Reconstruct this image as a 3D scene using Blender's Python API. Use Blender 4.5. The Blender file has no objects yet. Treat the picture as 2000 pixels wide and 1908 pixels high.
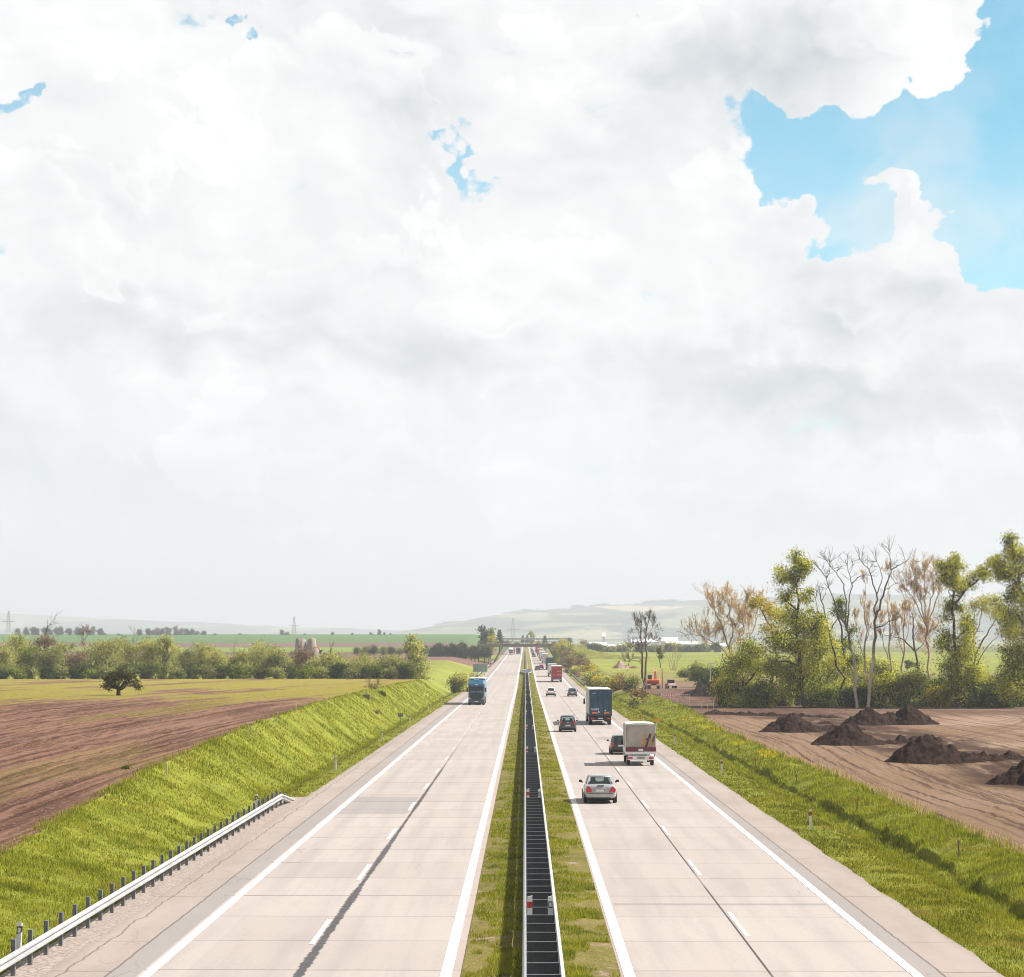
import bpy, math, random
import numpy as np
from mathutils import Vector, Matrix

# ------------------------------------------------------------------ camera, sky, sun, exposure
SC = bpy.context.scene
COL = SC.collection
EYE = 12.0                     # camera height over the level far carriageway
FPX = 4430.0                   # focal length in pixels of a 2000 px wide frame
cam = bpy.data.cameras.new('camera')
cam.sensor_width = 36.0
cam.lens = FPX / 2000.0 * 36.0
cam.clip_start = 1.0
cam.clip_end = 60000.0
camo = bpy.data.objects.new('camera', cam)
COL.objects.link(camo)
camo.location = (0, 0, EYE)
camo.rotation_euler = (math.radians(90) + math.atan(282 / FPX), 0, math.atan(26 / FPX))
SC.camera = camo

SUN_EL, SUN_AZ = math.radians(45), math.radians(86)      # azimuth clockwise from +Y
sun = bpy.data.lights.new('sun', 'SUN')
sun.energy = 5.0
sun.angle = math.radians(0.5)
sun.color = (1.0, 0.945, 0.875)
suno = bpy.data.objects.new('sun', sun)
COL.objects.link(suno)
_d = Vector((math.sin(SUN_AZ) * math.cos(SUN_EL), math.cos(SUN_AZ) * math.cos(SUN_EL), math.sin(SUN_EL)))
suno.rotation_euler = _d.to_track_quat('Z', 'Y').to_euler()
suno.location = (60, 0, 90)

SC.view_settings.view_transform = 'Standard'
SC.view_settings.look = 'None'
SC.view_settings.gamma = 1.0
SC.view_settings.use_curve_mapping = False
SC.view_settings.exposure = 0.95
SC.cycles.use_denoising = True
SC.cycles.denoiser = 'OPENIMAGEDENOISE'
SC.cycles.denoising_prefilter = 'ACCURATE'
SC.cycles.filter_width = 1.05
SC.cycles.max_bounces = 6
SC.cycles.diffuse_bounces = 3
SC.cycles.transparent_max_bounces = 8
SC.cycles.volume_bounces = 0
SC.cycles.sample_clamp_indirect = 4.0


class NT:
    """small helper to write node trees"""
    def __init__(s, tree):
        s.t = tree
        s.n = tree.nodes
        s.l = tree.links

    def new(s, typ, **kw):
        n = s.n.new(typ)
        for k, v in kw.items():
            setattr(n, k, v)
        return n

    def put(s, sock, v):
        if v is None:
            return
        if isinstance(v, bpy.types.NodeSocket):
            s.l.new(v, sock)
        elif isinstance(v, (tuple, list)):
            n = len(sock.default_value)
            v = tuple(v)
            sock.default_value = (v + (1.0,) * n)[:n]
        else:
            sock.default_value = v

    def math(s, op, a, b=None, c=None, clamp=False):
        n = s.new('ShaderNodeMath', operation=op, use_clamp=clamp)
        s.put(n.inputs[0], a)
        s.put(n.inputs[1], b)
        s.put(n.inputs[2], c)
        return n.outputs[0]

    def add(s, a, b): return s.math('ADD', a, b)
    def sub(s, a, b): return s.math('SUBTRACT', a, b)
    def mul(s, a, b): return s.math('MULTIPLY', a, b)

    def xyz(s, x, y, z=0.0):
        n = s.new('ShaderNodeCombineXYZ')
        s.put(n.inputs[0], x)
        s.put(n.inputs[1], y)
        s.put(n.inputs[2], z)
        return n.outputs[0]

    def sep(s, v):
        n = s.new('ShaderNodeSeparateXYZ')
        s.put(n.inputs[0], v)
        return n.outputs

    def noise(s, vec, scale, detail=4, rough=0.5, dims='3D', dist=0.0, color=False):
        n = s.new('ShaderNodeTexNoise', noise_dimensions=dims)
        s.put(n.inputs['Vector'], vec)
        n.inputs['Scale'].default_value = scale
        n.inputs['Detail'].default_value = detail
        n.inputs['Roughness'].default_value = rough
        n.inputs['Distortion'].default_value = dist
        return n.outputs['Color' if color else 'Fac']

    def voro(s, vec, scale, dims='2D', detail=0, rough=0.5, out='Distance', feature='F1'):
        n = s.new('ShaderNodeTexVoronoi', voronoi_dimensions=dims, feature=feature)
        s.put(n.inputs['Vector'], vec)
        n.inputs['Scale'].default_value = scale
        n.inputs['Detail'].default_value = detail
        n.inputs['Roughness'].default_value = rough
        return n.outputs[out]

    def ramp(s, v, lo, hi, a=0.0, b=1.0, smooth=True):
        n = s.new('ShaderNodeMapRange', interpolation_type='SMOOTHSTEP' if smooth else 'LINEAR')
        s.put(n.inputs[0], v)
        for i, q in enumerate((lo, hi, a, b)):
            s.put(n.inputs[i + 1], q)
        return n.outputs[0]

    def mix(s, f, a, b, mode='MIX'):
        n = s.new('ShaderNodeMix', data_type='RGBA', blend_type=mode)
        s.put(n.inputs[0], f)
        s.put(n.inputs[6], a)
        s.put(n.inputs[7], b)
        return n.outputs[2]

    def vadd(s, a, b, op='ADD'):
        n = s.new('ShaderNodeVectorMath', operation=op)
        s.put(n.inputs[0], a)
        s.put(n.inputs[1], b)
        return n.outputs[0]

    def vscale(s, a, f):
        n = s.new('ShaderNodeVectorMath', operation='SCALE')
        s.put(n.inputs[0], a)
        s.put(n.inputs[3], f)
        return n.outputs[0]


W = bpy.data.worlds.new('World')
SC.world = W
W.use_nodes = True
w = NT(W.node_tree)
w.n.clear()
tc = w.new('ShaderNodeTexCoord')
dx, dy, dz = w.sep(tc.outputs['Generated'])
az = w.math('ARCTAN2', dx, dy)
el = w.math('ARCSINE', dz)
U = w.mul(az, 4.43)
V = w.mul(el, 4.43)
sky = w.new('ShaderNodeTexSky', sky_type='NISHITA', sun_disc=False)
sky.sun_elevation = SUN_EL
sky.sun_rotation = SUN_AZ
sky.altitude = 200
sky.air_density = 1.0
sky.dust_density = 0.6
sky.ozone_density = 1.6
SKY = w.new('ShaderNodeBackground')
SKY.inputs['Strength'].default_value = 0.11
skyc = w.mix(1.0, sky.outputs[0], w.mix(w.ramp(w.add(V, w.mul(U, 0.35)), 0.95, 1.45), (0.62, 0.88, 0.80, 1), (0.37, 0.79, 0.74, 1)), 'MULTIPLY')
w.put(SKY.inputs['Color'], skyc)

P = w.xyz(U, w.mul(V, 1.25))
warp = w.vscale(w.vadd(w.noise(P, 2.3, 3, 0.5, '2D', color=True), (0.5, 0.5, 0.5), 'SUBTRACT'), 0.22)
P1 = w.vadd(P, warp)
warp2 = w.vscale(w.vadd(w.noise(P, 9.0, 4, 0.6, '2D', color=True), (0.5, 0.5, 0.5), 'SUBTRACT'), 0.07)
P2 = w.vadd(P1, warp2)


def puffs(vec):
    """cauliflower height: domes with creases at three sizes over soft billows"""
    a = w.voro(vec, 4.2, detail=2.6, rough=0.52)
    b = w.noise(vec, 2.6, 9, 0.56, '2D')
    return w.add(w.mul(w.math('SUBTRACT', 0.75, a), 0.55), w.mul(b, 0.9))


H0 = puffs(P2)
H1 = puffs(w.vadd(P2, (0.022, 0.030, 0)))
HB0 = w.noise(P1, 1.7, 5, 0.5, '2D')
HB1 = w.noise(w.vadd(P1, (0.07, 0.11, 0)), 1.7, 5, 0.5, '2D')


_n1 = w.sep(w.vadd(w.noise(P, 5.5, 6, 0.55, '2D', color=True), (0.5, 0.5, 0.5), 'SUBTRACT'))
_v1 = w.sub(w.voro(P1, 9.0, detail=2.0, rough=0.5), 0.35)
UW = w.add(U, w.add(w.mul(_n1[0], 0.20), w.mul(_v1, 0.05)))
VW = w.add(V, w.add(w.mul(_n1[1], 0.20), w.mul(_v1, 0.05)))


def blob(cx, cy, rx, ry, rot=0.0):
    """soft ellipse on the sky: 1 at its middle, 0 at its rim"""
    ca, sa = math.cos(rot), math.sin(rot)
    a, b = w.sub(UW, cx), w.sub(VW, cy)
    p = w.add(w.mul(a, ca / rx), w.mul(b, sa / rx))
    q = w.add(w.mul(a, -sa / ry), w.mul(b, ca / ry))
    r = w.math('SQRT', w.add(w.mul(p, p), w.mul(q, q)))
    return w.ramp(r, 1.0, 0.0, 0.0, 1.0, smooth=False)


def sky_xy(px, py):
    return (px - 1026) / 1000.0, (1236 - py) / 1000.0


def total(specs):
    out = None
    for (px, py, rx, ry, rot, k) in specs:
        c = sky_xy(px, py)
        b = w.mul(blob(c[0], c[1], rx / 1000.0, ry / 1000.0, math.radians(rot)), k)
        out = b if out is None else w.add(out, b)
    return out


HOLES = [(1800, 300, 520, 230, -33, 2.0), (1970, 330, 240, 380, 12, 2.0), (2030, 90, 190, 280, 10, 1.8),
         (1560, 275, 230, 100, -35, 1.5), (1700, 400, 160, 110, 0, 0.7),
         (1830, 530, 40, 50, 0, 0.8)]
WISPS = [(905, 285, 60, 34, -35, 1.0), (935, 330, 70, 42, -60, 1.15), (925, 385, 70, 50, 0, 0.62), (463, 32, 30, 40, 0, 1.35), (498, 24, 22, 18, 0, 1.2), (497, 85, 20, 44, 0, 0.8),
         (22, 220, 60, 30, 10, 1.5), (78, 202, 30, 24, 40, 1.4), (5, 500, 60, 50, 0, 1.05), (575, 383, 50, 14, 30, 0.95), (1265, 20, 16, 14, 0, 1.1), (870, 262, 40, 20, 0, 0.6)]
FILLS = [(1790, 365, 125, 140, 10, 2.9), (1850, 490, 120, 120, 30, 1.2), (1640, 110, 400, 190, 8, 2.4), (1860, 115, 130, 150, 0, 1.7), (1950, 650, 420, 190, -15, 1.2), (1570, 320, 40, 40, 0, 0.6)]
hole = w.sub(total(HOLES), total(FILLS))
FINE = w.sub(w.noise(P2, 16.0, 7, 0.62, '2D'), 0.5)
HN = w.add(w.sub(H0, 0.62), w.mul(FINE, 0.62))
dens = w.sub(w.add(w.mul(HN, 1.25), 1.02), w.mul(hole, 1.38))
back = w.math('MAXIMUM', w.ramp(w.math('ABSOLUTE', az), 0.75, 1.5), w.ramp(V, 1.55, 2.6))   # unseen sky overhead and behind, thinned to lower the fill light
dens = w.sub(dens, w.mul(back, 0.25))
alpha = w.ramp(dens, -0.08, 0.34)
veil = w.mul(w.ramp(w.noise(P1, 3.2, 5, 0.55, '2D'), 0.40, 0.70), w.ramp(w.add(V, w.mul(U, 0.25)), 1.35, 0.95, 0.12, 0.50))
alpha = w.math('MAXIMUM', alpha, veil)
wisp = w.add(w.sub(total(WISPS), 0.42), w.add(w.mul(FINE, 1.5), w.mul(HN, 0.5)))
alpha = w.mul(alpha, w.sub(1.0, w.mul(w.ramp(wisp, 0.0, 0.55), 0.92)))

relief = w.sub(H0, H1)
reliefb = w.sub(HB0, HB1)
fade = w.ramp(V, 0.02, 0.60, 0.30, 1.0)           # far clouds lose contrast towards the horizon
GREY = [(1180, 290, 230, 200, 20, 0.08), (600, 640, 700, 100, -4, 0.10), (1600, 745, 600, 120, -6, 0.10),
        (820, 40, 120, 60, 0, 0.10), (250, 930, 520, 110, 0, 0.07), (1100, 700, 400, 90, 0, 0.09)]
lum = w.sub(w.add(0.96, w.mul(w.sub(HB0, 0.5), -0.16)), w.mul(total(GREY), w.ramp(HB0, 0.3, 0.7, 0.6, 1.25)))
# banks of cumulus lying one before the other: bright rims, greyer bodies
BANKS = [
    ([(1430, 960, 300, 130, -6, 1.0), (1660, 990, 260, 120, 0, 1.0), (1890, 960, 170, 170, 0, 1.1), (2010, 960, 170, 170, 0, 1.0), (1230, 900, 160, 130, 0, 0.9)], 0.15, 0.35),
    ([(430, 850, 220, 150, 0, 1.1), (780, 830, 130, 170, 0, 1.0), (620, 900, 220, 110, 0, 0.9), (1020, 860, 160, 130, 0, 0.8), (60, 880, 180, 130, 0, 0.8)], 0.12, 0.36),
    ([(380, 1040, 140, 70, 10, 0.9), (640, 1030, 140, 60, 0, 0.7), (1080, 1010, 260, 50, 0, 0.7)], 0.05, 0.20),
    ([(1060, 560, 260, 130, -12, 1.1), (820, 470, 260, 150, 10, 1.1), (1200, 500, 170, 150, -30, 1.1), (520, 520, 280, 140, 0, 1.0), (1650, 630, 280, 110, 0, 1.0)], 0.12, 0.45),
    ([(230, 480, 260, 150, -20, 1.1), (420, 250, 220, 260, 10, 1.1), (90, 380, 180, 140, 0, 1.0)], 0.10, 0.4),
    ([(1500, 420, 300, 170, -30, 1.3), (1800, 560, 280, 150, -25, 1.2), (1420, 330, 120, 120, 0, 1.0), (1800, 370, 100, 120, 0, 1.2)], 0.15, 0.55),
    ([(720, 140, 180, 130, -30, 1.1), (500, 130, 160, 150, -20, 1.0), (840, 180, 90, 120, 0, 1.0)], 0.10, 0.4),
    ([(1180, 110, 260, 110, 10, 1.2), (1350, 120, 130, 150, 0, 1.1), (1000, 60, 150, 110, 0, 1.0)], 0.10, 0.4),
    ([(1690, 60, 240, 90, 0, 1.2), (1840, 110, 110, 120, 0, 1.3)], 0.02, 0.5),
]
for specs, dark, reach in BANKS:
    f = w.add(w.sub(total(specs), 0.30), w.mul(HN, 1.5))
    m = w.ramp(f, -0.02, 0.13)
    cy = sum((1236 - q[1]) * q[5] for q in specs) / sum(q[5] for q in specs) / 1000.0      # bright tops, greyer undersides
    ry = max(q[3] for q in specs) / 1000.0
    low = w.ramp(w.add(VW, w.mul(HN, 0.10)), cy + ry * 0.55, cy - ry * 0.75)
    inner = w.sub(1.03, w.mul(w.mul(low, w.ramp(f, 0.02, reach + 0.25, 0.35, 1.0)), dark * 1.15 + 0.02))
    mn = w.new('ShaderNodeMix', data_type='FLOAT')
    w.put(mn.inputs[0], m)
    w.put(mn.inputs[2], lum)
    w.put(mn.inputs[3], inner)
    lum = mn.outputs[0]
lum = w.sub(lum, w.mul(total([(1530, 130, 300, 150, 8, 0.36), (1250, 250, 180, 160, 20, 0.10), (1660, 745, 600, 130, -6, 0.20), (560, 660, 520, 80, -4, 0.12), (880, 200, 160, 120, 30, 0.10)]), w.ramp(HB0, 0.3, 0.7, 0.85, 1.1)))
lum = w.add(lum, w.add(w.mul(relief, 0.20), w.mul(reliefb, 0.42)))
lum = w.sub(lum, w.mul(w.ramp(V, 0.55, 0.0, 0.0, 1.0), 0.05))
lum = w.add(0.97, w.mul(w.sub(lum, 0.97), fade))
lum = w.math('MAXIMUM', w.math('MINIMUM', lum, 1.06), 0.55)
lum = w.mul(lum, w.sub(1.0, w.mul(back, 0.50)))          # unseen cloud overhead and behind, darkened to deepen the ground shadows
greyc = w.mix(w.math('MAXIMUM', w.ramp(lum, 0.6, 0.98), back), (0.86, 0.94, 1.0, 1), (0.985, 0.995, 1.0, 1))
cloudc = w.mix(1.0, greyc, w.xyz(lum, lum, lum), 'MULTIPLY')
CLOUD = w.new('ShaderNodeBackground')
CLOUD.inputs['Strength'].default_value = 0.515
w.put(CLOUD.inputs['Color'], cloudc)
mixs = w.new('ShaderNodeMixShader')
w.put(mixs.inputs[0], w.math('MAXIMUM', alpha, w.ramp(V, 0.20, 0.02)))
w.l.new(SKY.outputs[0], mixs.inputs[1])
w.l.new(CLOUD.outputs[0], mixs.inputs[2])
wo = w.new('ShaderNodeOutputWorld')
w.l.new(mixs.outputs[0], wo.inputs['Surface'])

# ------------------------------------------------------------------ naming, mesh and material helpers
def link(o, parent=None):
    COL.objects.link(o)
    if parent is not None:
        o.parent = parent
    return o


def tag(o, label=None, cat=None, group=None, kind=None):
    if label:
        o['label'] = label
    if cat:
        o['category'] = cat
    if group:
        o['group'] = group
    if kind:
        o['kind'] = kind
    return o


def empty(name, loc=(0, 0, 0), rz=0.0, parent=None):
    o = bpy.data.objects.new(name, None)
    o.location = loc
    o.rotation_euler = (0, 0, rz)
    o.empty_display_size = 0.3
    return link(o, parent)


def kids(o):
    return [c for c in COL.objects if c.parent == o]


_CH = {}


def copy_tree(o, parent=None, skip=()):
    c = o.copy()
    link(c, parent)
    for ch in _CH.get(o.name, ()):
        if ch.name.split('.')[0] not in skip:
            copy_tree(ch, c, skip)
    _CH[c.name] = [k for k in c.children]
    return c


def remember(o):
    """store the tree below o so that copies need no search"""
    _CH[o.name] = list(o.children)
    for c in o.children:
        remember(c)


def mesh_np(name, verts, faces, mat=None, parent=None, smooth=False):
    """verts (N,3) array, faces (M,k) array of equal sided polygons"""
    verts = np.asarray(verts, dtype=np.float32).reshape(-1, 3)
    faces = np.asarray(faces, dtype=np.int32)
    me = bpy.data.meshes.new(name)
    me.vertices.add(len(verts))
    me.vertices.foreach_set('co', verts.ravel())
    k = faces.shape[1]
    me.loops.add(faces.size)
    me.loops.foreach_set('vertex_index', faces.ravel())
    me.polygons.add(len(faces))
    me.polygons.foreach_set('loop_start', np.arange(0, faces.size, k, dtype=np.int32))
    me.polygons.foreach_set('loop_total', np.full(len(faces), k, dtype=np.int32))
    if smooth:
        me.polygons.foreach_set('use_smooth', np.ones(len(faces), dtype=bool))
    me.update(calc_edges=True)
    if mat:
        me.materials.append(mat)
    o = bpy.data.objects.new(name, me)
    return link(o, parent)


class MB:
    """collects shapes and links them as one mesh object"""
    def __init__(s):
        s.v, s.f = [], []

    def poly(s, pts):
        i = len(s.v)
        s.v += [tuple(p) for p in pts]
        s.f.append(tuple(range(i, i + len(pts))))
        return s

    def box(s, x0, x1, y0, y1, z0, z1):
        i = len(s.v)
        s.v += [(x0, y0, z0), (x1, y0, z0), (x1, y1, z0), (x0, y1, z0), (x0, y0, z1), (x1, y0, z1), (x1, y1, z1), (x0, y1, z1)]
        s.f += [tuple(i + k for k in q) for q in ((0, 3, 2, 1), (4, 5, 6, 7), (0, 1, 5, 4), (1, 2, 6, 5), (2, 3, 7, 6), (3, 0, 4, 7))]
        return s

    def loft(s, rings, close=True, caps=True):
        i = len(s.v)
        n = len(rings[0])
        for r in rings:
            s.v += [tuple(p) for p in r]
        for a in range(len(rings) - 1):
            for b in range(n if close else n - 1):
                c = (b + 1) % n
                s.f.append((i + a * n + b, i + a * n + c, i + (a + 1) * n + c, i + (a + 1) * n + b))
        if caps and close:
            s.f.append(tuple(i + b for b in reversed(range(n))))
            s.f.append(tuple(i + (len(rings) - 1) * n + b for b in range(n)))
        return s

    def prism(s, prof, axis, a, b):
        """closed profile of 2-D points pushed along an axis from a to b"""
        def p3(q, t):
            return {'x': (t, q[0], q[1]), 'y': (q[0], t, q[1]), 'z': (q[0], q[1], t)}[axis]
        return s.loft([[p3(q, a) for q in prof], [p3(q, b) for q in prof]])

    def tube(s, pts, radii, n=6, caps=True):
        rings = []
        pts = [Vector(p) for p in pts]
        for k, p in enumerate(pts):
            t = (pts[min(k + 1, len(pts) - 1)] - pts[max(k - 1, 0)])
            t = t.normalized() if t.length > 1e-6 else Vector((0, 0, 1))
            a = t.cross(Vector((0.31, 0.95, 0.05)))
            if a.length < 1e-3:
                a = t.cross(Vector((1, 0, 0)))
            a.normalize()
            b = t.cross(a)
            r = radii[k] if hasattr(radii, '__len__') else radii
            rings.append([p + (a * math.cos(2 * math.pi * j / n) + b * math.sin(2 * math.pi * j / n)) * r for j in range(n)])
        return s.loft(rings, True, caps)

    def disc(s, c, axis, r, half, n=16, r2=None):
        """short cylinder centred at c"""
        r2 = r if r2 is None else r2
        d = {'x': Vector((1, 0, 0)), 'y': Vector((0, 1, 0)), 'z': Vector((0, 0, 1))}[axis]
        c = Vector(c)
        a = Vector((0, 0, 1)) if axis != 'z' else Vector((1, 0, 0))
        b = d.cross(a)
        rings = []
        for q, rr in ((-half, r * 0.94), (-half * 0.7, r), (half * 0.7, r2), (half, r2 * 0.94)):
            rings.append([c + d * q + (a * math.cos(2 * math.pi * j / n) + b * math.sin(2 * math.pi * j / n)) * rr for j in range(n)])
        return s.loft(rings)

    def build(s, name, mat=None, parent=None, smooth=False, bevel=0.0, sub=0):
        me = bpy.data.meshes.new(name)
        me.from_pydata([tuple(p) for p in s.v], [], s.f)
        if smooth:
            me.polygons.foreach_set('use_smooth', [True] * len(me.polygons))
        me.update()
        if mat:
            me.materials.append(mat)
        o = link(bpy.data.objects.new(name, me), parent)
        if bevel:
            m = o.modifiers.new('bevel', 'BEVEL')
            m.width = bevel
            m.segments = 2
            m.limit_method = 'ANGLE'
        if sub:
            m = o.modifiers.new('subdivision', 'SUBSURF')
            m.levels = m.render_levels = sub
        return o


def material(name):
    m = bpy.data.materials.new(name)
    m.use_nodes = True
    t = NT(m.node_tree)
    t.bsdf = t.n['Principled BSDF']
    t.out = t.n['Material Output']
    t.pos = t.new('ShaderNodeNewGeometry').outputs['Position']
    t.obj = t.new('ShaderNodeTexCoord').outputs['Object']
    return m, t


def simple(name, col, rough=0.6, metal=0.0, var=0.10, scale=3.0, coat=0.0, spec=0.5, dirt=None):
    """plain surface with faint mottling so that it is not one flat tone"""
    m, t = material(name)
    n = t.noise(t.obj, scale, 5, 0.6)
    c = t.mix(t.ramp(n, 0.3, 0.7), tuple(q * (1 - var) for q in col) + (1,), tuple(min(1, q * (1 + var)) for q in col) + (1,))
    if dirt:
        z = t.sep(t.obj)[2]
        k = t.mul(t.ramp(t.add(z, t.mul(t.sub(n, 0.5), 0.5)), dirt[1], 0.1), dirt[2])
        c = t.mix(k, c, tuple(dirt[0]) + (1,))
    t.put(t.bsdf.inputs['Base Color'], c)
    t.put(t.bsdf.inputs['Roughness'], t.ramp(n, 0.2, 0.8, rough * 0.85, min(1, rough * 1.15)))
    t.bsdf.inputs['Metallic'].default_value = metal
    t.bsdf.inputs['Coat Weight'].default_value = coat
    t.bsdf.inputs['Specular IOR Level'].default_value = spec
    return m


# ------------------------------------------------------------------ lie of the land (metres; camera at x=0, y=0)
def drop_road(Y):
    """how far the carriageway lies below the camera"""
    Y = np.asarray(Y, dtype=float)
    a, b, s = 8.37 + 0.00714 * Y, 12.0, 0.10
    d = -s * np.logaddexp(-a / s, -b / s)
    return d - np.clip((Y - 900) * 0.001, 0, 1.2)


def road_z(Y):
    return EYE - drop_road(Y)


def smooth01(t):
    t = np.clip(t, 0, 1)
    return t * t * (3 - 2 * t)


# drop below the camera of the open land left and right of the cutting
LY = [-100, 60, 86, 101, 123, 143, 171, 213, 282, 350, 400, 440, 480, 700, 1000, 1060, 1500, 2250, 2600, 3500, 5000, 13000]
LD = [9.4, 8.9, 8.4, 7.93, 7.2, 6.9, 6.65, 6.6, 7.15, 7.8, 8.4, 8.8, 9.5, 9.5, 9.4, 9.0, 6.0, 0.9, 2.5, 14, 20, 22]
RY = [-100, 40, 100, 200, 316, 440, 520, 670, 1270, 2000, 3000, 5000, 13000]
RD = [8.35, 8.5, 8.85, 9.55, 10.35, 10.75, 10.9, 10.6, 10.5, 12.0, 17.0, 19, 20]


def vnoise(X, Y, sc, seed=0):
    """cheap smooth value noise"""
    X = np.asarray(X, float) / sc + seed * 17.13
    Y = np.asarray(Y, float) / sc + seed * 7.77
    xi, yi = np.floor(X), np.floor(Y)
    fx, fy = X - xi, Y - yi
    fx, fy = fx * fx * (3 - 2 * fx), fy * fy * (3 - 2 * fy)

    def h(a, b):
        q = np.sin(a * 127.1 + b * 311.7 + seed * 3.3) * 43758.5453
        return q - np.floor(q)
    return (h(xi, yi) * (1 - fx) + h(xi + 1, yi) * fx) * (1 - fy) + (h(xi, yi + 1) * (1 - fx) + h(xi + 1, yi + 1) * fx) * fy - 0.5


def crest_l(Y):
    return -20.0 - np.clip((np.asarray(Y, float) - 430) * 0.02, 0, 30) + 0.35 * vnoise(0, Y, 14, 5)


def crest_r(Y):
    return 19.6 + np.interp(np.asarray(Y, float), [220, 330, 400, 460, 2000], [0, 2.9, 2.2, 3.0, 14]) + 0.4 * vnoise(3, Y, 11, 6)


def terrain(X, Y):
    X, Y = np.broadcast_arrays(np.asarray(X, float), np.asarray(Y, float))
    rz = road_z(Y)
    fl = EYE - np.interp(Y, LY, LD)
    fr = EYE - np.interp(Y, RY, RD)
    fl = fl + np.where(Y < 2300, 0.5 * vnoise(X, Y, 90, 1) * smooth01((-X - 24) / 30), 0)
    fr = fr + 0.35 * vnoise(X, Y, 80, 2) * smooth01((X - 30) / 30)
    cl, cr = crest_l(Y), crest_r(Y)
    # left: verge, ditch, bank, field
    tl = (-15.1 - X) / (-15.1 - cl)
    zl = np.where(X > -13.6, rz - 0.05, np.where(X > -15.1, rz - 0.05 - 0.4 * smooth01((-13.6 - X) / 1.5),
         np.where(X > cl, (rz - 0.45) + (fl - rz + 0.45) * np.clip(0.75 * tl + 0.25 * smooth01(tl), 0, 1), fl)))
    tr = (X - 16.3) / (cr - 16.3)
    zr = np.where(X < 14.0, rz - 0.05, np.where(X < 16.3, rz - 0.05 - 0.55 * smooth01((X - 14.0) / 2.3),
         np.where(X < cr, (rz - 0.6) + (fr - rz + 0.6) * smooth01(tr), fr)))
    z = np.where(X < 0, zl, zr)
    mid = np.abs(X - 0.4) < 2.05
    z = np.where(np.abs(X) < 12.3, np.where(mid, rz + 0.03 - 0.05 * np.abs(X - 0.4), rz - 0.12), z)
    bank = ((X < -15.1) & (X > cl)) | ((X > 16.3) & (X < cr))
    z = z + np.where(bank, np.where(X < 0, 0.32, 0.85) * (0.34 * vnoise(X * 1.4, Y * 0.6, 2.9, 3) + 0.26 * vnoise(X * 1.2, Y * np.where(X < 0, 0.6, 1.0), 1.25, 4) + 0.20 * vnoise(X, Y, 0.55, 8)), 0)
    ledge = 16.75 + 0.25 * vnoise(7, Y, 6.0, 15) + 0.25 * vnoise(8, Y, 1.8, 16)
    z = z + np.where((X > 13) & (X < cr), 0.42 * smooth01((X - ledge) / 0.22) * (0.75 + 0.9 * vnoise(9, Y, 4.0, 17)) * smooth01((cr - X) / 1.8), 0)
    return z


def tz(x, y):
    return float(terrain(np.array([x]), np.array([y]))[0])


def sheet(name, xs, ys, mat, lift=0.0, kind='structure', label=None, fz=None, smooth=True):
    """grid over x in xs (list, or function of y giving a row) and y in ys"""
    ys = np.asarray(ys, float)
    rows = [np.asarray(xs(y) if callable(xs) else xs, float) for y in ys]
    X = np.array(rows)
    Y = np.repeat(ys[:, None], X.shape[1], 1)
    Z = (terrain(X, Y) if fz is None else fz(X, Y)) + lift
    n, m = X.shape
    i = np.arange(n * m).reshape(n, m)
    f = np.stack([i[:-1, :-1], i[:-1, 1:], i[1:, 1:], i[1:, :-1]], -1).reshape(-1, 4)
    o = mesh_np(name, np.stack([X, Y, Z], -1), f, mat, smooth=smooth)
    return tag(o, label, None, None, kind)


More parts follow.
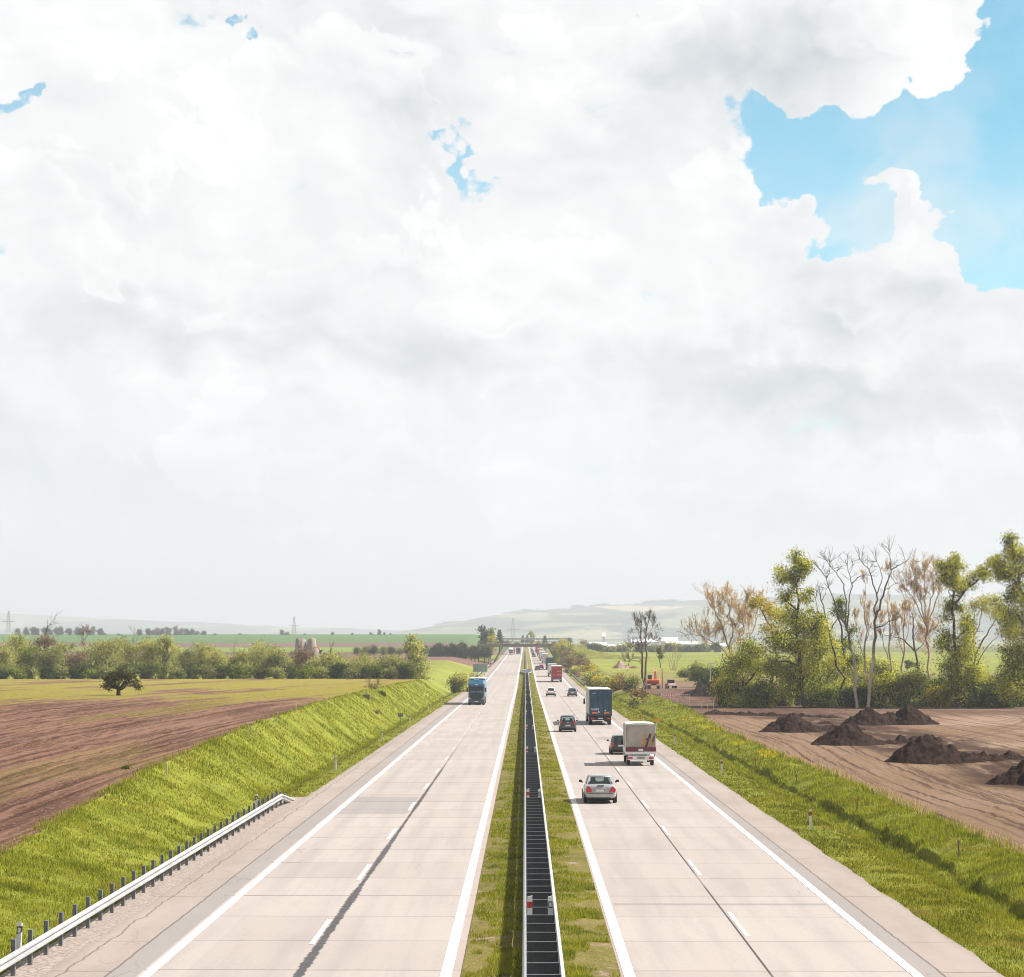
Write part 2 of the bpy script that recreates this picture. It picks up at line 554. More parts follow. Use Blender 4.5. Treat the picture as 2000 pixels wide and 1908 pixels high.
# ------------------------------------------------------------------ ground materials (all in world metres)
def mat_concrete():
    m, t = material('concrete_slabs')
    x, y, z = t.sep(t.pos)
    slab = t.math('FLOOR', t.math('DIVIDE', y, 6.0))
    lane = t.math('FLOOR', t.math('DIVIDE', t.add(x, 40.05), 3.9))
    cell = t.xyz(lane, slab, 0)
    wn = t.new('ShaderNodeTexWhiteNoise', noise_dimensions='2D')
    t.put(wn.inputs[0], cell)
    rnd = wn.outputs['Value']
    wear = t.noise(t.xyz(t.mul(x, 1.0), t.mul(y, 0.05)), 1.3, 4, 0.6)
    fine = t.noise(t.pos, 6.0, 6, 0.75)
    c = t.mix(t.ramp(rnd, 0, 1, 0, 1, False), (0.328, 0.286, 0.264, 1), (0.372, 0.328, 0.305, 1))
    c = t.mix(t.mul(t.ramp(wear, 0.42, 0.72), 0.45), c, (0.245, 0.222, 0.210, 1))
    c = t.mix(t.mul(t.ramp(fine, 0.48, 0.72), 0.30), c, (0.19, 0.165, 0.152, 1))
    big = t.noise(t.pos, 0.09, 4, 0.55)
    c = t.mix(t.mul(t.ramp(big, 0.4, 0.7), 0.25), c, (0.405, 0.360, 0.338, 1))
    # darker tyre ribbons in each lane
    for cx in (-8.75, -7.0, -5.0, -3.1, 3.75, 5.4, 7.45, 9.2):
        d = t.math('ABSOLUTE', t.sub(t.add(x, t.mul(t.sub(t.noise(t.xyz(0, t.mul(y, 0.02)), 1.0, 1), 0.5), 0.5)), cx))
        k = t.mul(t.ramp(d, 0.55, 0.0), t.ramp(t.noise(t.xyz(cx, t.mul(y, 0.045)), 1.0, 3, 0.6), 0.38, 0.70, 0.0, 0.55))
        c = t.mix(k, c, (0.255, 0.235, 0.225, 1))
    # whole slabs replaced, greyer
    def rect(x0, x1, y0, y1):
        a = t.mul(t.math('GREATER_THAN', x, x0), t.math('LESS_THAN', x, x1))
        b = t.mul(t.math('GREATER_THAN', y, y0), t.math('LESS_THAN', y, y1))
        return t.mul(a, b)
    rag = t.sub(t.noise(t.xyz(t.mul(x, 2.0), y), 0.9, 4, 0.7), 0.5)
    for (x0, x1, y0, y1, k) in ((-9.62, -6.05, 116.5, 130.0, 0.55), (2.9, 9.9, 75.2, 75.75, 0.7), (6.6, 9.9, 212, 219, 0.5), (-9.62, -2.3, 640, 700, 0.30), (6.6, 8.6, 300, 303, 0.5),
                               (-9.6, -6.1, 380, 392, 0.12), (2.9, 6.3, 640, 652, 0.15)):
        c = t.mix(t.mul(rect(x0, x1, y0, y1), t.add(k, t.mul(rag, 0.4))), c, (0.205, 0.192, 0.19, 1))
    # transverse joints every 6 m, slightly skewed and of uneven strength
    yj = t.add(y, t.add(t.mul(x, 0.012), t.mul(t.sub(t.noise(t.xyz(t.mul(x, 0.8), y), 0.6, 2), 0.5), 0.08)))
    fr = t.math('ABSOLUTE', t.sub(t.math('FRACT', t.add(t.math('DIVIDE', yj, 6.0), 0.5)), 0.5))
    jn = t.new('ShaderNodeTexWhiteNoise', noise_dimensions='2D')
    t.put(jn.inputs[0], t.xyz(t.math('FLOOR', t.math('DIVIDE', t.add(x, 40.05), 7.8)), t.math('FLOOR', t.add(t.math('DIVIDE', yj, 6.0), 0.5))))
    side = t.ramp(x, -1.0, 1.0, 1.0, 0.6)
    joint = t.mul(t.mul(t.ramp(fr, 0.015, 0.006), t.ramp(jn.outputs['Value'], 0.0, 1.0, 0.40, 1.0)), side)
    # spread blot round some joints
    blot = t.mul(t.ramp(fr, 0.06, 0.0), t.ramp(t.noise(t.xyz(t.mul(x, 1.5), t.mul(y, 0.3)), 1.0, 4, 0.7), 0.52, 0.75, 0, 0.35))
    c = t.mix(blot, c, (0.21, 0.19, 0.18, 1))
    c = t.mix(joint, c, (0.085, 0.075, 0.07, 1))
    # hairline cracks
    cr = t.voro(t.vadd(t.xyz(t.mul(x, 0.35), t.mul(y, 0.16)), t.vscale(t.noise(t.pos, 0.8, 4, 0.6, color=True), 0.5)), 1.0, feature='DISTANCE_TO_EDGE')
    c = t.mix(t.mul(t.mul(t.ramp(cr, 0.012, 0.004), t.ramp(t.noise(t.pos, 0.07, 2), 0.60, 0.68)), 0.5), c, (0.11, 0.09, 0.085, 1))
    # long joint between the lanes: right a saw cut, left a ragged bitumen band
    lx = t.math('ABSOLUTE', t.sub(x, 6.34))
    c = t.mix(t.mul(t.ramp(lx, 0.048, 0.018), t.ramp(t.noise(t.xyz(0, t.mul(y, 0.1)), 1.0, 3), 0.3, 0.5, 0.45, 1.0)), c, (0.05, 0.045, 0.045, 1))
    jag = t.mul(t.sub(t.noise(t.xyz(t.mul(x, 0.6), t.mul(y, 2.4)), 1.6, 5, 0.75), 0.5), 0.42)
    wid = t.mul(t.ramp(t.noise(t.xyz(0, t.mul(y, 0.05)), 1.0, 3, 0.6), 0.35, 0.6, 0.6, 1.1), t.ramp(y, 60, 190, 0.14, 0.045, False))
    lx = t.math('ABSOLUTE', t.sub(x, -5.85))
    band = t.ramp(t.sub(lx, t.add(wid, t.mul(jag, t.ramp(lx, 0.0, 0.15, 0.35, 1.0)))), 0.02, -0.02)
    band = t.mul(band, t.ramp(t.add(y, t.mul(jag, 80)), 215, 150, 0.16, 1.0))
    c = t.mix(t.mul(band, t.ramp(t.noise(t.pos, 2.5, 4, 0.6), 0.25, 0.6, 0.9, 1.0)), c, (0.058, 0.056, 0.060, 1))
    # reddish stained edge next to the grass
    for e in (-1.72, 2.45):
        k = t.mul(t.ramp(t.math('ABSOLUTE', t.sub(x, e)), 0.40, 0.05), 0.5)
        c = t.mix(k, c, (0.34, 0.255, 0.225, 1))
    t.put(t.bsdf.inputs['Base Color'], c)
    t.bsdf.inputs['Roughness'].default_value = 0.75
    t.bsdf.inputs['Specular IOR Level'].default_value = 0.3
    b = t.new('ShaderNodeBump')
    b.inputs['Strength'].default_value = 0.25
    b.inputs['Distance'].default_value = 0.02
    t.put(b.inputs['Height'], t.sub(fine, joint))
    t.l.new(b.outputs[0], t.bsdf.inputs['Normal'])
    return m


def mat_shoulder():
    m, t = material('shoulder_asphalt')
    x, y, z = t.sep(t.pos)
    fine = t.noise(t.pos, 9.0, 6, 0.8)
    big = t.noise(t.xyz(x, t.mul(y, 0.2)), 0.45, 5, 0.6)
    c = t.mix(t.ramp(big, 0.3, 0.7), (0.272, 0.228, 0.204, 1), (0.325, 0.276, 0.250, 1))
    c = t.mix(t.mul(t.ramp(fine, 0.45, 0.8), 0.35), c, (0.19, 0.16, 0.145, 1))
    ax = t.math('ABSOLUTE', x)
    # grey sealed strip beside the edge line
    rag = t.mul(t.sub(t.noise(t.xyz(t.mul(x, 0.5), y), 0.7, 4, 0.7), 0.5), 0.12)
    k = t.ramp(t.add(ax, rag), 10.78, 10.70)
    c = t.mix(t.mul(k, 0.72), c, t.mix(big, (0.215, 0.203, 0.20, 1), (0.27, 0.255, 0.25, 1)))
    c = t.mix(t.mul(t.ramp(t.math('ABSOLUTE', t.sub(t.add(ax, rag), 10.78)), 0.05, 0.02), 0.8), c, (0.10, 0.09, 0.085, 1))
    # cross joints of the old slabs and a long crack
    yj = t.add(y, t.mul(t.noise(t.pos, 0.7, 3), 0.5))
    fr = t.math('ABSOLUTE', t.sub(t.math('FRACT', t.add(t.math('DIVIDE', yj, 6.0), 0.5)), 0.5))
    kj = t.mul(t.ramp(fr, 0.016, 0.005), t.ramp(t.noise(t.xyz(0, t.mul(y, 0.16)), 1.0, 1), 0.42, 0.6, 0.05, 0.75))
    c = t.mix(t.mul(kj, t.ramp(ax, 10.7, 10.8)), c, (0.13, 0.11, 0.10, 1))
    wob = t.add(12.0, t.mul(t.sub(t.noise(t.xyz(0, t.mul(y, 0.35)), 1.0, 5, 0.65), 0.5), 0.7))
    lc = t.ramp(t.math('ABSOLUTE', t.sub(t.mul(x, -1.0), wob)), 0.05, 0.015)
    c = t.mix(t.mul(lc, 0.75), c, (0.12, 0.095, 0.08, 1))
    cr = t.voro(t.vadd(t.xyz(t.mul(x, 0.7), t.mul(y, 0.25)), t.vscale(t.noise(t.pos, 1.2, 4, 0.6, color=True), 0.5)), 1.0, feature='DISTANCE_TO_EDGE')
    c = t.mix(t.mul(t.mul(t.ramp(cr, 0.013, 0.004), t.ramp(t.noise(t.pos, 0.12, 2), 0.5, 0.62)), 0.6), c, (0.13, 0.10, 0.09, 1))
    # gravelly rim
    k = t.mul(t.ramp(ax, 12.0, 12.45), t.ramp(fine, 0.35, 0.6))
    c = t.mix(t.mul(k, 0.6), c, (0.20, 0.165, 0.14, 1))
    t.put(t.bsdf.inputs['Base Color'], c)
    t.bsdf.inputs['Roughness'].default_value = 0.9
    t.bsdf.inputs['Specular IOR Level'].default_value = 0.2
    b = t.new('ShaderNodeBump')
    b.inputs['Strength'].default_value = 0.5
    b.inputs['Distance'].default_value = 0.02
    t.put(b.inputs['Height'], fine)
    t.l.new(b.outputs[0], t.bsdf.inputs['Normal'])
    return m


def mat_paint(name='white_road_paint', wear=0.60):
    m, t = material(name)
    x, y, z = t.sep(t.pos)
    n = t.noise(t.xyz(t.mul(x, 2.0), y), 3.0, 6, 0.75)
    n = t.add(n, t.ramp(y, 90, 230, 0.0, 0.16 if wear < 0.55 else 0.0))  # lane dashes fade with distance: overexposed wash-out put into the colour, beyond real wear
    k = t.mul(t.ramp(n, wear, wear + 0.12), 0.85)
    c = t.mix(k, (0.70, 0.685, 0.67, 1), (0.34, 0.305, 0.285, 1))
    t.put(t.bsdf.inputs['Base Color'], c)
    t.bsdf.inputs['Roughness'].default_value = 0.7
    return m


def mat_grass(name, a, b, dry, soil, soil_amt=0.5, sc=1.0):
    m, t = material(name)
    n1 = t.noise(t.pos, 0.16 * sc, 4, 0.6)
    n2 = t.noise(t.pos, 1.6 * sc, 6, 0.7)
    n3 = t.noise(t.pos, 8.0, 4, 0.8)
    c = t.mix(t.ramp(t.add(t.mul(n1, 0.5), t.mul(n2, 0.5)), 0.36, 0.64), a + (1,), b + (1,))
    c = t.mix(t.mul(t.ramp(n3, 0.4, 0.75), 0.5), c, tuple(q * 0.45 for q in a) + (1,))
    c = t.mix(t.mul(t.ramp(n2, 0.55, 0.75), 0.5), c, dry + (1,))
    c = t.mix(t.mul(t.ramp(t.noise(t.pos, 0.35, 4, 0.6), 0.56, 0.68), 0.6), c, dry + (1,))
    c = t.mix(t.mul(t.ramp(t.noise(t.pos, 0.7, 5, 0.65), 0.60, 0.70), soil_amt), c, soil + (1,))
    t.put(t.bsdf.inputs['Base Color'], c)
    t.bsdf.inputs['Roughness'].default_value = 0.95
    t.bsdf.inputs['Specular IOR Level'].default_value = 0.1
    bp = t.new('ShaderNodeBump')
    bp.inputs['Strength'].default_value = 0.9
    bp.inputs['Distance'].default_value = 0.25
    t.put(bp.inputs['Height'], t.add(n2, t.mul(n3, 0.4)))
    t.l.new(bp.outputs[0], t.bsdf.inputs['Normal'])
    return m


def mat_field_left():
    """red brown harrowed soil with bands of young seedlings"""
    m, t = material('red_brown_harrowed_soil')
    x, y, z = t.sep(t.pos)
    # working direction: rows run slightly across the road
    r = t.sub(t.mul(x, 0.9966), t.mul(y, 0.082))
    s = t.add(t.mul(y, 0.9966), t.mul(x, 0.082))
    rows = t.xyz(r, t.mul(s, 0.035))
    furrow = t.noise(rows, 0.8, 6, 0.75)
    clod = t.noise(t.pos, 2.6, 7, 0.85)
    band = t.noise(t.xyz(r, t.mul(s, 0.13)), 0.09, 7, 0.66)
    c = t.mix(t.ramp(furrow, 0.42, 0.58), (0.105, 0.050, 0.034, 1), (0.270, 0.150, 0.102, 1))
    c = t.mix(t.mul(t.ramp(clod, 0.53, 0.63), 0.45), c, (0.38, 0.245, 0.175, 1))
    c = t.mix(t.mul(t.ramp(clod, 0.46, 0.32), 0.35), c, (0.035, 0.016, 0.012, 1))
    grain = t.noise(t.xyz(r, t.mul(s, 0.30)), 6.0, 5, 0.85)
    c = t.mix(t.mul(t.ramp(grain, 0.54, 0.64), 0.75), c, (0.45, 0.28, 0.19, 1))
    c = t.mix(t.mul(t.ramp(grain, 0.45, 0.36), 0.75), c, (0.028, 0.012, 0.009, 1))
    bl = t.math('DIVIDE', t.add(r, t.mul(t.sub(t.noise(t.xyz(t.mul(r, 0.4), t.mul(s, 0.03)), 1.0, 3), 0.5), 1.1)), 1.15)
    lw = t.new('ShaderNodeTexWhiteNoise', noise_dimensions='1D')
    t.put(lw.inputs['W'], t.math('FLOOR', bl))
    lk = t.mul(t.ramp(t.math('ABSOLUTE', t.sub(t.math('FRACT', bl), 0.5)), 0.22, 0.06), t.ramp(lw.outputs['Value'], 0.1, 1.0, 0.25, 1.0))
    c = t.mix(t.mul(lk, t.ramp(clod, 0.3, 0.6, 1.0, 0.6)), c, (0.050, 0.022, 0.015, 1))
    far = t.ramp(t.add(y, t.mul(x, -0.45)), 175, 290, 0.0, 1.0)
    g = t.ramp(t.add(band, t.mul(far, 0.10)), 0.525, 0.575)
    spk = t.ramp(t.noise(t.xyz(r, t.mul(s, 0.3)), 2.2, 6, 0.85), 0.38, 0.56, 0.15, 1.0)
    c = t.mix(t.mul(t.mul(g, spk), t.add(t.mul(far, 0.75), 0.22)), c, (0.29, 0.275, 0.030, 1))
    pale = t.ramp(t.noise(t.xyz(r, t.mul(s, 0.12)), 0.22, 5, 0.7), 0.52, 0.66)
    c = t.mix(t.mul(pale, 0.38), c, (0.27, 0.165, 0.125, 1))
    t.put(t.bsdf.inputs['Base Color'], c)
    t.bsdf.inputs['Roughness'].default_value = 1.0
    t.bsdf.inputs['Specular IOR Level'].default_value = 0.1
    bp = t.new('ShaderNodeBump')
    bp.inputs['Strength'].default_value = 1.0
    bp.inputs['Distance'].default_value = 0.25
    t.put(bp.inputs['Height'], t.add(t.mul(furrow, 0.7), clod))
    t.l.new(bp.outputs[0], t.bsdf.inputs['Normal'])
    return m


def mat_field_right():
    """pale dry soil combed into long lines that follow the motorway and bend"""
    m, t = material('pale_combed_soil')
    x, y, z = t.sep(t.pos)
    bend = t.add(x, t.add(t.mul(t.sub(t.noise(t.xyz(t.mul(x, 0.25), t.mul(y, 0.35)), 0.03, 1), 0.5), 9.0), t.mul(y, -0.012)))
    line = t.noise(t.xyz(bend, t.mul(y, 0.012)), 0.95, 5, 0.8)
    thin = t.noise(t.xyz(bend, t.mul(y, 0.02)), 3.4, 4, 0.75)
    clod = t.noise(t.pos, 5.0, 6, 0.8)
    c = t.mix(t.ramp(clod, 0.3, 0.7), (0.172, 0.106, 0.062, 1), (0.262, 0.176, 0.112, 1))
    pale = t.noise(t.pos, 0.045, 4, 0.6)
    c = t.mix(t.mul(t.ramp(pale, 0.42, 0.62), t.ramp(x, 30, 45, 0.25, 0.8)), c, (0.34, 0.24, 0.175, 1))
    c = t.mix(t.mul(t.ramp(line, 0.53, 0.60), 0.85), c, (0.070, 0.038, 0.029, 1))
    c = t.mix(t.mul(t.ramp(thin, 0.54, 0.62), 0.55), c, (0.10, 0.058, 0.045, 1))
    bl = t.math('DIVIDE', t.add(bend, t.mul(t.sub(t.noise(t.xyz(t.mul(x, 0.3), t.mul(y, 0.03)), 1.0, 3), 0.5), 1.2)), 1.25)
    lw = t.new('ShaderNodeTexWhiteNoise', noise_dimensions='1D')
    t.put(lw.inputs['W'], t.math('FLOOR', bl))
    lf = t.math('ABSOLUTE', t.sub(t.math('FRACT', bl), 0.5))
    lk = t.mul(t.ramp(lf, 0.16, 0.05), t.ramp(lw.outputs['Value'], 0.2, 1.0, 0.15, 1.0))
    c = t.mix(t.mul(lk, t.ramp(t.noise(t.xyz(bend, t.mul(y, 0.05)), 0.6, 3, 0.6), 0.3, 0.6, 0.4, 1.0)), c, (0.068, 0.037, 0.028, 1))
    # wheel ruts that sweep across the others
    for ph, amp in ((0.0, 14.0), (1.7, 20.0)):
        sw = t.sub(x, t.add(46.0 + ph * 9, t.mul(t.math('SINE', t.add(t.mul(y, 0.028), ph)), amp)))
        for off in (-0.95, 0.95):
            k = t.ramp(t.math('ABSOLUTE', t.add(sw, off)), 0.34, 0.12)
            c = t.mix(t.mul(k, 0.6), c, (0.10, 0.06, 0.047, 1))
    grain = t.noise(t.pos, 8.0, 5, 0.85)
    c = t.mix(t.mul(t.ramp(grain, 0.54, 0.66), 0.5), c, (0.38, 0.27, 0.195, 1))
    c = t.mix(t.mul(t.ramp(grain, 0.45, 0.36), 0.5), c, (0.075, 0.042, 0.030, 1))
    # churned dark soil round the heaps
    dx_ = t.math('ABSOLUTE', t.sub(x, t.add(34.0, t.mul(t.sub(t.noise(t.xyz(0, t.mul(y, 0.06)), 1.0, 2), 0.5), 8.0))))
    patch = t.noise(t.xyz(t.mul(x, 0.5), t.mul(y, 0.09)), 1.0, 6, 0.7)
    dk = t.mul(t.ramp(dx_, 7.5, 4.0), t.ramp(patch, 0.36, 0.50))
    c = t.mix(t.mul(dk, 0.88), c, (0.045, 0.023, 0.017, 1))
    wk = t.mul(t.ramp(t.add(y, t.mul(clod, 12)), 268, 300), t.ramp(t.noise(t.pos, 0.3, 5, 0.7), 0.35, 0.6, 0.35, 0.9))
    c = t.mix(wk, c, (0.105, 0.058, 0.045, 1))
    t.put(t.bsdf.inputs['Base Color'], c)
    t.bsdf.inputs['Roughness'].default_value = 1.0
    t.bsdf.inputs['Specular IOR Level'].default_value = 0.1
    bp = t.new('ShaderNodeBump')
    bp.inputs['Strength'].default_value = 0.8
    bp.inputs['Distance'].default_value = 0.2
    t.put(bp.inputs['Height'], t.sub(clod, t.mul(line, 0.8)))
    t.l.new(bp.outputs[0], t.bsdf.inputs['Normal'])
    return m


def mat_far_land():
    """meadow and arable strips behind the stream trees"""
    m, t = material('far_meadow_and_arable')
    x, y, z = t.sep(t.pos)
    wob = t.mul(t.sub(t.noise(t.pos, 0.02, 2), 0.5), 14)
    yy = t.add(y, t.add(wob, t.mul(x, 0.05)))
    n = t.noise(t.pos, 0.25, 5, 0.65)
    n2 = t.noise(t.pos, 0.02, 4, 0.6)
    mead = t.mix(t.ramp(t.add(t.mul(n, 0.5), t.mul(n2, 0.5)), 0.38, 0.62), (0.135, 0.165, 0.026, 1), (0.24, 0.25, 0.045, 1))
    left = t.math('LESS_THAN', x, 0.0)

    def stripe(a, b, col, cur, mask):
        k = t.mul(t.ramp(yy, a - 4, a + 4), t.ramp(yy, b + 4, b - 4))
        return t.mix(t.mul(k, mask), cur, col + (1,))
    c = mead
    c = stripe(800, 1010, (0.155, 0.083, 0.068), c, left)
    c = stripe(1010, 1090, (0.12, 0.07, 0.05), c, left)
    c = stripe(1090, 1250, (0.15, 0.21, 0.035), c, left)
    c = stripe(1250, 1480, (0.145, 0.085, 0.075), c, left)
    c = stripe(1480, 2600, (0.070, 0.135, 0.034), c, left)
    c = stripe(2600, 14000, (0.19, 0.21, 0.10), c, 1.0)
    right = t.sub(1.0, left)
    c = stripe(1300, 2600, (0.13, 0.14, 0.05), c, right)
    # rough ground between the motorway and the right hand field
    rough = t.mul(t.mul(right, t.ramp(t.add(yy, t.mul(n, 60)), 690, 630)), t.ramp(n, 0.35, 0.6, 0.35, 0.95))
    c = t.mix(rough, c, (0.20, 0.165, 0.062, 1))
    dig = t.mul(t.mul(t.ramp(x, 17, 24), t.ramp(t.add(x, t.mul(n, 10)), 58, 44)), t.mul(t.ramp(yy, 420, 440), t.ramp(t.add(yy, t.mul(n, 40)), 560, 520)))
    c = t.mix(t.mul(dig, t.ramp(n, 0.3, 0.55, 0.5, 1.0)), c, (0.17, 0.105, 0.078, 1))
    t.put(t.bsdf.inputs['Base Color'], c)
    t.bsdf.inputs['Roughness'].default_value = 1.0
    t.bsdf.inputs['Specular IOR Level'].default_value = 0.1
    bp = t.new('ShaderNodeBump')
    bp.inputs['Strength'].default_value = 0.8
    bp.inputs['Distance'].default_value = 0.5
    t.put(bp.inputs['Height'], n)
    t.l.new(bp.outputs[0], t.bsdf.inputs['Normal'])
    return m


def mat_hills():
    m, t = material('distant_hillside')
    x, y, z = t.sep(t.pos)
    st = t.xyz(t.mul(x, 0.0016), t.mul(z, 0.016), t.mul(y, 0.0004))
    n = t.noise(st, 1.0, 7, 0.62, dist=0.6)
    wood = t.ramp(n, 0.47, 0.50)
    cell = t.new('ShaderNodeTexVoronoi', voronoi_dimensions='2D')
    t.put(cell.inputs['Vector'], t.vadd(t.xyz(t.mul(x, 0.0028), t.mul(z, 0.042)), t.vscale(t.noise(st, 2.0, 3, color=True), 0.8)))
    cell.inputs['Scale'].default_value = 1.0
    rc = t.sep(cell.outputs['Color'])
    fld = t.mix(rc[0], (0.13, 0.17, 0.07, 1), (0.26, 0.25, 0.12, 1))
    top = t.ramp(t.add(z, t.mul(t.sub(n, 0.5), 80)), 60, 105)
    fld = t.mix(t.mul(t.math('GREATER_THAN', rc[1], 0.55), t.add(0.25, t.mul(top, 0.75))), fld, (0.47, 0.37, 0.22, 1))
    c = t.mix(t.mul(wood, 0.9), fld, (0.040, 0.065, 0.040, 1))
    speck = t.noise(t.xyz(t.mul(x, 0.03), t.mul(z, 0.30)), 1.0, 5, 0.75)
    c = t.mix(t.ramp(speck, 0.55, 0.63, 0, 0.75), c, (0.035, 0.060, 0.035, 1))
    c = t.mix(t.mul(t.ramp(t.noise(t.xyz(t.mul(x, 0.06), t.mul(z, 0.5), 3.0), 1.0, 3, 0.7), 0.66, 0.70), t.ramp(z, 20, 0)), c, (0.75, 0.74, 0.72, 1))
    t.put(t.bsdf.inputs['Base Color'], c)
    t.bsdf.inputs['Roughness'].default_value = 1.0
    t.bsdf.inputs['Specular IOR Level'].default_value = 0.0
    return m


M = {}
M['concrete'] = mat_concrete()
M['shoulder'] = mat_shoulder()
M['paint'] = mat_paint()
M['worn_washed_out_paint'] = mat_paint('worn_washed_out_lane_paint', 0.47)
M['bank'] = mat_grass('bank_grass', (0.15, 0.175, 0.020), (0.28, 0.29, 0.035), (0.20, 0.17, 0.05), (0.13, 0.075, 0.05), 0.15)
M['verge'] = mat_grass('verge_grass', (0.105, 0.120, 0.020), (0.215, 0.21, 0.030), (0.25, 0.19, 0.10), (0.26, 0.18, 0.13), 0.5)
M['median'] = mat_grass('median_grass', (0.15, 0.135, 0.035), (0.235, 0.20, 0.06), (0.27, 0.20, 0.125), (0.33, 0.235, 0.18), 0.95)
M['gravel'] = simple('roadside_gravel', (0.27, 0.22, 0.19), 0.95, var=0.4, scale=9.0)
M['field_l'] = mat_field_left()
M['field_r'] = mat_field_right()
M['far'] = mat_far_land()
M['hills'] = mat_hills()

# ------------------------------------------------------------------ the ground itself
def yspace(a, b, near, far):
    """sample positions whose spacing grows with distance"""
    out, y = [a], a
    while y < b:
        y += near + (far - near) * max(0.0, min(1.0, (y - a) / (b - a))) ** 1.3
        out.append(min(y, b))
    return out


YN = yspace(40, 440, 0.24, 1.6)
XL = lambda y: np.concatenate([np.linspace(-15.1, crest_l(y), 24)[::-1], np.linspace(-14.9, -12.2, 10)])
XR = lambda y: np.concatenate([np.linspace(12.1, 16.1, 14), np.linspace(16.2, crest_r(y), 40)])
sheet('verge_and_bank_left', XL, YN, M['bank'])
sheet('verge_and_bank_right', XR, YN, M['bank'])
YF = yspace(20, 440, 0.8, 3.0)
def clods(X, Y):
    return terrain(X, Y) + (0.10 * vnoise(X, Y * 0.6, 1.3, 11) + 0.12 * vnoise(X, Y, 0.6, 12)) * smooth01((np.abs(X) - 20.5) / 2) * smooth01((300 - Y) / 150)
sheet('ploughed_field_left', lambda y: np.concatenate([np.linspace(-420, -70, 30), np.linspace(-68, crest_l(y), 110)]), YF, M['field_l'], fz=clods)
sheet('ploughed_field_right', lambda y: np.concatenate([np.linspace(crest_r(y), 60, 90), np.linspace(62, 420, 30)]), YF, M['field_r'], fz=clods)
YG = yspace(440, 13200, 4, 240)
sheet('ground', lambda y: np.concatenate([-np.geomspace(60, 10500, 40)[::-1], np.linspace(-58, crest_l(y) - 1, 14), np.linspace(crest_l(y), -15.1, 10), [-14.3, -13.6, -12.36, -11.9],
      [11.9, 12.26, 13.2, 14.0, 15.2], np.linspace(16.3, crest_r(y), 10), np.linspace(crest_r(y) + 1, 70, 14), np.geomspace(73, 10500, 40)]), YG, M['far'])
YM = yspace(40, 1900, 0.3, 14)
sheet('median_strip', np.linspace(-1.66, 2.46, 15), YM, M['median'],
      fz=lambda X, Y: road_z(Y) + 0.02 + 0.07 * (1 - ((X - 0.4) / 2.06) ** 2) + 0.05 * vnoise(X, Y, 0.7, 9) * (np.abs(X - 0.4) < 1.9))

YR = yspace(20, 2300, 3, 25)
flat = lambda X, Y: road_z(Y)
sheet('carriageway_left', [-10.02, -6, -1.62], YR, M['concrete'], fz=flat)
sheet('carriageway_right', [2.42, 6, 10.12], YR, M['concrete'], fz=flat)
def ragged(x, s, amp, seed):
    return lambda y: x + amp * s * (vnoise(seed, y, 5.3, seed) + 0.9 * vnoise(seed, y, 1.7, seed + 1) + 0.6 * vnoise(seed, y, 0.6, seed + 2))
YS = yspace(20, 2300, 0.5, 25)
_rl, _rr = ragged(-12.45, -1, 0.14, 21), ragged(12.33, 1, 0.16, 23)
sheet('hard_shoulder_left', lambda y: [float(_rl(y)), -11.5, -10.0], YS, M['shoulder'], 0.004, fz=flat)
sheet('hard_shoulder_right', lambda y: [10.1, 11.5, float(_rr(y))], YS, M['shoulder'], 0.004, fz=flat)
sheet('gravel_strip', lambda y: [-13.55 + 0.3 * float(vnoise(1, y, 2.0, 31)), -12.9, -12.2], yspace(20, 130, 0.6, 0.8), M['gravel'], 0.0, fz=lambda X, Y: road_z(Y) - 0.006)

# painted lines: sheets 4 mm above the concrete
for nm, x0, x1 in (('edge_line', -9.90, -9.63), ('edge_line', -2.20, -1.90), ('edge_line', 2.53, 2.82), ('edge_line', 9.95, 10.22)):
    sheet(nm, [x0, x1], YR, M['paint'], 0.009, fz=flat)


def dashes(name, x0, x1, first, last):
    v, f = [], []
    y = first
    while y < last:
        for k in range(3):
            a, b = y + 2 * k, y + 2 * k + 2
            i = len(v)
            za, zb = float(road_z(a)) + 0.009, float(road_z(b)) + 0.009
            v += [(x0, a, za), (x1, a, za), (x1, b, zb), (x0, b, zb)]
            f.append((i, i + 1, i + 2, i + 3))
        y += 18.0
    tag(mesh_np(name, v, f, M['worn_washed_out_paint']), kind='structure')


dashes('lane_line', -6.16, -6.01, 65.2 - 36, 1500)
dashes('lane_line', 6.43, 6.57, 67.2 - 36, 1500)


# ------------------------------------------------------------------ hills on the skyline
def hill(name, pts, Y0, depth, base):
    """pts: skyline as (x metres, height above camera) at distance Y0; the slope falls towards us"""
    xs = np.linspace(pts[0][0], pts[-1][0], 140)
    h = np.interp(xs, [p[0] for p in pts], [p[1] for p in pts])
    ts = np.linspace(0, 1, 40)
    X = np.repeat(xs[None, :], 40, 0)
    T = np.repeat(ts[:, None], len(xs), 1)
    top = EYE + h[None, :]
    Z = base + (top - base) * (0.45 * T + 0.55 * smooth01(T)) + 9 * vnoise(X, T * 900, 260, 41) * T + 4 * vnoise(X, T * 1500, 90, 42) * T
    Y = Y0 - depth * (1 - T)
    i = np.arange(X.size).reshape(X.shape)
    f = np.stack([i[:-1, :-1], i[:-1, 1:], i[1:, 1:], i[1:, :-1]], -1).reshape(-1, 4)
    # back slope so that the hill has a body
    v = np.stack([X, Y, Z], -1).reshape(-1, 3)
    back = np.stack([xs, np.full_like(xs, Y0 + 1200), np.full_like(xs, base)], -1)
    j0 = len(v)
    v = np.concatenate([v, back])
    j = np.arange(j0, j0 + len(xs))
    fb = np.stack([i[-1, :-1], i[-1, 1:], j[1:], j[:-1]], -1)
    return tag(mesh_np(name, v, np.concatenate([f, fb]), M['hills'], smooth=True), kind='structure')


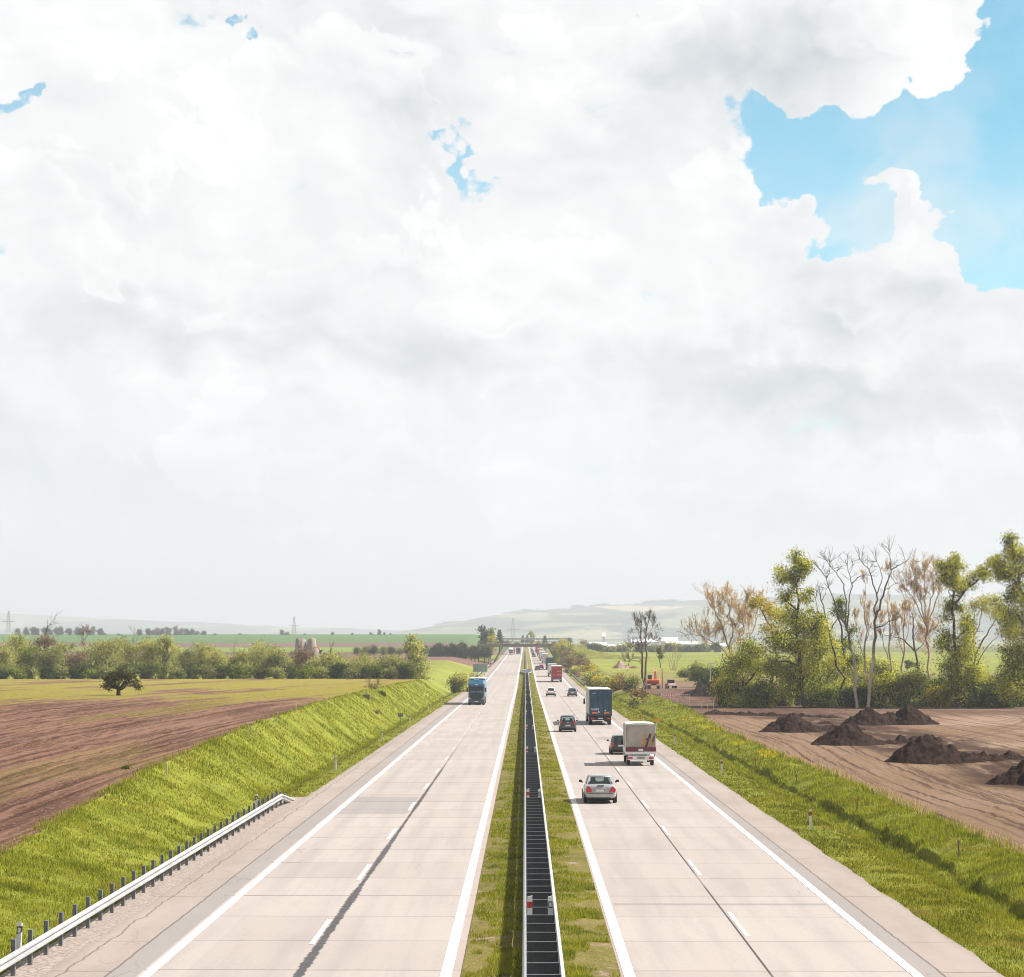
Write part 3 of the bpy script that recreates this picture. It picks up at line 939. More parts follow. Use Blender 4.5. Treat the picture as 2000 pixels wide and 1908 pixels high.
def skyline(px, Y):
    return [((x - 1026) * Y / FPX, (1236 - y) * Y / FPX) for x, y in px]


hill('hills_far_left', skyline([(-900, 1190), (-300, 1192), (0, 1197), (120, 1203), (250, 1208), (330, 1213), (480, 1217), (560, 1222), (680, 1226), (760, 1229), (900, 1232)], 11500), 11500, 3200, -16)
hill('hills_right', skyline([(700, 1246), (770, 1238), (830, 1227), (900, 1214), (960, 1203), (1000, 1198), (1050, 1192), (1110, 1188), (1200, 1181), (1300, 1176), (1400, 1171), (1500, 1164), (1600, 1159), (1760, 1160), (1900, 1166), (2100, 1175), (2600, 1190)], 9200), 9200, 3600, -14)

# ------------------------------------------------------------------ the air
def make_haze():
    mb = MB().box(-12000, 12000, -150, 13500, -27, 260)
    m = bpy.data.materials.new('hazy_air')
    m.use_nodes = True
    t = NT(m.node_tree)
    t.n.clear()
    v = t.new('ShaderNodeVolumePrincipled')
    v.inputs['Color'].default_value = (0.86, 0.92, 0.975, 1)
    v.inputs['Density'].default_value = HAZE
    v.inputs['Anisotropy'].default_value = 0.1
    o = t.new('ShaderNodeOutputMaterial')
    t.l.new(v.outputs[0], o.inputs['Volume'])
    tag(mb.build('haze', m), kind='stuff')


HAZE = 1.65e-4
make_haze()

# ------------------------------------------------------------------ roadside steel, posts and signs
M['steel'] = simple('galvanised_steel', (0.50, 0.515, 0.53), 0.42, 0.35, 0.12, 2.0)
M['steel_white'] = simple('weathered_pale_rail_steel', (0.37, 0.38, 0.39), 0.5, 0.15, 0.12, 1.5)
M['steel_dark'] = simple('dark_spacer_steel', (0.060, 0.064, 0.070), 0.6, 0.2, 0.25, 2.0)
M['post_steel'] = simple('grey_steel_post', (0.17, 0.185, 0.205), 0.55, 0.3, 0.2, 3.0)
M['white_plastic'] = simple('white_plastic', (0.74, 0.74, 0.73), 0.5, 0, 0.06, 4.0)
M['black'] = simple('black_plastic', (0.018, 0.018, 0.02), 0.5, 0, 0.2, 3.0)
M['red_refl'] = simple('red_reflector', (0.62, 0.03, 0.035), 0.3, 0, 0.15, 6.0)
M['amber_refl'] = simple('orange_reflector', (0.75, 0.22, 0.05), 0.35, 0, 0.15, 6.0)
M['white_refl'] = simple('white_reflector', (0.62, 0.66, 0.68), 0.3, 0, 0.1, 6.0)
M['wood'] = simple('grey_brown_wood', (0.24, 0.17, 0.115), 0.9, 0, 0.3, 3.0)
M['pale_wood'] = simple('pale_weathered_wood', (0.50, 0.47, 0.42), 0.9, 0, 0.15, 3.0)
M['sign_back'] = simple('sheet_metal_sign_back', (0.27, 0.36, 0.37), 0.5, 0.3, 0.12, 1.0)
M['blue_sign'] = simple('blue_sign', (0.03, 0.10, 0.24), 0.4, 0, 0.1, 3.0)
M['orange'] = simple('orange_sheet', (0.85, 0.36, 0.03), 0.5, 0, 0.08, 3.0)
M['red_paint'] = simple('orange_red_paint', (0.72, 0.12, 0.06), 0.45, 0, 0.12, 2.0)
M['concrete_grey'] = simple('grey_concrete', (0.30, 0.28, 0.27), 0.9, 0, 0.15, 1.0)

WPROF = [(0.0, 0.0), (0.04, 0.01), (0.085, 0.055), (0.085, 0.095), (0.0, 0.135), (0.0, 0.175), (0.085, 0.215), (0.085, 0.255), (0.04, 0.30), (0.0, 0.31)]


def rail(name, line, side, parent, mat, top=0.75, step=4.0):
    """W-beam that follows line(y) -> x from y0 to y1; side is the way the corrugation faces"""
    y0, y1, fx, fz = line
    ys = np.arange(y0, y1 + 0.01, step)
    rings = []
    for y in ys:
        x, z = fx(y), float(road_z(y)) + fz(y)
        rings.append([(x + side * a, y, z + top - 0.31 + b) for a, b in WPROF] + [(x + side * (a - 0.006), y, z + top - 0.31 + b) for a, b in reversed(WPROF)])
    mb = MB().loft(rings)
    return mb.build(name, mat, parent)


def bulge(y):
    """the two rails part round the widened spot and come together behind it"""
    if y < 650:
        return 0.42
    if y < 700:
        return 0.42 + 1.05 * smooth01((y - 650) / 26)
    return 0.42 + 1.05 * smooth01((722 - y) / 18) - 0.20 * smooth01((y - 712) / 20)


MC = 0.43
bar = tag(empty('median_barrier', (MC, 60, float(road_z(60)))), 'long double steel crash barrier with dark spacers along the grass median', 'crash barrier')
bar_parent_inv = Matrix.Translation(bar.location).inverted()


def child_at(o, parent):
    """keep a child built in world metres where it stands"""
    o.parent = parent
    o.matrix_parent_inverse = Matrix.Translation(parent.location).inverted()
    return o


rl = rail('rail', (20, 1500, lambda y: MC - bulge(y), lambda y: 0.0), -1, None, M['steel_white'], 0.78)
rr_ = rail('rail', (20, 1500, lambda y: MC + bulge(y), lambda y: 0.0), 1, None, M['steel_white'], 0.78)
lo1 = rail('added_shadow_rail', (20, 648, lambda y: MC - 0.38, lambda y: 0.0), -1, None, M['steel_white'], 0.45)  # lower beams added to cast a solid shadow strip on the median
lo2 = rail('added_shadow_rail', (20, 648, lambda y: MC + 0.38, lambda y: 0.0), 1, None, M['steel_white'], 0.45)
for o in (rl, rr_, lo1, lo2):
    child_at(o, bar)
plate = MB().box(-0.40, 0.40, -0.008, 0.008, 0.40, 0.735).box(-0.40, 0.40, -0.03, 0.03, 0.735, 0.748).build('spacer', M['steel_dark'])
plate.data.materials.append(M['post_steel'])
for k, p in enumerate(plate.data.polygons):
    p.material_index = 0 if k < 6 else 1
post_m = MB().box(-0.05, 0.05, 0.03, 0.13, -0.15, 0.70).build('post', M['post_steel'])
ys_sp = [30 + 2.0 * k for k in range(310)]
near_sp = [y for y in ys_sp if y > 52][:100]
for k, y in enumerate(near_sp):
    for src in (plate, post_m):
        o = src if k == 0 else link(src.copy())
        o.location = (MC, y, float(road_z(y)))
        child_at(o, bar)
rest = [y for y in ys_sp if y not in set(near_sp)]
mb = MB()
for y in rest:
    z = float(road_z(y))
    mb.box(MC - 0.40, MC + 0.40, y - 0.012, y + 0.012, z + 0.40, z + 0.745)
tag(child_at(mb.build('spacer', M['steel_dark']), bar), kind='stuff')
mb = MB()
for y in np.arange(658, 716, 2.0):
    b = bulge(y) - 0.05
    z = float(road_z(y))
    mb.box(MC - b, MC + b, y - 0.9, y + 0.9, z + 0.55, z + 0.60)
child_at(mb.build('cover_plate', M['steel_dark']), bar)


def guardrail(label, x, y0, y1, side, drop=False, mat='steel_white', posts=True, step=2.0, group=None):
    g = tag(empty('guardrail', (x, y0, float(road_z(y0)))), label, 'guardrail', group)
    fz = (lambda y: -0.74 * float(np.clip((y - (y1 - 7)) / 7, 0, 1))) if drop else (lambda y: 0.0)
    fx = lambda y: x
    child_at(rail('rail', (y0, y1, fx, fz), side, None, M[mat], step=1.0 if drop else 4.0), g)
    src = None
    k = 0
    y = y0 + 1.0
    far = MB()
    while y < y1 - 1.5:
        z = float(road_z(y)) + fz(y)
        if k < 100 and y < 420:
            if src is None:
                src = MB().prism([(-0.055, -0.6), (0.055, -0.6), (0.055, 0.52), (0.235, 0.53), (0.235, 0.64), (0.055, 0.65), (0.055, 0.93), (-0.055, 0.93)], 'y', -0.07, 0.07).build('post', M['post_steel'])
                o = src
            else:
                o = link(src.copy())
            o.location = (x - side * 0.24, y, z)
            if side < 0:
                o.scale = (-1, 1, 1)
            child_at(o, g)
        else:
            far.box(x - side * 0.2 - 0.06, x - side * 0.2 + 0.06, y - 0.06, y + 0.06, z - 0.5, z + 0.72)
        k += 1
        y += step
    if far.v:
        child_at(far.build('post', M['post_steel']), g)
    return g


guardrail('pale steel guardrail on dark posts beside the near left shoulder with a sloping end', -12.95, 40, 128, 1, True)
guardrail('distant guardrail along the right shoulder beyond the blue trailer', 13.1, 512, 760, -1, group='far guardrails')
guardrail('bright guardrail at the left shoulder beside the metal sign panel', -13.2, 628, 830, 1, group='far guardrails')
guardrail('far guardrail on the left shoulder just before the bridge', -13.2, 880, 1010, 1, group='far guardrails')


def cyl_post(h, w, d):
    """slightly tapered marker post with slanted top"""
    mb = MB()
    r = [[(-w, -d, 0), (w, -d, 0), (w, d, 0), (-w, d, 0)], [(-w, -d, h * 0.6), (w, -d, h * 0.6), (w, d, h * 0.6), (-w, d, h * 0.6)],
         [(-w * 0.92, -d, h), (w * 0.92, -d, h), (w * 0.92, d, h - 0.05), (-w * 0.92, d, h - 0.05)]]
    return mb.loft(r)


def make_delineator(refl):
    g = empty('marker_post')
    cyl_post(1.02, 0.062, 0.05).build('post_body', M['white_plastic'], g)
    b = MB()
    z0, z1, sl = 0.70, 0.90, 0.05
    b.loft([[(-0.066, -0.055, z0), (0.066, -0.055, z0 + sl), (0.066, 0.055, z0 + sl), (-0.066, 0.055, z0)],
            [(-0.064, -0.055, z1), (0.064, -0.055, z1 + sl * 0.3), (0.064, 0.055, z1 + sl * 0.3), (-0.064, 0.055, z1)]])
    b.build('black_band', M['black'], g)
    MB().box(-0.038, 0.038, -0.062, -0.052, 0.745, 0.87).build('reflector', M[refl], g)
    remember(g)
    return g


ORD = ['first', 'second', 'third', 'fourth', 'fifth', 'sixth', 'seventh', 'eighth', 'ninth', 'tenth', 'eleventh', 'twelfth']
src = make_delineator('red_refl')
for k, y in enumerate([107, 155, 204, 258, 308, 356, 405, 455]):
    o = src if k == 0 else copy_tree(src)
    o.location = (13.35, y, tz(13.35, y) - 0.04)
    o.rotation_euler = (math.radians(random.Random(k).uniform(-2, 2)), math.radians(random.Random(k + 50).uniform(-3, 3)), 0)
    tag(o, 'white marker post with red reflector on the right grass verge, %s one from the camera' % ORD[k], 'marker post', 'marker posts on the right verge')
src = make_delineator('white_refl')
for k, y in enumerate([60, 113, 160, 212, 262, 312, 362, 412, 462]):
    o = src if k == 0 else copy_tree(src)
    o.location = (-13.30, y, tz(-13.3, y) + (0.28 if k < 2 else -0.04))
    o.rotation_euler = (math.radians(random.Random(k + 90).uniform(-2, 2)), math.radians(random.Random(k + 70).uniform(-3, 3)), 0)
    tag(o, 'white marker post with black band on the left verge, %s one from the camera' % ORD[k], 'marker post', 'marker posts on the left verge')


def make_median_marker(red):
    g = empty('barrier_marker')
    MB().loft([[(-0.075, -0.03, 0.38), (0.075, -0.03, 0.38), (0.075, 0.03, 0.38), (-0.075, 0.03, 0.38)],
               [(-0.075, -0.03, 1.06), (0.075, -0.03, 1.10), (0.075, 0.03, 1.10), (-0.075, 0.03, 1.06)]]).build('panel', M['white_plastic'], g)
    if red:
        f = MB().box(-0.077, 0.077, -0.034, -0.028, 0.74, 0.92).build('reflector', M['red_refl'], g)
        MB().box(-0.012, 0.012, -0.037, -0.0345, 0.745, 0.915).build('dark_bar', M['black'], f)
    else:
        f = MB().box(-0.062, 0.062, -0.034, -0.028, 0.74, 0.93).build('black_frame', M['black'], g)
        MB().box(-0.034, 0.034, -0.038, -0.0345, 0.775, 0.895).build('reflector', M['white_refl'], f)
    remember(g)
    return g


sr, sw = make_median_marker(True), make_median_marker(False)
for k, y in enumerate([67.88, 119.88, 171.88, 221.88, 273.88, 323.88, 375.88, 425.88, 477.88, 527.88]):
    for src, dx, nm, col in ((sr, -0.30, 'red', 'left'), (sw, 0.31, 'white', 'right')):
        o = src if k == 0 else copy_tree(src)
        o.location = (MC + dx, y, float(road_z(y)))
        tag(o, 'white panel with %s reflector inside the median barrier, %s pair from the camera' % (nm, ORD[k]), 'marker panel', '%s marker panels on the median barrier' % nm)


def stake(x, y, h, label, mat='pale_wood', tip=None, lean=0.0, r=0.028):
    g = tag(empty('stake', (x, y, tz(x, y) - 0.05)), label, 'stake', 'survey stakes')
    g.rotation_euler = (0, lean, 0)
    MB().loft([[(-r, -r, 0), (r, -r, 0), (r, r, 0), (-r, r, 0)], [(-r, -r, h), (r, -r, h), (r, r, h), (-r, r, h)], [(-r * .3, -r * .3, h + .04), (r * .3, -r * .3, h + .04), (r * .3, r * .3, h + .04), (-r * .3, r * .3, h + .04)]]).build('shaft', M[mat], g)
    if tip:
        MB().box(-r * 1.5, r * 1.5, -r * 1.5, r * 1.5, h - 0.16, h - 0.02).build('tip', M[tip], g)
    return g


for k, (x, y) in enumerate([(-19.0, 121), (-19.2, 158), (-19.4, 178), (-19.6, 195), (-19.3, 222), (-19.5, 248), (-19.2, 300)]):
    stake(x, y, 0.9, 'pale wooden survey stake at the top of the left bank, %s one from the camera' % ORD[k], 'pale_wood', None, 0.05 * ((k % 3) - 1))
for k, (x, y) in enumerate([(17.6, 93), (17.4, 120), (17.2, 145), (16.9, 168), (17.4, 186)]):
    stake(x, y, 0.75, 'thin brown stake with dark tip in the right ditch grass, %s one from the camera' % ORD[k], 'wood', 'red_refl' if k % 2 else 'wood', 0.04 * (k % 2))

# blue kilometre plate on the left verge
g = tag(empty('kilometre_sign', (-14.35, 262, tz(-14.35, 262) - 0.05)), 'small blue plate on a grey post on the left verge', 'road sign')
MB().tube([(0, 0, 0), (0, 0, 1.25)], 0.045, 8).build('post', M['post_steel'], g)
MB().box(-0.30, 0.30, -0.06, -0.035, 1.0, 1.38).build('plate', M['blue_sign'], g, bevel=0.01)
MB().box(-0.22, 0.22, -0.065, -0.058, 1.16, 1.22).build('white_band', M['white_refl'], g)
# orange board on the right verge
g = tag(empty('orange_board', (13.9, 241, tz(13.9, 241) - 0.05)), 'orange information board on a thin white post on the right verge', 'road sign')
MB().tube([(0, 0, 0), (0, 0, 1.15)], 0.03, 8).build('post', M['white_plastic'], g)
MB().box(-0.30, 0.30, -0.05, -0.03, 0.86, 1.18).build('board', M['orange'], g, bevel=0.01)
# grey sheet metal sign seen from behind in the left meadow
yy = 640
g = tag(empty('sign_panel', (-12.75, yy, tz(-14.5, yy) - 0.3)), 'grey sheet metal sign panel on two posts in the meadow by the left shoulder', 'road sign')
g.location.x = -12.7 - 0.0
g.location.x = -13.9
mb = MB().box(-2.0, 2.0, -0.03, 0.03, 1.9, 4.0)
mb.build('panel', M['sign_back'], g)
mb = MB()
for q in (-1.5, -0.75, 0.0, 0.75, 1.5):
    mb.box(q - 0.04, q + 0.04, -0.09, -0.031, 1.92, 3.98)
mb.box(-2.0, 2.0, -0.09, -0.031, 1.86, 1.94)
mb.build('stiffener', M['post_steel'], g)
for q in (-1.2, 1.2):
    MB().tube([(q, 0.08, 0), (q, 0.08, 3.6)], 0.07, 8).build('post', M['steel'], g)
g.location.x = (938 - 1026) * yy / FPX
# orange roadworks barrier behind the blue lorry, and the trailer on the other side
def works_board(x, y, label):
    g = tag(empty('works_barrier', (x, y, tz(x, y) - 0.1)), label, 'works barrier')
    for k in range(3):
        MB().box(-0.55, 0.55, -0.03, 0.03, 0.75 + 0.42 * k, 1.02 + 0.42 * k).build('board', M['red_paint'], g)
        m = MB()
        for q in (-0.36, 0.02, 0.40):
            m.poly([(q - 0.1, -0.034, 0.76 + 0.42 * k), (q + 0.04, -0.034, 0.76 + 0.42 * k), (q + 0.14, -0.034, 1.01 + 0.42 * k), (q, -0.034, 1.01 + 0.42 * k)])
        m.build('white_stripes', M['white_refl'], g)
    for q in (-0.4, 0.4):
        MB().box(q - 0.03, q + 0.03, 0.031, 0.08, 0, 1.9).build('post', M['post_steel'], g)
    return g


works_board(-13.9, 590, 'orange red striped works barrier above the blue lorry on the left verge')
works_board(13.9, 610, 'orange red striped works barrier behind the far right guardrail')
y = 598
g = tag(empty('equipment_trailer', (15.4, y, tz(15.4, y) - 0.05)), 'white and grey equipment trailer parked behind the far right guardrail', 'trailer')
MB().box(-0.95, 0.85, -0.7, 0.7, 0.45, 1.15).build('trailer_box', M['steel'], g, bevel=0.06)
MB().box(-0.97, 0.87, -0.72, 0.72, 1.15, 1.24).build('lid', M['white_plastic'], g, bevel=0.03)
for s in (-0.45, 0.45):
    MB().disc((s, -0.75, 0.3), 'y', 0.3, 0.1).build('wheel', M['black'], g)
MB().tube([(0.85, 0, 0.5), (1.6, 0, 0.45)], 0.05, 6).build('drawbar', M['post_steel'], g)
# concrete block and the brush beside it on the left crest
x, y = (717 - 1026) * 272 / FPX, 272
g = tag(empty('concrete_block', (x, y, tz(x, y) - 0.1)), 'square weathered concrete block on the crest of the left bank', 'concrete block')
MB().box(-0.42, 0.42, -0.42, 0.42, 0, 0.62).build('block', simple('brown_stained_concrete', (0.17, 0.115, 0.09), 0.95, var=0.25), g, bevel=0.04)
MB().box(-0.36, 0.36, -0.36, 0.36, 0.62, 0.66).build('lid', M['concrete_grey'], g, bevel=0.01)


def utility_pole(x, y, h, label, mat, arm=True, lean=0.0):
    g = tag(empty('utility_pole', (x, y, tz(x, y) - 0.2)), label, 'utility pole')
    g.rotation_euler = (0, lean, 0)
    MB().tube([(0, 0, 0), (0, 0, h * 0.5), (0, 0, h)], [0.13, 0.115, 0.09], 8).build('pole', mat, g)
    if arm:
        MB().box(-0.7, 0.7, -0.05, 0.05, h - 0.25, h - 0.14).build('crossarm', mat, g)
        for q in (-0.6, 0, 0.6):
            MB().disc((q, 0, h - 0.05 if q else h + 0.06), 'z', 0.05, 0.09, 8).build('insulator', M['white_plastic'], g)
    return g


utility_pole((1293 - 1026) * 450 / FPX, 450, 4.1, 'short dark wooden pole standing beside the red excavator', M['wood'], False, -0.02)
utility_pole((1385 - 1026) * 420 / FPX, 420, 5.6, 'pale utility pole with crossarm rising behind the black earth mound', M['pale_wood'], True, 0.035)

# red and white tape round the dig
def tape(x0, x1, y0, y1, label):
    g = tag(empty('barrier_tape', (x0, y0, tz(x0, y0))), label, 'barrier tape')
    n = max(2, int(math.hypot(x1 - x0, y1 - y0) / 1.6))
    for k in range(n + 1):
        q = k / n
        x, y = x0 + (x1 - x0) * q, y0 + (y1 - y0) * q
        z = tz(x, y)
        child_at(MB().box(x - 0.03, x + 0.03, y - 0.03, y + 0.03, z - 0.1, z + 0.85).build('stake', M['white_plastic']), g)
    seg = 26
    for mat, par in (('white_plastic', 0), ('red_refl', 1)):
        mb = MB()
        for k in range(seg):
            if k % 2 != par:
                continue
            a, b = k / seg, (k + 1) / seg
            pa, pb = [(x0 + (x1 - x0) * q, y0 + (y1 - y0) * q) for q in (a, b)]
            for z0, z1 in ((0.66, 0.76),):
                za, zb = tz(*pa), tz(*pb)
                mb.poly([(pa[0], pa[1] - 0.035, za + z0), (pb[0], pb[1] - 0.035, zb + z0), (pb[0], pb[1] - 0.035, zb + z1), (pa[0], pa[1] - 0.035, za + z1)])
        child_at(mb.build('tape', M[mat]), g)


tape(21.6, 26.2, 362, 364, 'red and white barrier tape nearest the excavator on the dirt track')
tape(22.2, 25.6, 332, 330, 'red and white barrier tape on stakes at the middle of the dirt track')
tape(24.3, 25.8, 314, 312, 'short barrier tape nearest the camera beside the trees')


# ------------------------------------------------------------------ bridges, sheds and pylons
M['bridge'] = simple('brown_bridge_concrete', (0.20, 0.155, 0.135), 0.9, 0, 0.15, 0.4)
def bridge(y, zb, zt, x0, x1, label, mat, legs=True):
    g = tag(empty('road_bridge', (0, y, float(road_z(y)))), label, 'bridge')
    zr = float(road_z(y))
    MB().box(x0, x1, -4.5, 4.5, zb - zr, zt - zr).build('deck', mat, g)
    for s, yy in ((-1, -4.7), (1, 4.7)):
        m = MB().box(x0, x1, yy - 0.06, yy + 0.06, zt - zr + 0.95, zt - zr + 1.05)
        k = x0
        while k <= x1:
            m.box(k - 0.05, k + 0.05, yy - 0.04, yy + 0.04, zt - zr - 0.1, zt - zr + 0.95)
            k += 2.5
        m.build('railing', M['post_steel'], g)
    if legs:
        for s in (-1, 1):
            for q in (-3.0, 3.0):
                a, b = s * 9.6, s * 13.4
                MB().loft([[(b - 0.35, q - 0.5, -0.5), (b + 0.35, q - 0.5, -0.5), (b + 0.35, q + 0.5, -0.5), (b - 0.35, q + 0.5, -0.5)],
                           [(a - 0.3, q - 0.5, zb - zr - 0.002), (a + 0.4, q - 0.5, zb - zr - 0.002), (a + 0.4, q + 0.5, zb - zr - 0.002), (a - 0.3, q + 0.5, zb - zr - 0.002)]]).build('leg', mat, g)
    return g


bridge(955, 6.35, 7.6, -20, 20, 'low brown overpass with slanted legs crossing both carriageways', M['bridge'])
bridge(1750, 7.2, 8.4, -34, 36, 'fainter grey overpass behind the brown bridge', simple('pale_bridge_concrete', (0.30, 0.30, 0.31), 0.9, 0, 0.1, 0.3), True)
for nm, s in (('bridge_ramp', -1), ('bridge_ramp', 1)):
    xs = [s * 24, s * 60, s * 110]
    v = MB()
    prof = [(s * 15.5, 1.0), (s * 18.5, 5.9), (s * 23, 6.4), (s * 36, 3.2), (s * 70, 0.5)]
    v.loft([[(x, 955 - 16, 0.5), (x, 955 - 5, z), (x, 955 + 5, z), (x, 955 + 16, 0.5)] for x, z in prof])
    tag(v.build(nm, M['verge']), kind='structure')

M['shed_white'] = simple('white_shed_roof', (0.80, 0.80, 0.80), 0.5, 0, 0.04, 0.1)
M['shed_wall'] = simple('pale_shed_wall', (0.45, 0.46, 0.48), 0.7, 0, 0.1, 0.1)
M['glass_far'] = simple('dark_shed_windows', (0.10, 0.12, 0.14), 0.3, 0, 0.1, 0.2)
SHEDS = [(1150, 1184, 1256, 3000, 5, 'long white roofed shed behind the hedge just right of the motorway'),
         (1188, 1222, 1259, 3050, 4, 'second white shed, right of the long one near the motorway'),
         (1232, 1285, 1249, 3600, 6, 'white factory hall behind the bare double trunked tree'),
         (1290, 1322, 1247, 3700, 8, 'tall pale factory hall right of the bare double trunked tree'),
         (1300, 1362, 1254, 3300, 5, 'widest white factory hall below the hill on the right'),
         (1365, 1420, 1258, 3200, 5, 'white hall half hidden by the right hand trees'),
         (1090, 1118, 1256, 3200, 4, 'small white shed seen past the right end of the bridge'),
         (1176, 1181, 1238, 4200, 8, 'tiny white house alone low on the hillside')]
for (a, b, yb, Y, h, lab) in SHEDS:
    x0, x1 = (a - 1026) * Y / FPX, (b - 1026) * Y / FPX
    z = EYE - (yb - 1236) * Y / FPX
    zb = z - h * 1.0
    g = tag(empty('shed', ((x0 + x1) / 2, Y, zb)), lab, 'shed')
    hw, d = (x1 - x0) / 2, 14
    MB().box(-hw, hw, -d, d, -12, h * 0.55).build('wall', M['shed_wall'], g)
    MB().prism([(-d - 0.6, h * 0.55 + 0.02), (d + 0.6, h * 0.55 + 0.02), (0, h * 1.35)], 'x', -hw - 0.6, hw + 0.6).build('roof', M['shed_white'], g)
    m = MB()
    n = max(2, int(hw / 5))
    for k in range(n):
        c = -hw + (k + 0.5) * 2 * hw / n
        m.box(c - hw / n * 0.6, c + hw / n * 0.6, -d - 0.1, -d - 0.03, h * 0.2, h * 0.4)
    m.build('window_band', M['glass_far'], g)

def pylon(px, ybase, ytop, Y, label):
    x, z0, z1 = (px - 1026) * Y / FPX, EYE - (ybase - 1236) * Y / FPX, EYE - (ytop - 1236) * Y / FPX
    H = z1 - z0
    g = tag(empty('power_pylon', (x, Y, z0)), label, 'pylon')
    m = MB()
    r = 0.055 * H / 10
    wd = lambda q: 0.085 * H * (1 - q) + 0.022 * H
    for sx in (-1, 1):
        for sy in (-1, 1):
            m.tube([(sx * wd(0), sy * wd(0), 0), (sx * wd(0.55), sy * wd(0.55), H * 0.55), (sx * wd(1), sy * wd(1), H)], r, 4)
    for k in range(9):
        a, b = k / 9, (k + 1) / 9
        for sx in (-1, 1):
            m.tube([(sx * wd(a), -wd(a), a * H), (-sx * wd(b), -wd(b), b * H)], r * 0.7, 4)
            m.tube([(sx * wd(a), wd(a), a * H), (-sx * wd(b), wd(b), b * H)], r * 0.7, 4)
    m.build('lattice_tower', M['post_steel'], g)
    for q, L in ((0.50, 0.30), (0.86, 0.06)):
        m = MB()
        for s in (-1, 1):
            m.tube([(0, 0, q * H + 0.03 * H), (s * L * H, 0, q * H)], r, 4)
            m.tube([(0, 0, q * H), (s * L * H, 0, q * H)], r, 4)
        m.build('crossarm', M['post_steel'], g)
    return g


pylon(575, 1240, 1203, 2700, 'lattice power pylon standing beyond the green field left of centre')
pylon(17, 1234, 1192, 2700, 'lattice power pylon at the far left edge of the horizon')
pylon(1002, 1252, 1206, 3000, 'faint lattice pylon in front of the hill just left of the motorway')
g = tag(empty('light_mast', (29.0 * 1.7, 830, tz(50, 830))), 'thin light mast', 'mast')
bpy.data.objects.remove(g)

# ------------------------------------------------------------------ vehicles
def car_paint(name, col, metal=0.0, rough=0.35):
    return simple(name, col, rough, metal, 0.03, 0.8, coat=0.6)


def glass(name, tint=(0.30, 0.42, 0.44), clear=0.55):
    m, t = material(name)
    t.n.remove(t.bsdf)
    tr = t.new('ShaderNodeBsdfTransparent')
    tr.inputs['Color'].default_value = tint + (1,)
    gl = t.new('ShaderNodeBsdfGlossy')
    gl.inputs['Roughness'].default_value = 0.06
    df = t.new('ShaderNodeBsdfDiffuse')
    df.inputs['Color'].default_value = (tint[0] * 0.10, tint[1] * 0.10, tint[2] * 0.10, 1)
    a = t.new('ShaderNodeMixShader')
    a.inputs[0].default_value = 1 - clear
    t.l.new(tr.outputs[0], a.inputs[1])
    t.l.new(df.outputs[0], a.inputs[2])
    lw = t.new('ShaderNodeLayerWeight')
    lw.inputs['Blend'].default_value = 0.30
    b = t.new('ShaderNodeMixShader')
    t.l.new(lw.outputs['Fresnel'], b.inputs[0])
    t.l.new(a.outputs[0], b.inputs[1])
    t.l.new(gl.outputs[0], b.inputs[2])
    t.l.new(b.outputs[0], t.out.inputs['Surface'])
    return m


M['glass'] = glass('tinted_car_glass')
M['glass_clear'] = glass('pale_teal_car_glass', (0.66, 0.78, 0.78), 0.85)
M['glass_dark'] = simple('dark_glass', (0.02, 0.03, 0.035), 0.08, 0, 0.1, 1.0)
M['tyre'] = simple('tyre_rubber', (0.022, 0.022, 0.023), 0.85, 0, 0.2, 5.0)
M['rim'] = simple('alloy_rim', (0.42, 0.43, 0.44), 0.35, 0.7, 0.1, 4.0)
M['seat'] = simple('dark_seat_cloth', (0.045, 0.06, 0.068), 0.9, 0, 0.2, 4.0)
M['lamp_red'] = simple('red_tail_lamp', (0.55, 0.02, 0.03), 0.2, 0, 0.25, 7.0, coat=0.5)
M['lamp_white'] = simple('clear_lamp', (0.70, 0.72, 0.74), 0.15, 0.2, 0.15, 7.0, coat=0.5)
M['plate'] = simple('white_number_plate', (0.72, 0.72, 0.70), 0.4, 0, 0.05, 5.0)
M['chrome'] = simple('bright_trim', (0.62, 0.63, 0.65), 0.2, 0.8, 0.05, 3.0)
M['under'] = simple('underbody', (0.02, 0.02, 0.02), 0.9, 0, 0.2, 3.0)


def sym(pts):
    """half section (x>=0, from bottom middle to top middle) -> closed ring"""
    return [p for p in pts] + [(-x, y, z) for x, y, z in reversed(pts)][0:]


def wheels(g, xs, ys, r, w, rimmat='rim'):
    for y in ys:
        for s in (-1, 1):
            t_ = MB().disc((s * xs, y, r), 'x', r, w / 2, 20).build('wheel', M['tyre'], g, smooth=True)
            MB().disc((s * (xs + w * 0.47), y, r), 'x', r * 0.66, 0.02, 14).build('rim', M[rimmat], t_)


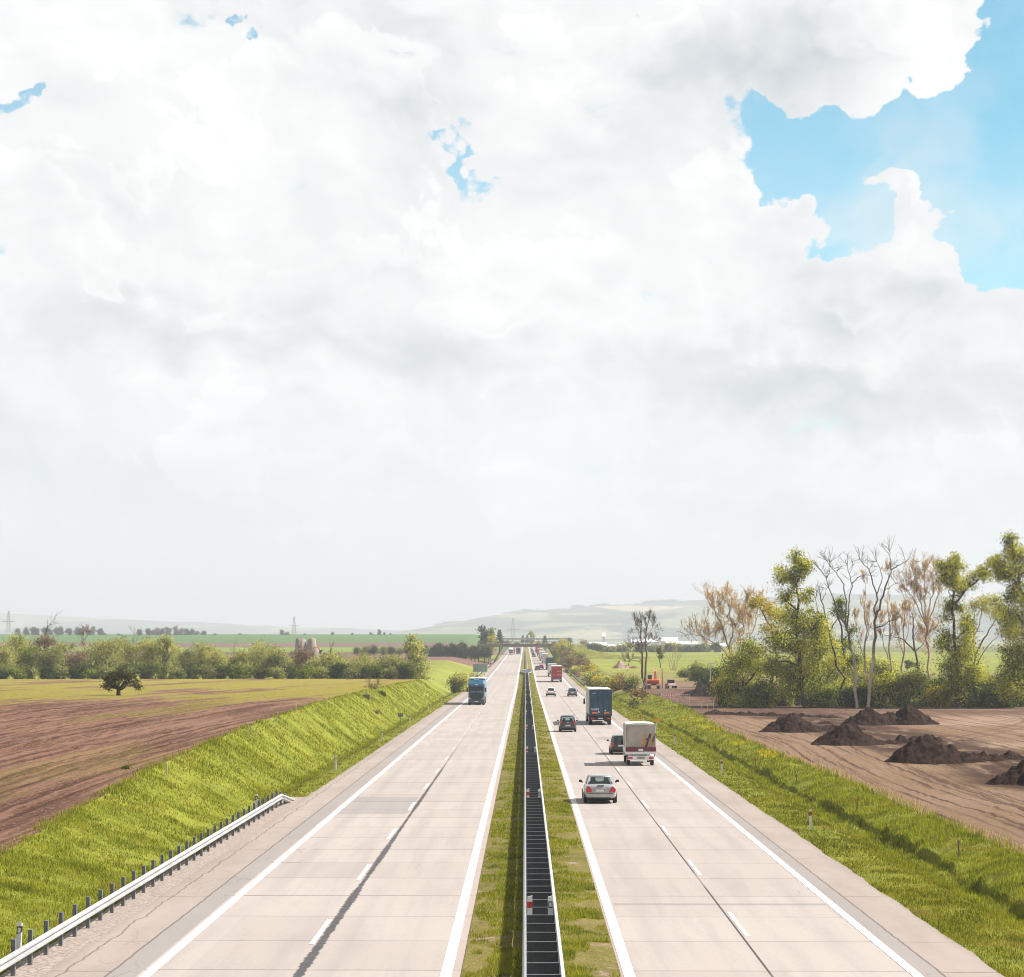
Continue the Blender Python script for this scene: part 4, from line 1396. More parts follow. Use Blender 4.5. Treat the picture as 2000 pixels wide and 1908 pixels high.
def car(label, spec, paint, lamp='lamp_red', seats=True, group=None, name='car'):
    """spec: stations of the lower body (y, half width, bottom z, shoulder z) and the four corners of the cabin"""
    g = tag(empty(name), label, 'car', group)
    rings = []
    for (y, hw, zb, zt, cr) in spec['body']:
        h = zt - zb
        half = [(0.0, y, zb), (hw * 0.80, y, zb), (hw * 0.97, y, zb + h * 0.12), (hw, y, zb + h * 0.42), (hw * 0.985, y, zb + h * 0.70), (hw * 0.93, y, zb + h * 0.93), (hw * 0.80, y, zt), (0.0, y, zt + cr)]
        ring = half + [(-x, yy, z) for x, yy, z in reversed(half[1:-1])]
        rings.append(ring)
    MB().loft(rings).build('body', paint, g, smooth=True, sub=1)
    c = spec['cabin']                       # rear base, rear top, front top, front base: (y, half width, z)
    (y0, w0, z0), (y1, w1, z1), (y2, w2, z2), (y3, w3, z3) = c
    rf = []
    for y, w_, z in ((y1 - 0.02, w1 * 0.96, z1 - 0.015), (y1 + 0.10, w1, z1 + 0.02), ((y1 + y2) / 2, (w1 + w2) / 2 + 0.02, max(z1, z2) + 0.055), (y2 - 0.08, w2, z2 + 0.02), (y2 + 0.02, w2 * 0.96, z2 - 0.015)):
        half = [(0, y, z - 0.05), (w_, y, z - 0.07), (w_ * 0.97, y, z - 0.02), (w_ * 0.75, y, z + 0.02), (0, y, z + 0.035)]
        rf.append(half + [(-a, b, d) for a, b, d in reversed(half[1:-1])])
    MB().loft(rf).build('roof', paint, g, smooth=True)
    pm = MB()
    tb = spec.get('pillar', 0.05)
    for s in (-1, 1):
        pm.loft([[(s * w0 * 0.99, y0 - 0.03, z0 - 0.03), (s * w0 * 0.99, y0 + tb * 3.2, z0 - 0.03), (s * (w0 - 0.09), y0 + tb * 3.2, z0 - 0.03), (s * (w0 - 0.12), y0 - 0.03, z0 - 0.03)],
                 [(s * w1, y1 - 0.02, z1 - 0.03), (s * w1, y1 + tb * 3.2, z1 - 0.03), (s * (w1 - 0.06), y1 + tb * 3.2, z1 - 0.03), (s * (w1 - 0.09), y1 - 0.02, z1 - 0.03)]])
        pm.tube([(s * w3 * 0.97, y3, z3 - 0.03), (s * w2 * 0.97, y2, z2 - 0.02)], 0.045, 6)
        ym = (y1 + y2) / 2 + 0.05
        pm.tube([(s * (w0 + w3) / 2 * 0.985, ym, (z0 + z3) / 2 - 0.03), (s * (w1 + w2) / 2 * 0.985, ym, (z1 + z2) / 2 - 0.02)], 0.045, 6)
    pm.build('pillars', paint, g)
    gm = M[spec.get('glass', 'glass')]
    MB().poly([(-w0 * 0.90, y0, z0), (w0 * 0.90, y0, z0), (w1 * 0.90, y1, z1 - 0.04), (-w1 * 0.90, y1, z1 - 0.04)]).build('rear_window', gm, g)
    MB().poly([(-w3 * 0.95, y3, z3), (w3 * 0.95, y3, z3), (w2 * 0.95, y2, z2 - 0.04), (-w2 * 0.95, y2, z2 - 0.04)]).build('windscreen', gm, g)
    for s in (-1, 1):
        MB().poly([(s * w0 * 0.975, y0 + 0.12, z0), (s * w3 * 0.955, y3, z3), (s * w2 * 0.97, y2, z2 - 0.04), (s * w1 * 0.985, y1 + 0.1, z1 - 0.04)]).build('side_window', gm, g)
    if seats:
        for nm, yy, xs in (('rear_bench', y0 + 0.55, (0,)), ('front_seat', (y1 + y2) / 2 + 0.25, (-0.36, 0.36))):
            for x in xs:
                hw = 0.55 if not x else 0.22
                m = MB().loft([[(x - hw, yy - 0.08, 0.35), (x + hw, yy - 0.08, 0.35), (x + hw, yy + 0.08, 0.35), (x - hw, yy + 0.08, 0.35)],
                               [(x - hw, yy - 0.12, z0 + 0.04), (x + hw, yy - 0.12, z0 + 0.04), (x + hw, yy, z0 + 0.04), (x - hw, yy, z0 + 0.04)],
                               [(x - hw * 0.8, yy - 0.13, z0 + 0.12), (x + hw * 0.8, yy - 0.13, z0 + 0.12), (x + hw * 0.8, yy - 0.02, z0 + 0.12), (x - hw * 0.8, yy - 0.02, z0 + 0.12)]])
                for hx in ((x,) if x else (-0.36, 0.36)):
                    hr = 0.13
                    m.loft([[(hx - hr, yy - 0.15, z0 + 0.13), (hx + hr, yy - 0.15, z0 + 0.13), (hx + hr, yy - 0.05, z0 + 0.13), (hx - hr, yy - 0.05, z0 + 0.13)],
                            [(hx - hr, yy - 0.16, z0 + (0.30 if x else 0.20)), (hx + hr, yy - 0.16, z0 + (0.30 if x else 0.20)), (hx + hr, yy - 0.06, z0 + (0.30 if x else 0.20)), (hx - hr, yy - 0.06, z0 + (0.30 if x else 0.20))]])
                m.build(nm, M['seat'], g, bevel=0.03)
    hwm = max(b[1] for b in spec['body'])
    for s in (-1, 1):
        mm = MB().loft([[(s * (hwm - 0.02), y3 - 0.35, z3 - 0.02), (s * (hwm - 0.02), y3 - 0.27, z3 - 0.02), (s * (hwm - 0.02), y3 - 0.27, z3 + 0.04), (s * (hwm - 0.02), y3 - 0.35, z3 + 0.04)],
                        [(s * (hwm + 0.08), y3 - 0.42, z3 + 0.0), (s * (hwm + 0.08), y3 - 0.25, z3 + 0.0), (s * (hwm + 0.08), y3 - 0.25, z3 + 0.16), (s * (hwm + 0.08), y3 - 0.42, z3 + 0.16)],
                        [(s * (hwm + 0.21), y3 - 0.40, z3 + 0.03), (s * (hwm + 0.21), y3 - 0.28, z3 + 0.03), (s * (hwm + 0.21), y3 - 0.28, z3 + 0.13), (s * (hwm + 0.21), y3 - 0.40, z3 + 0.13)]])
        mm.build('wing_mirror', M[spec.get('mirror', 'black')] if isinstance(spec.get('mirror', 'black'), str) else paint, g, bevel=0.02)
    yr = spec['body'][0][0]
    for pts in spec['lamps']:               # outline of the right lamp on the tail, (x, z)
        for s in (-1, 1):
            MB().loft([[(s * x, yr + spec['lamp_in'](x) - 0.035, z) for x, z in pts], [(s * x * 0.995, yr + 0.35, z) for x, z in pts]]).build('tail_light', M[lamp], g)
    px, pz = spec.get('plate', (0.26, 0.62))
    p = MB().box(-px, px, yr - 0.035, yr - 0.012, pz, pz + 0.115).build('number_plate', M['plate'], g)
    if spec.get('strip'):
        MB().box(px - 0.075, px - 0.015, yr - 0.040, yr - 0.034, pz + 0.01, pz + 0.105).build('country_strip', M['lamp_red'], p)
    for (nm, x0, x1, z0_, z1_, mt, dy) in spec.get('trim', ()):
        MB().box(x0, x1, yr - 0.02 + dy, yr + 0.25 + dy, z0_, z1_).build(nm, M[mt], g, bevel=0.012)
    wy = spec['wheel_y']
    wheels(g, hwm - 0.105, wy, spec.get('wheel_r', 0.31), 0.21)
    MB().box(-hwm + 0.16, hwm - 0.16, spec['body'][0][0] + 0.25, spec['body'][-1][0] - 0.3, 0.17, 0.32).build('underbody', M['under'], g)
    remember(g)
    return g


SEDAN = dict(body=[(-2.36, 0.70, 0.40, 0.90, 0.02), (-2.30, 0.83, 0.27, 1.00, 0.03), (-1.95, 0.885, 0.24, 1.045, 0.03), (-1.2, 0.91, 0.22, 1.02, 0.0), (0.2, 0.91, 0.22, 0.99, 0.0),
                   (1.0, 0.90, 0.22, 0.96, 0.04), (1.9, 0.87, 0.24, 0.83, 0.05), (2.25, 0.78, 0.28, 0.70, 0.02), (2.38, 0.62, 0.36, 0.56, 0.0)],
             cabin=[(-1.75, 0.76, 1.03), (-1.10, 0.60, 1.43), (0.10, 0.61, 1.44), (0.98, 0.74, 0.99)], pillar=0.09, glass='glass_clear', mirror='black',
             lamps=[[(0.44, 0.62), (0.80, 0.62), (0.82, 0.78), (0.70, 0.95), (0.60, 0.93)]], lamp_in=lambda x: 0.0, plate=(0.27, 0.66), strip=True,
             trim=[('brake_light', -0.19, 0.19, 0.985, 1.003, 'glass_dark', 0.0), ('bumper_line', -0.66, 0.66, 0.545, 0.562, 'under', -0.02), ('trunk_handle', -0.30, 0.30, 0.80, 0.825, 'chrome', -0.012), ('rear_apron', -0.55, 0.55, 0.26, 0.33, 'under', 0.04)],
             wheel_y=(-1.42, 1.42))
HATCH = dict(body=[(-1.95, 0.68, 0.42, 0.92, 0.0), (-1.88, 0.80, 0.26, 0.98, 0.0), (-1.5, 0.855, 0.22, 0.97, 0.0), (-0.6, 0.87, 0.2, 0.96, 0.0), (0.4, 0.87, 0.2, 0.95, 0.0), (1.0, 0.86, 0.2, 0.94, 0.04),
                   (1.65, 0.82, 0.24, 0.82, 0.05), (1.95, 0.72, 0.3, 0.66, 0.0), (2.02, 0.6, 0.38, 0.58, 0.0)],
             cabin=[(-1.86, 0.74, 0.96), (-1.48, 0.58, 1.44), (0.15, 0.60, 1.47), (1.05, 0.74, 0.96)], pillar=0.07, glass='glass', mirror='black',
             lamps=[[(0.56, 0.66), (0.80, 0.66), (0.80, 0.94), (0.62, 0.94)]], lamp_in=lambda x: 0.09 * (abs(x) / 0.8) ** 4, plate=(0.26, 0.66),
             trim=[('bumper_strip', -0.7, 0.7, 0.26, 0.40, 'under', 0.02)], wheel_y=(-1.2, 1.25))
MPV = dict(body=[(-2.2, 0.72, 0.42, 1.0, 0.0), (-2.14, 0.82, 0.26, 1.06, 0.0), (-1.7, 0.86, 0.22, 1.05, 0.0), (-0.6, 0.87, 0.2, 1.02, 0.0), (0.6, 0.87, 0.2, 1.0, 0.0), (1.2, 0.86, 0.2, 0.98, 0.04),
                 (1.9, 0.82, 0.24, 0.86, 0.05), (2.2, 0.72, 0.3, 0.7, 0.0), (2.28, 0.6, 0.38, 0.6, 0.0)],
           cabin=[(-2.12, 0.75, 1.05), (-1.86, 0.64, 1.60), (0.35, 0.66, 1.62), (1.3, 0.76, 1.0)], pillar=0.09, glass='glass_clear', mirror='black',
           lamps=[[(0.62, 0.80), (0.81, 0.80), (0.80, 1.12), (0.68, 1.12)]], lamp_in=lambda x: 0.07 * (abs(x) / 0.8) ** 4, plate=(0.26, 0.60),
           trim=[('badge', -0.055, 0.055, 0.90, 1.0, 'chrome', -0.012), ('bumper_strip', -0.72, 0.72, 0.26, 0.42, 'under', 0.03)], wheel_y=(-1.35, 1.4))
SUV = dict(HATCH, cabin=[(-1.80, 0.74, 0.99), (-1.35, 0.60, 1.50), (0.15, 0.62, 1.53), (1.05, 0.76, 0.97)], glass='glass', mirror=0,
           lamps=[[(0.52, 0.80), (0.80, 0.78), (0.80, 0.93), (0.60, 0.95)]],
           trim=[('lower_bumper', -0.80, 0.80, 0.22, 0.52, 'under', -0.005)])

P_SILVER = car_paint('silver_car_paint', (0.40, 0.41, 0.42), 0.35, 0.3)
P_BLACK = car_paint('black_car_paint', (0.022, 0.024, 0.027), 0, 0.3)
P_GREY = car_paint('dark_grey_car_paint', (0.055, 0.058, 0.066), 0.2, 0.35)
P_WHITE = car_paint('white_car_paint', (0.75, 0.75, 0.75), 0, 0.35)
P_BLUE = car_paint('blue_grey_car_paint', (0.12, 0.16, 0.20), 0.2, 0.35)
P_RED = car_paint('red_car_paint', (0.35, 0.03, 0.04), 0, 0.35)


def put(g, x, y, back=None, yaw=0.0, s=1.0):
    """stand a vehicle on the carriageway; y is where its near end is"""
    yy = y + (back or 0.0)
    g.location = (x, yy, float(road_z(yy)) + 0.006)
    g.rotation_euler = (math.atan((float(road_z(yy + 1)) - float(road_z(yy - 1))) / 2) * (1 if abs(yaw) < 1.5 else -1), 0, yaw)
    g.scale = (s, s, s)
    return g


put(car('silver saloon car with red triangular tail lamps in the left lane, nearest the camera', SEDAN, P_SILVER), 4.10, 124.2, 2.4)
put(car('black hatchback half hidden beside the grey tarpaulin truck', HATCH, P_BLACK), 7.66, 182, 2.0)
put(car('dark grey people carrier overtaking the blue trailer in the left lane', MPV, P_GREY), 4.33, 232, 2.2)
put(car('white hatchback with black lower bumper in the left lane', SUV, P_WHITE), 4.62, 409, 2.0)
put(car('blue grey hatchback ahead of the blue trailer in the right lane', HATCH, P_BLUE), 8.42, 407, 2.0)
hd = put(car('dark estate car beside the green trailer in the left lane', HATCH, P_GREY, seats=False), 3.98, 739, 2.0)
hr = put(car('small red car just ahead of the far dark car', HATCH, P_RED, seats=False), 5.35, 768, 2.0)
FARCARS = [(1130, 4.3, hd, 'black car at the near end of the far left lane queue'), (1215, 4.2, hd, 'second black car in the far left lane queue'), (1330, 4.3, None, 'pale blue car in the middle of the far left lane queue'),
           (1440, 4.2, hd, 'tiny dark car near the bridge in the left lane'), (1600, 4.3, None, 'farthest pale car visible in the left lane under the bridge')]
pale = None
for (y, x, src, lab) in FARCARS:
    if src is None:
        o = put(car(lab, MPV, P_BLUE if pale is None else P_SILVER, seats=False), x, y, 2.0)
        pale = o
    else:
        o = put(copy_tree(src, skip=('rim',)), x, y, 2.0)
    tag(o, lab, 'car', 'cars queueing in the far left lane')

# ------------------------------------------------------------------ lorries
def tarp(name, col, var=0.12):
    m, t = material(name)
    n = t.noise(t.obj, 0.9, 6, 0.65)
    st = t.noise(t.xyz(t.mul(t.sep(t.obj)[0], 2.0), t.mul(t.sep(t.obj)[1], 2.0), t.mul(t.sep(t.obj)[2], 0.3)), 1.5, 4, 0.7)
    c = t.mix(t.ramp(n, 0.3, 0.7), tuple(q * (1 - var) for q in col) + (1,), tuple(min(1, q * (1 + var)) for q in col) + (1,))
    c = t.mix(t.mul(t.ramp(st, 0.5, 0.75), 0.3), c, (0.16, 0.13, 0.12, 1))
    t.put(t.bsdf.inputs['Base Color'], c)
    t.bsdf.inputs['Roughness'].default_value = 0.6
    b = t.new('ShaderNodeBump')
    b.inputs['Strength'].default_value = 0.35
    b.inputs['Distance'].default_value = 0.05
    t.put(b.inputs['Height'], n)
    t.l.new(b.outputs[0], t.bsdf.inputs['Normal'])
    return m


M['grey_tarp'] = tarp('grey_tarpaulin', (0.40, 0.355, 0.335), 0.22)
M['white_tarp'] = tarp('white_tarpaulin', (0.70, 0.69, 0.68), 0.06)
M['curtain_grey'] = tarp('pale_grey_curtain', (0.52, 0.50, 0.49), 0.06)
M['door_blue'] = simple('deep_blue_door', (0.020, 0.080, 0.145), 0.45, 0, 0.30, 0.5)
M['frame_blue'] = simple('dark_navy_frame', (0.030, 0.030, 0.060), 0.5, 0, 0.15, 0.6)
M['red_tarp'] = tarp('red_tarpaulin', (0.38, 0.025, 0.045), 0.12)
M['green_tarp'] = tarp('dark_teal_tarpaulin', (0.035, 0.095, 0.10), 0.1)
M['cab_blue'] = car_paint('blue_cab_paint', (0.020, 0.105, 0.20), 0, 0.35)
M['cab_white'] = car_paint('white_cab_paint', (0.72, 0.72, 0.72), 0, 0.4)
M['cab_red'] = car_paint('red_cab_paint', (0.42, 0.05, 0.04), 0, 0.4)
M['cab_navy'] = car_paint('navy_cab_paint', (0.03, 0.05, 0.09), 0, 0.4)
M['trailer_blue'] = simple('faded_blue_trailer', (0.13, 0.25, 0.33), 0.5, 0, 0.1, 0.6)
M['chassis'] = simple('dark_chassis', (0.030, 0.030, 0.032), 0.7, 0, 0.25, 2.0)
M['grille'] = simple('dark_grille', (0.020, 0.026, 0.032), 0.45, 0, 0.2, 3.0)


def lorry(label, door, side, roof, cabm, H=3.95, L=13.6, W=2.5, frame=None, marks=False, group=None, fine=True):
    """tractor and box trailer, nose towards +y, rear doors at y=0"""
    g = tag(empty('lorry'), label, 'lorry', group)
    hw, z0 = W / 2, 1.12
    fr = M[frame] if frame else M[side]
    MB().box(-hw, hw, 0.06, L, z0, H - 0.05).build('trailer_body', M[side], g, bevel=0.02)
    MB().prism([(-hw - 0.01, H - 0.05), (hw + 0.01, H - 0.05), (hw - 0.05, H), (0, H + 0.03), (-hw + 0.05, H)], 'y', 0.0, L + 0.01).build('trailer_roof', M[roof], g)
    MB().box(-hw + 0.1, hw - 0.1, 0.3, L - 0.4, 0.62, z0 - 0.004).build('chassis', M['chassis'], g)
    m = MB().box(-hw - 0.006, -hw + 0.09, -0.03, 0.06, z0 - 0.12, H - 0.06).box(hw - 0.09, hw + 0.006, -0.03, 0.06, z0 - 0.12, H - 0.06)
    m.box(-hw + 0.092, hw - 0.092, -0.03, 0.06, H - 0.19, H - 0.06).box(-hw + 0.092, hw - 0.092, -0.03, 0.06, z0 - 0.12, z0 + 0.02)
    m.build('door_frame', fr, g)
    for s in (-1, 1):
        d = MB().box(min(s * 0.012, s * (hw - 0.1)), max(s * 0.012, s * (hw - 0.1)), -0.012, 0.05, z0 + 0.03, H - 0.2).build('rear_door', M[door], g)
        if fine:
            MB().tube([(s * 0.30, -0.035, z0 - 0.03), (s * 0.30, -0.035, H - 0.22)], 0.018, 6).build('lock_bar', fr, d)
            MB().tube([(s * 0.85, -0.035, z0 - 0.03), (s * 0.85, -0.035, H - 0.22)], 0.018, 6).build('lock_bar', fr, d)
    MB().box(-1.12, 1.12, 0.0, 0.10, 0.60, 0.86).build('rear_bumper', M['chassis'] if marks else M['steel'], g)
    for s in (-1, 1):
        tl = MB().box(min(s * 0.72, s * 1.10), max(s * 0.72, s * 1.10), -0.03, -0.003, 0.66, 0.82).build('tail_light', M['lamp_red'], g)
        if marks:
            mk = MB().box(s * 0.66 - 0.30, s * 0.66 + 0.30, -0.062, -0.015, z0 + 0.16, z0 + 0.34).build('warning_panel', M['amber_refl'], g)
            MB().box(s * 0.66 - 0.31, s * 0.66 + 0.31, -0.0615, -0.014, z0 + 0.335, z0 + 0.365).build('red_edge', M['lamp_red'], mk)
    MB().box(-0.26, 0.26, -0.03, -0.004, 0.70, 0.81).build('number_plate', M['plate'], g)
    if fine:
        MB().box(-hw + 0.02, hw - 0.02, 4.6, 4.64, 0.42, 0.9).build('mudguard', M['chassis'], g)
    for s in (-1, 1):
        MB().box(s * (hw - 0.06) - 0.02, s * (hw - 0.06) + 0.02, 4.9, 8.6, 0.45, 1.0).build('side_guard', M['chassis'], g)
    # tractor
    cy0, cy1 = L + 0.55, L + 2.75
    hh = min(H - 0.12, 3.75)
    prof = [(cy0, 0.85), (cy0, hh), (cy1 - 0.75, hh), (cy1 - 0.30, hh - 0.55), (cy1 - 0.06, 2.0), (cy1, 1.4), (cy1 + 0.02, 0.55), (cy1 - 0.15, 0.36), (cy0, 0.40)]
    wq = 1.22
    rings = []
    for x, k in ((-wq, 0.06), (-wq + 0.10, 0.0), (wq - 0.10, 0.0), (wq, 0.06)):
        cxm, czm = (cy0 + cy1) / 2, 1.9
        rings.append([(x, cxm + (a - cxm) * (1 - k), czm + (b - czm) * (1 - k)) for a, b in prof])
    cab = MB().loft(rings).build('cab', cabm, g, bevel=0.05)
    f = cy1
    def front(pts, off):
        """polygon on the cab's nose following its slope"""
        zs, yv = [0.3, 0.55, 1.4, 2.0, hh - 0.55, hh], [f - 0.12, f + 0.02, f, f - 0.06, f - 0.30, f - 0.75]
        return [(x, float(np.interp(z, zs, yv)) + off, z) for x, z in pts]
    MB().loft([front([(-1.10, 2.02), (1.10, 2.02), (1.10, 2.72), (-1.10, 2.72)], -0.02), front([(-1.10, 2.02), (1.10, 2.02), (1.06, 2.72), (-1.06, 2.72)], 0.025)]).build('windscreen', M['glass_dark'], cab)
    MB().loft([front([(-1.02, 0.82), (1.02, 0.82), (1.10, 1.80), (-1.10, 1.80)], -0.02), front([(-1.02, 0.82), (1.02, 0.82), (1.10, 1.80), (-1.10, 1.80)], 0.02)]).build('grille', M['grille'], cab)
    if fine:
        mm = MB()
        for q in range(4):
            z = 1.05 + 0.15 * q
            mm.loft([front([(-0.9, z), (0.9, z), (0.9, z + 0.05), (-0.9, z + 0.05)], 0.0), front([(-0.9, z), (0.9, z), (0.9, z + 0.05), (-0.9, z + 0.05)], 0.05)])
        mm.build('grille_slats', M['cab_navy'], cab)
        MB().loft([front([(-1.12, 2.72), (1.12, 2.72), (1.08, 2.84), (-1.08, 2.84)], -0.02), front([(-1.14, 2.66), (1.14, 2.66), (1.08, 2.80), (-1.08, 2.80)], 0.22)]).build('sun_visor', M['glass_dark'], cab)
        MB().loft([[(-0.42, f - 1.05, hh - 0.002), (0.42, f - 1.05, hh - 0.002), (0.42, f - 0.6, hh - 0.12), (-0.42, f - 0.6, hh - 0.12)], [(-0.36, f - 1.05, hh + 0.16), (0.36, f - 1.05, hh + 0.16), (0.34, f - 0.72, hh + 0.07), (-0.34, f - 0.72, hh + 0.07)]]).build('roof_hatch', cabm, cab)
        MB().loft([front([(-0.24, hh - 0.74), (0.24, hh - 0.74), (0.24, hh - 0.64), (-0.24, hh - 0.64)], 0.0), front([(-0.24, hh - 0.74), (0.24, hh - 0.74), (0.24, hh - 0.64), (-0.24, hh - 0.64)], 0.05)]).build('nameplate', M['white_refl'], cab)
        for s in (-1, 1):
            MB().loft([front([(s * 0.08, 2.06), (s * 0.85, 2.06), (s * 0.85, 2.10), (s * 0.08, 2.10)], 0.028), front([(s * 0.08, 2.06), (s * 0.85, 2.06), (s * 0.85, 2.10), (s * 0.08, 2.10)], 0.06)]).build('wiper', M['steel'], cab)
    MB().box(-1.22, 1.22, f - 0.10, f + 0.10, 0.36, 0.80).build('front_bumper', M['cab_navy'] if cabm == M['cab_blue'] else cabm, g, bevel=0.05)
    MB().box(-0.26, 0.26, f + 0.10, f + 0.125, 0.45, 0.56).build('front_plate', M['plate'], g)
    for s in (-1, 1):
        MB().loft([[(s * 0.72, f + 0.101, 0.86), (s * 1.12, f + 0.07, 0.98), (s * 1.16, f + 0.07, 1.14), (s * 1.08, f + 0.08, 1.10)], [(s * 0.72, f - 0.1, 0.86), (s * 1.12, f - 0.1, 0.98), (s * 1.16, f - 0.1, 1.14), (s * 1.08, f - 0.1, 1.10)]]).build('headlight', M['lamp_white'], g)
        mr = MB().box(s * 1.40 - 0.11, s * 1.40 + 0.11, f - 0.32, f - 0.16, 1.95, 2.62).build('wing_mirror', M['black'], g, bevel=0.03)
        MB().tube([(s * 1.18, f - 0.3, 2.55), (s * 1.38, f - 0.25, 2.55)], 0.03, 6).build('mirror_arm', M['black'], mr)
        MB().poly([(s * 1.224, f - 1.35, 2.05), (s * 1.224, f - 0.35, 2.0), (s * 1.224, f - 0.42, 2.62), (s * 1.224, f - 1.3, 2.62)]).build('side_window', M['glass_dark'], g)
        MB().box(s * 1.0 - 0.2, s * 1.0 + 0.2, L - 1.0, cy0 + 0.1, 0.45, 1.0).build('fuel_tank', M['steel'], g, bevel=0.08)
    wheels(g, 1.06, [1.9, 3.2, 4.5], 0.50, 0.34)
    wheels(g, 1.06, [L - 0.9, cy1 - 0.75], 0.50, 0.34)
    remember(g)
    return g


B = lorry('lorry with dark blue rear doors, grey curtain sides and orange warning panels', 'door_blue', 'curtain_grey', 'white_tarp', M['cab_white'], 3.98, frame='frame_blue', marks=True)
put(B, 8.36, 253.0)
# its faint lettering on the left door
m = MB()
x = -1.02
for wd, hs in ((0.05, 0.22), (0.10, 0.16), (0.05, 0.22), (0.09, 0.15), (0.05, 0.25), (0.10, 0.20), (0.04, 0.25), (0.09, 0.22)):
    m.box(x, x + wd, -0.018, -0.0125, 1.66, 1.66 + hs)
    x += wd + 0.035
m.box(-0.30, -0.12, -0.018, -0.0125, 1.36, 1.56)
m.build('lettering', M['white_refl'], B)
MB().box(-0.98, -0.52, -0.018, -0.0125, 3.50, 3.55).build('lettering', M['white_refl'], B)
MB().disc((0.52, -0.018, 1.62), 'y', 0.075, 0.006, 16).build('speed_disc', M['white_refl'], B)

R = lorry('lorry with bright red tarpaulin trailer and white marks on its doors', 'red_tarp', 'red_tarp', 'white_tarp', M['cab_white'], 3.95)
put(R, 7.75, 560)
m = MB()
for (x0, x1, z0, z1) in ((-0.95, -0.88, 1.75, 2.0), (-0.9, 0.3, 1.72, 1.78), (0.3, 0.55, 1.74, 1.98), (0.75, 0.95, 1.70, 2.0), (0.1, 0.5, 2.55, 2.62), (0.3, 0.5, 2.62, 2.75), (0.72, 0.92, 2.55, 2.85), (-0.7, 0.3, 3.45, 3.5)):
    m.box(x0, x1, -0.018, -0.0125, z0, z1)
m.build('lettering', M['white_refl'], R)
G_ = lorry('lorry with dark teal trailer ahead of the red one', 'green_tarp', 'green_tarp', 'green_tarp', M['cab_white'], 4.0, fine=False)
put(G_, 8.05, 752)
Wt = lorry('white box lorry half hidden behind the red trailer', 'white_tarp', 'curtain_grey', 'white_tarp', M['cab_white'], 3.5, 8.0, fine=False)
put(Wt, 7.55, 632)
QUE = [(905, 7.95, 'curtain_grey', 'curtain_grey', 'grey white lorry just ahead of the dark teal trailer'), (985, 7.5, 'white_tarp', 'curtain_grey', 'white lorry second ahead of the dark teal trailer'),
       (1075, 7.6, 'white_tarp', 'white_tarp', 'white lorry in the middle of the far queue'), (1160, 7.4, 'red_tarp', 'red_tarp', 'red lorry in the far queue behind the white ones'),
       (1290, 7.2, 'red_tarp', 'red_tarp', 'farthest red lorry near the bridge'), (1420, 7.4, 'curtain_grey', 'curtain_grey', 'farthest grey lorry passing under the bridge')]
for (y, x, d, s, lab) in QUE:
    o = lorry(lab, d, s, 'white_tarp', M['cab_white'], 3.9, fine=False, group='lorries queueing in the far right lane')
    put(o, x, y)

TB = lorry('oncoming blue lorry with high roof cab in the left carriageway', 'trailer_blue', 'trailer_blue', 'white_tarp', M['cab_blue'], 4.0)
put(TB, -7.42, 345 + 16.3, 0, math.pi)
for (y, x, cab, side, lab) in ((1245, -7.9, 'cab_white', 'white_tarp', 'oncoming white lorry far away near the bridge'), (1290, -7.2, 'cab_red', 'red_tarp', 'oncoming red lorry right behind the far white one'),
                               (1265, -3.9, 'cab_navy', 'white_tarp', 'oncoming dark blue lorry overtaking the far white one'), (1420, -4.0, 'cab_red', 'curtain_grey', 'tiny red lorry behind the oncoming dark blue one')):
    o = lorry(lab, side, side, 'white_tarp', M[cab], 3.9, fine=False, group='oncoming lorries by the bridge')
    put(o, x, y + 16.3, 0, math.pi)

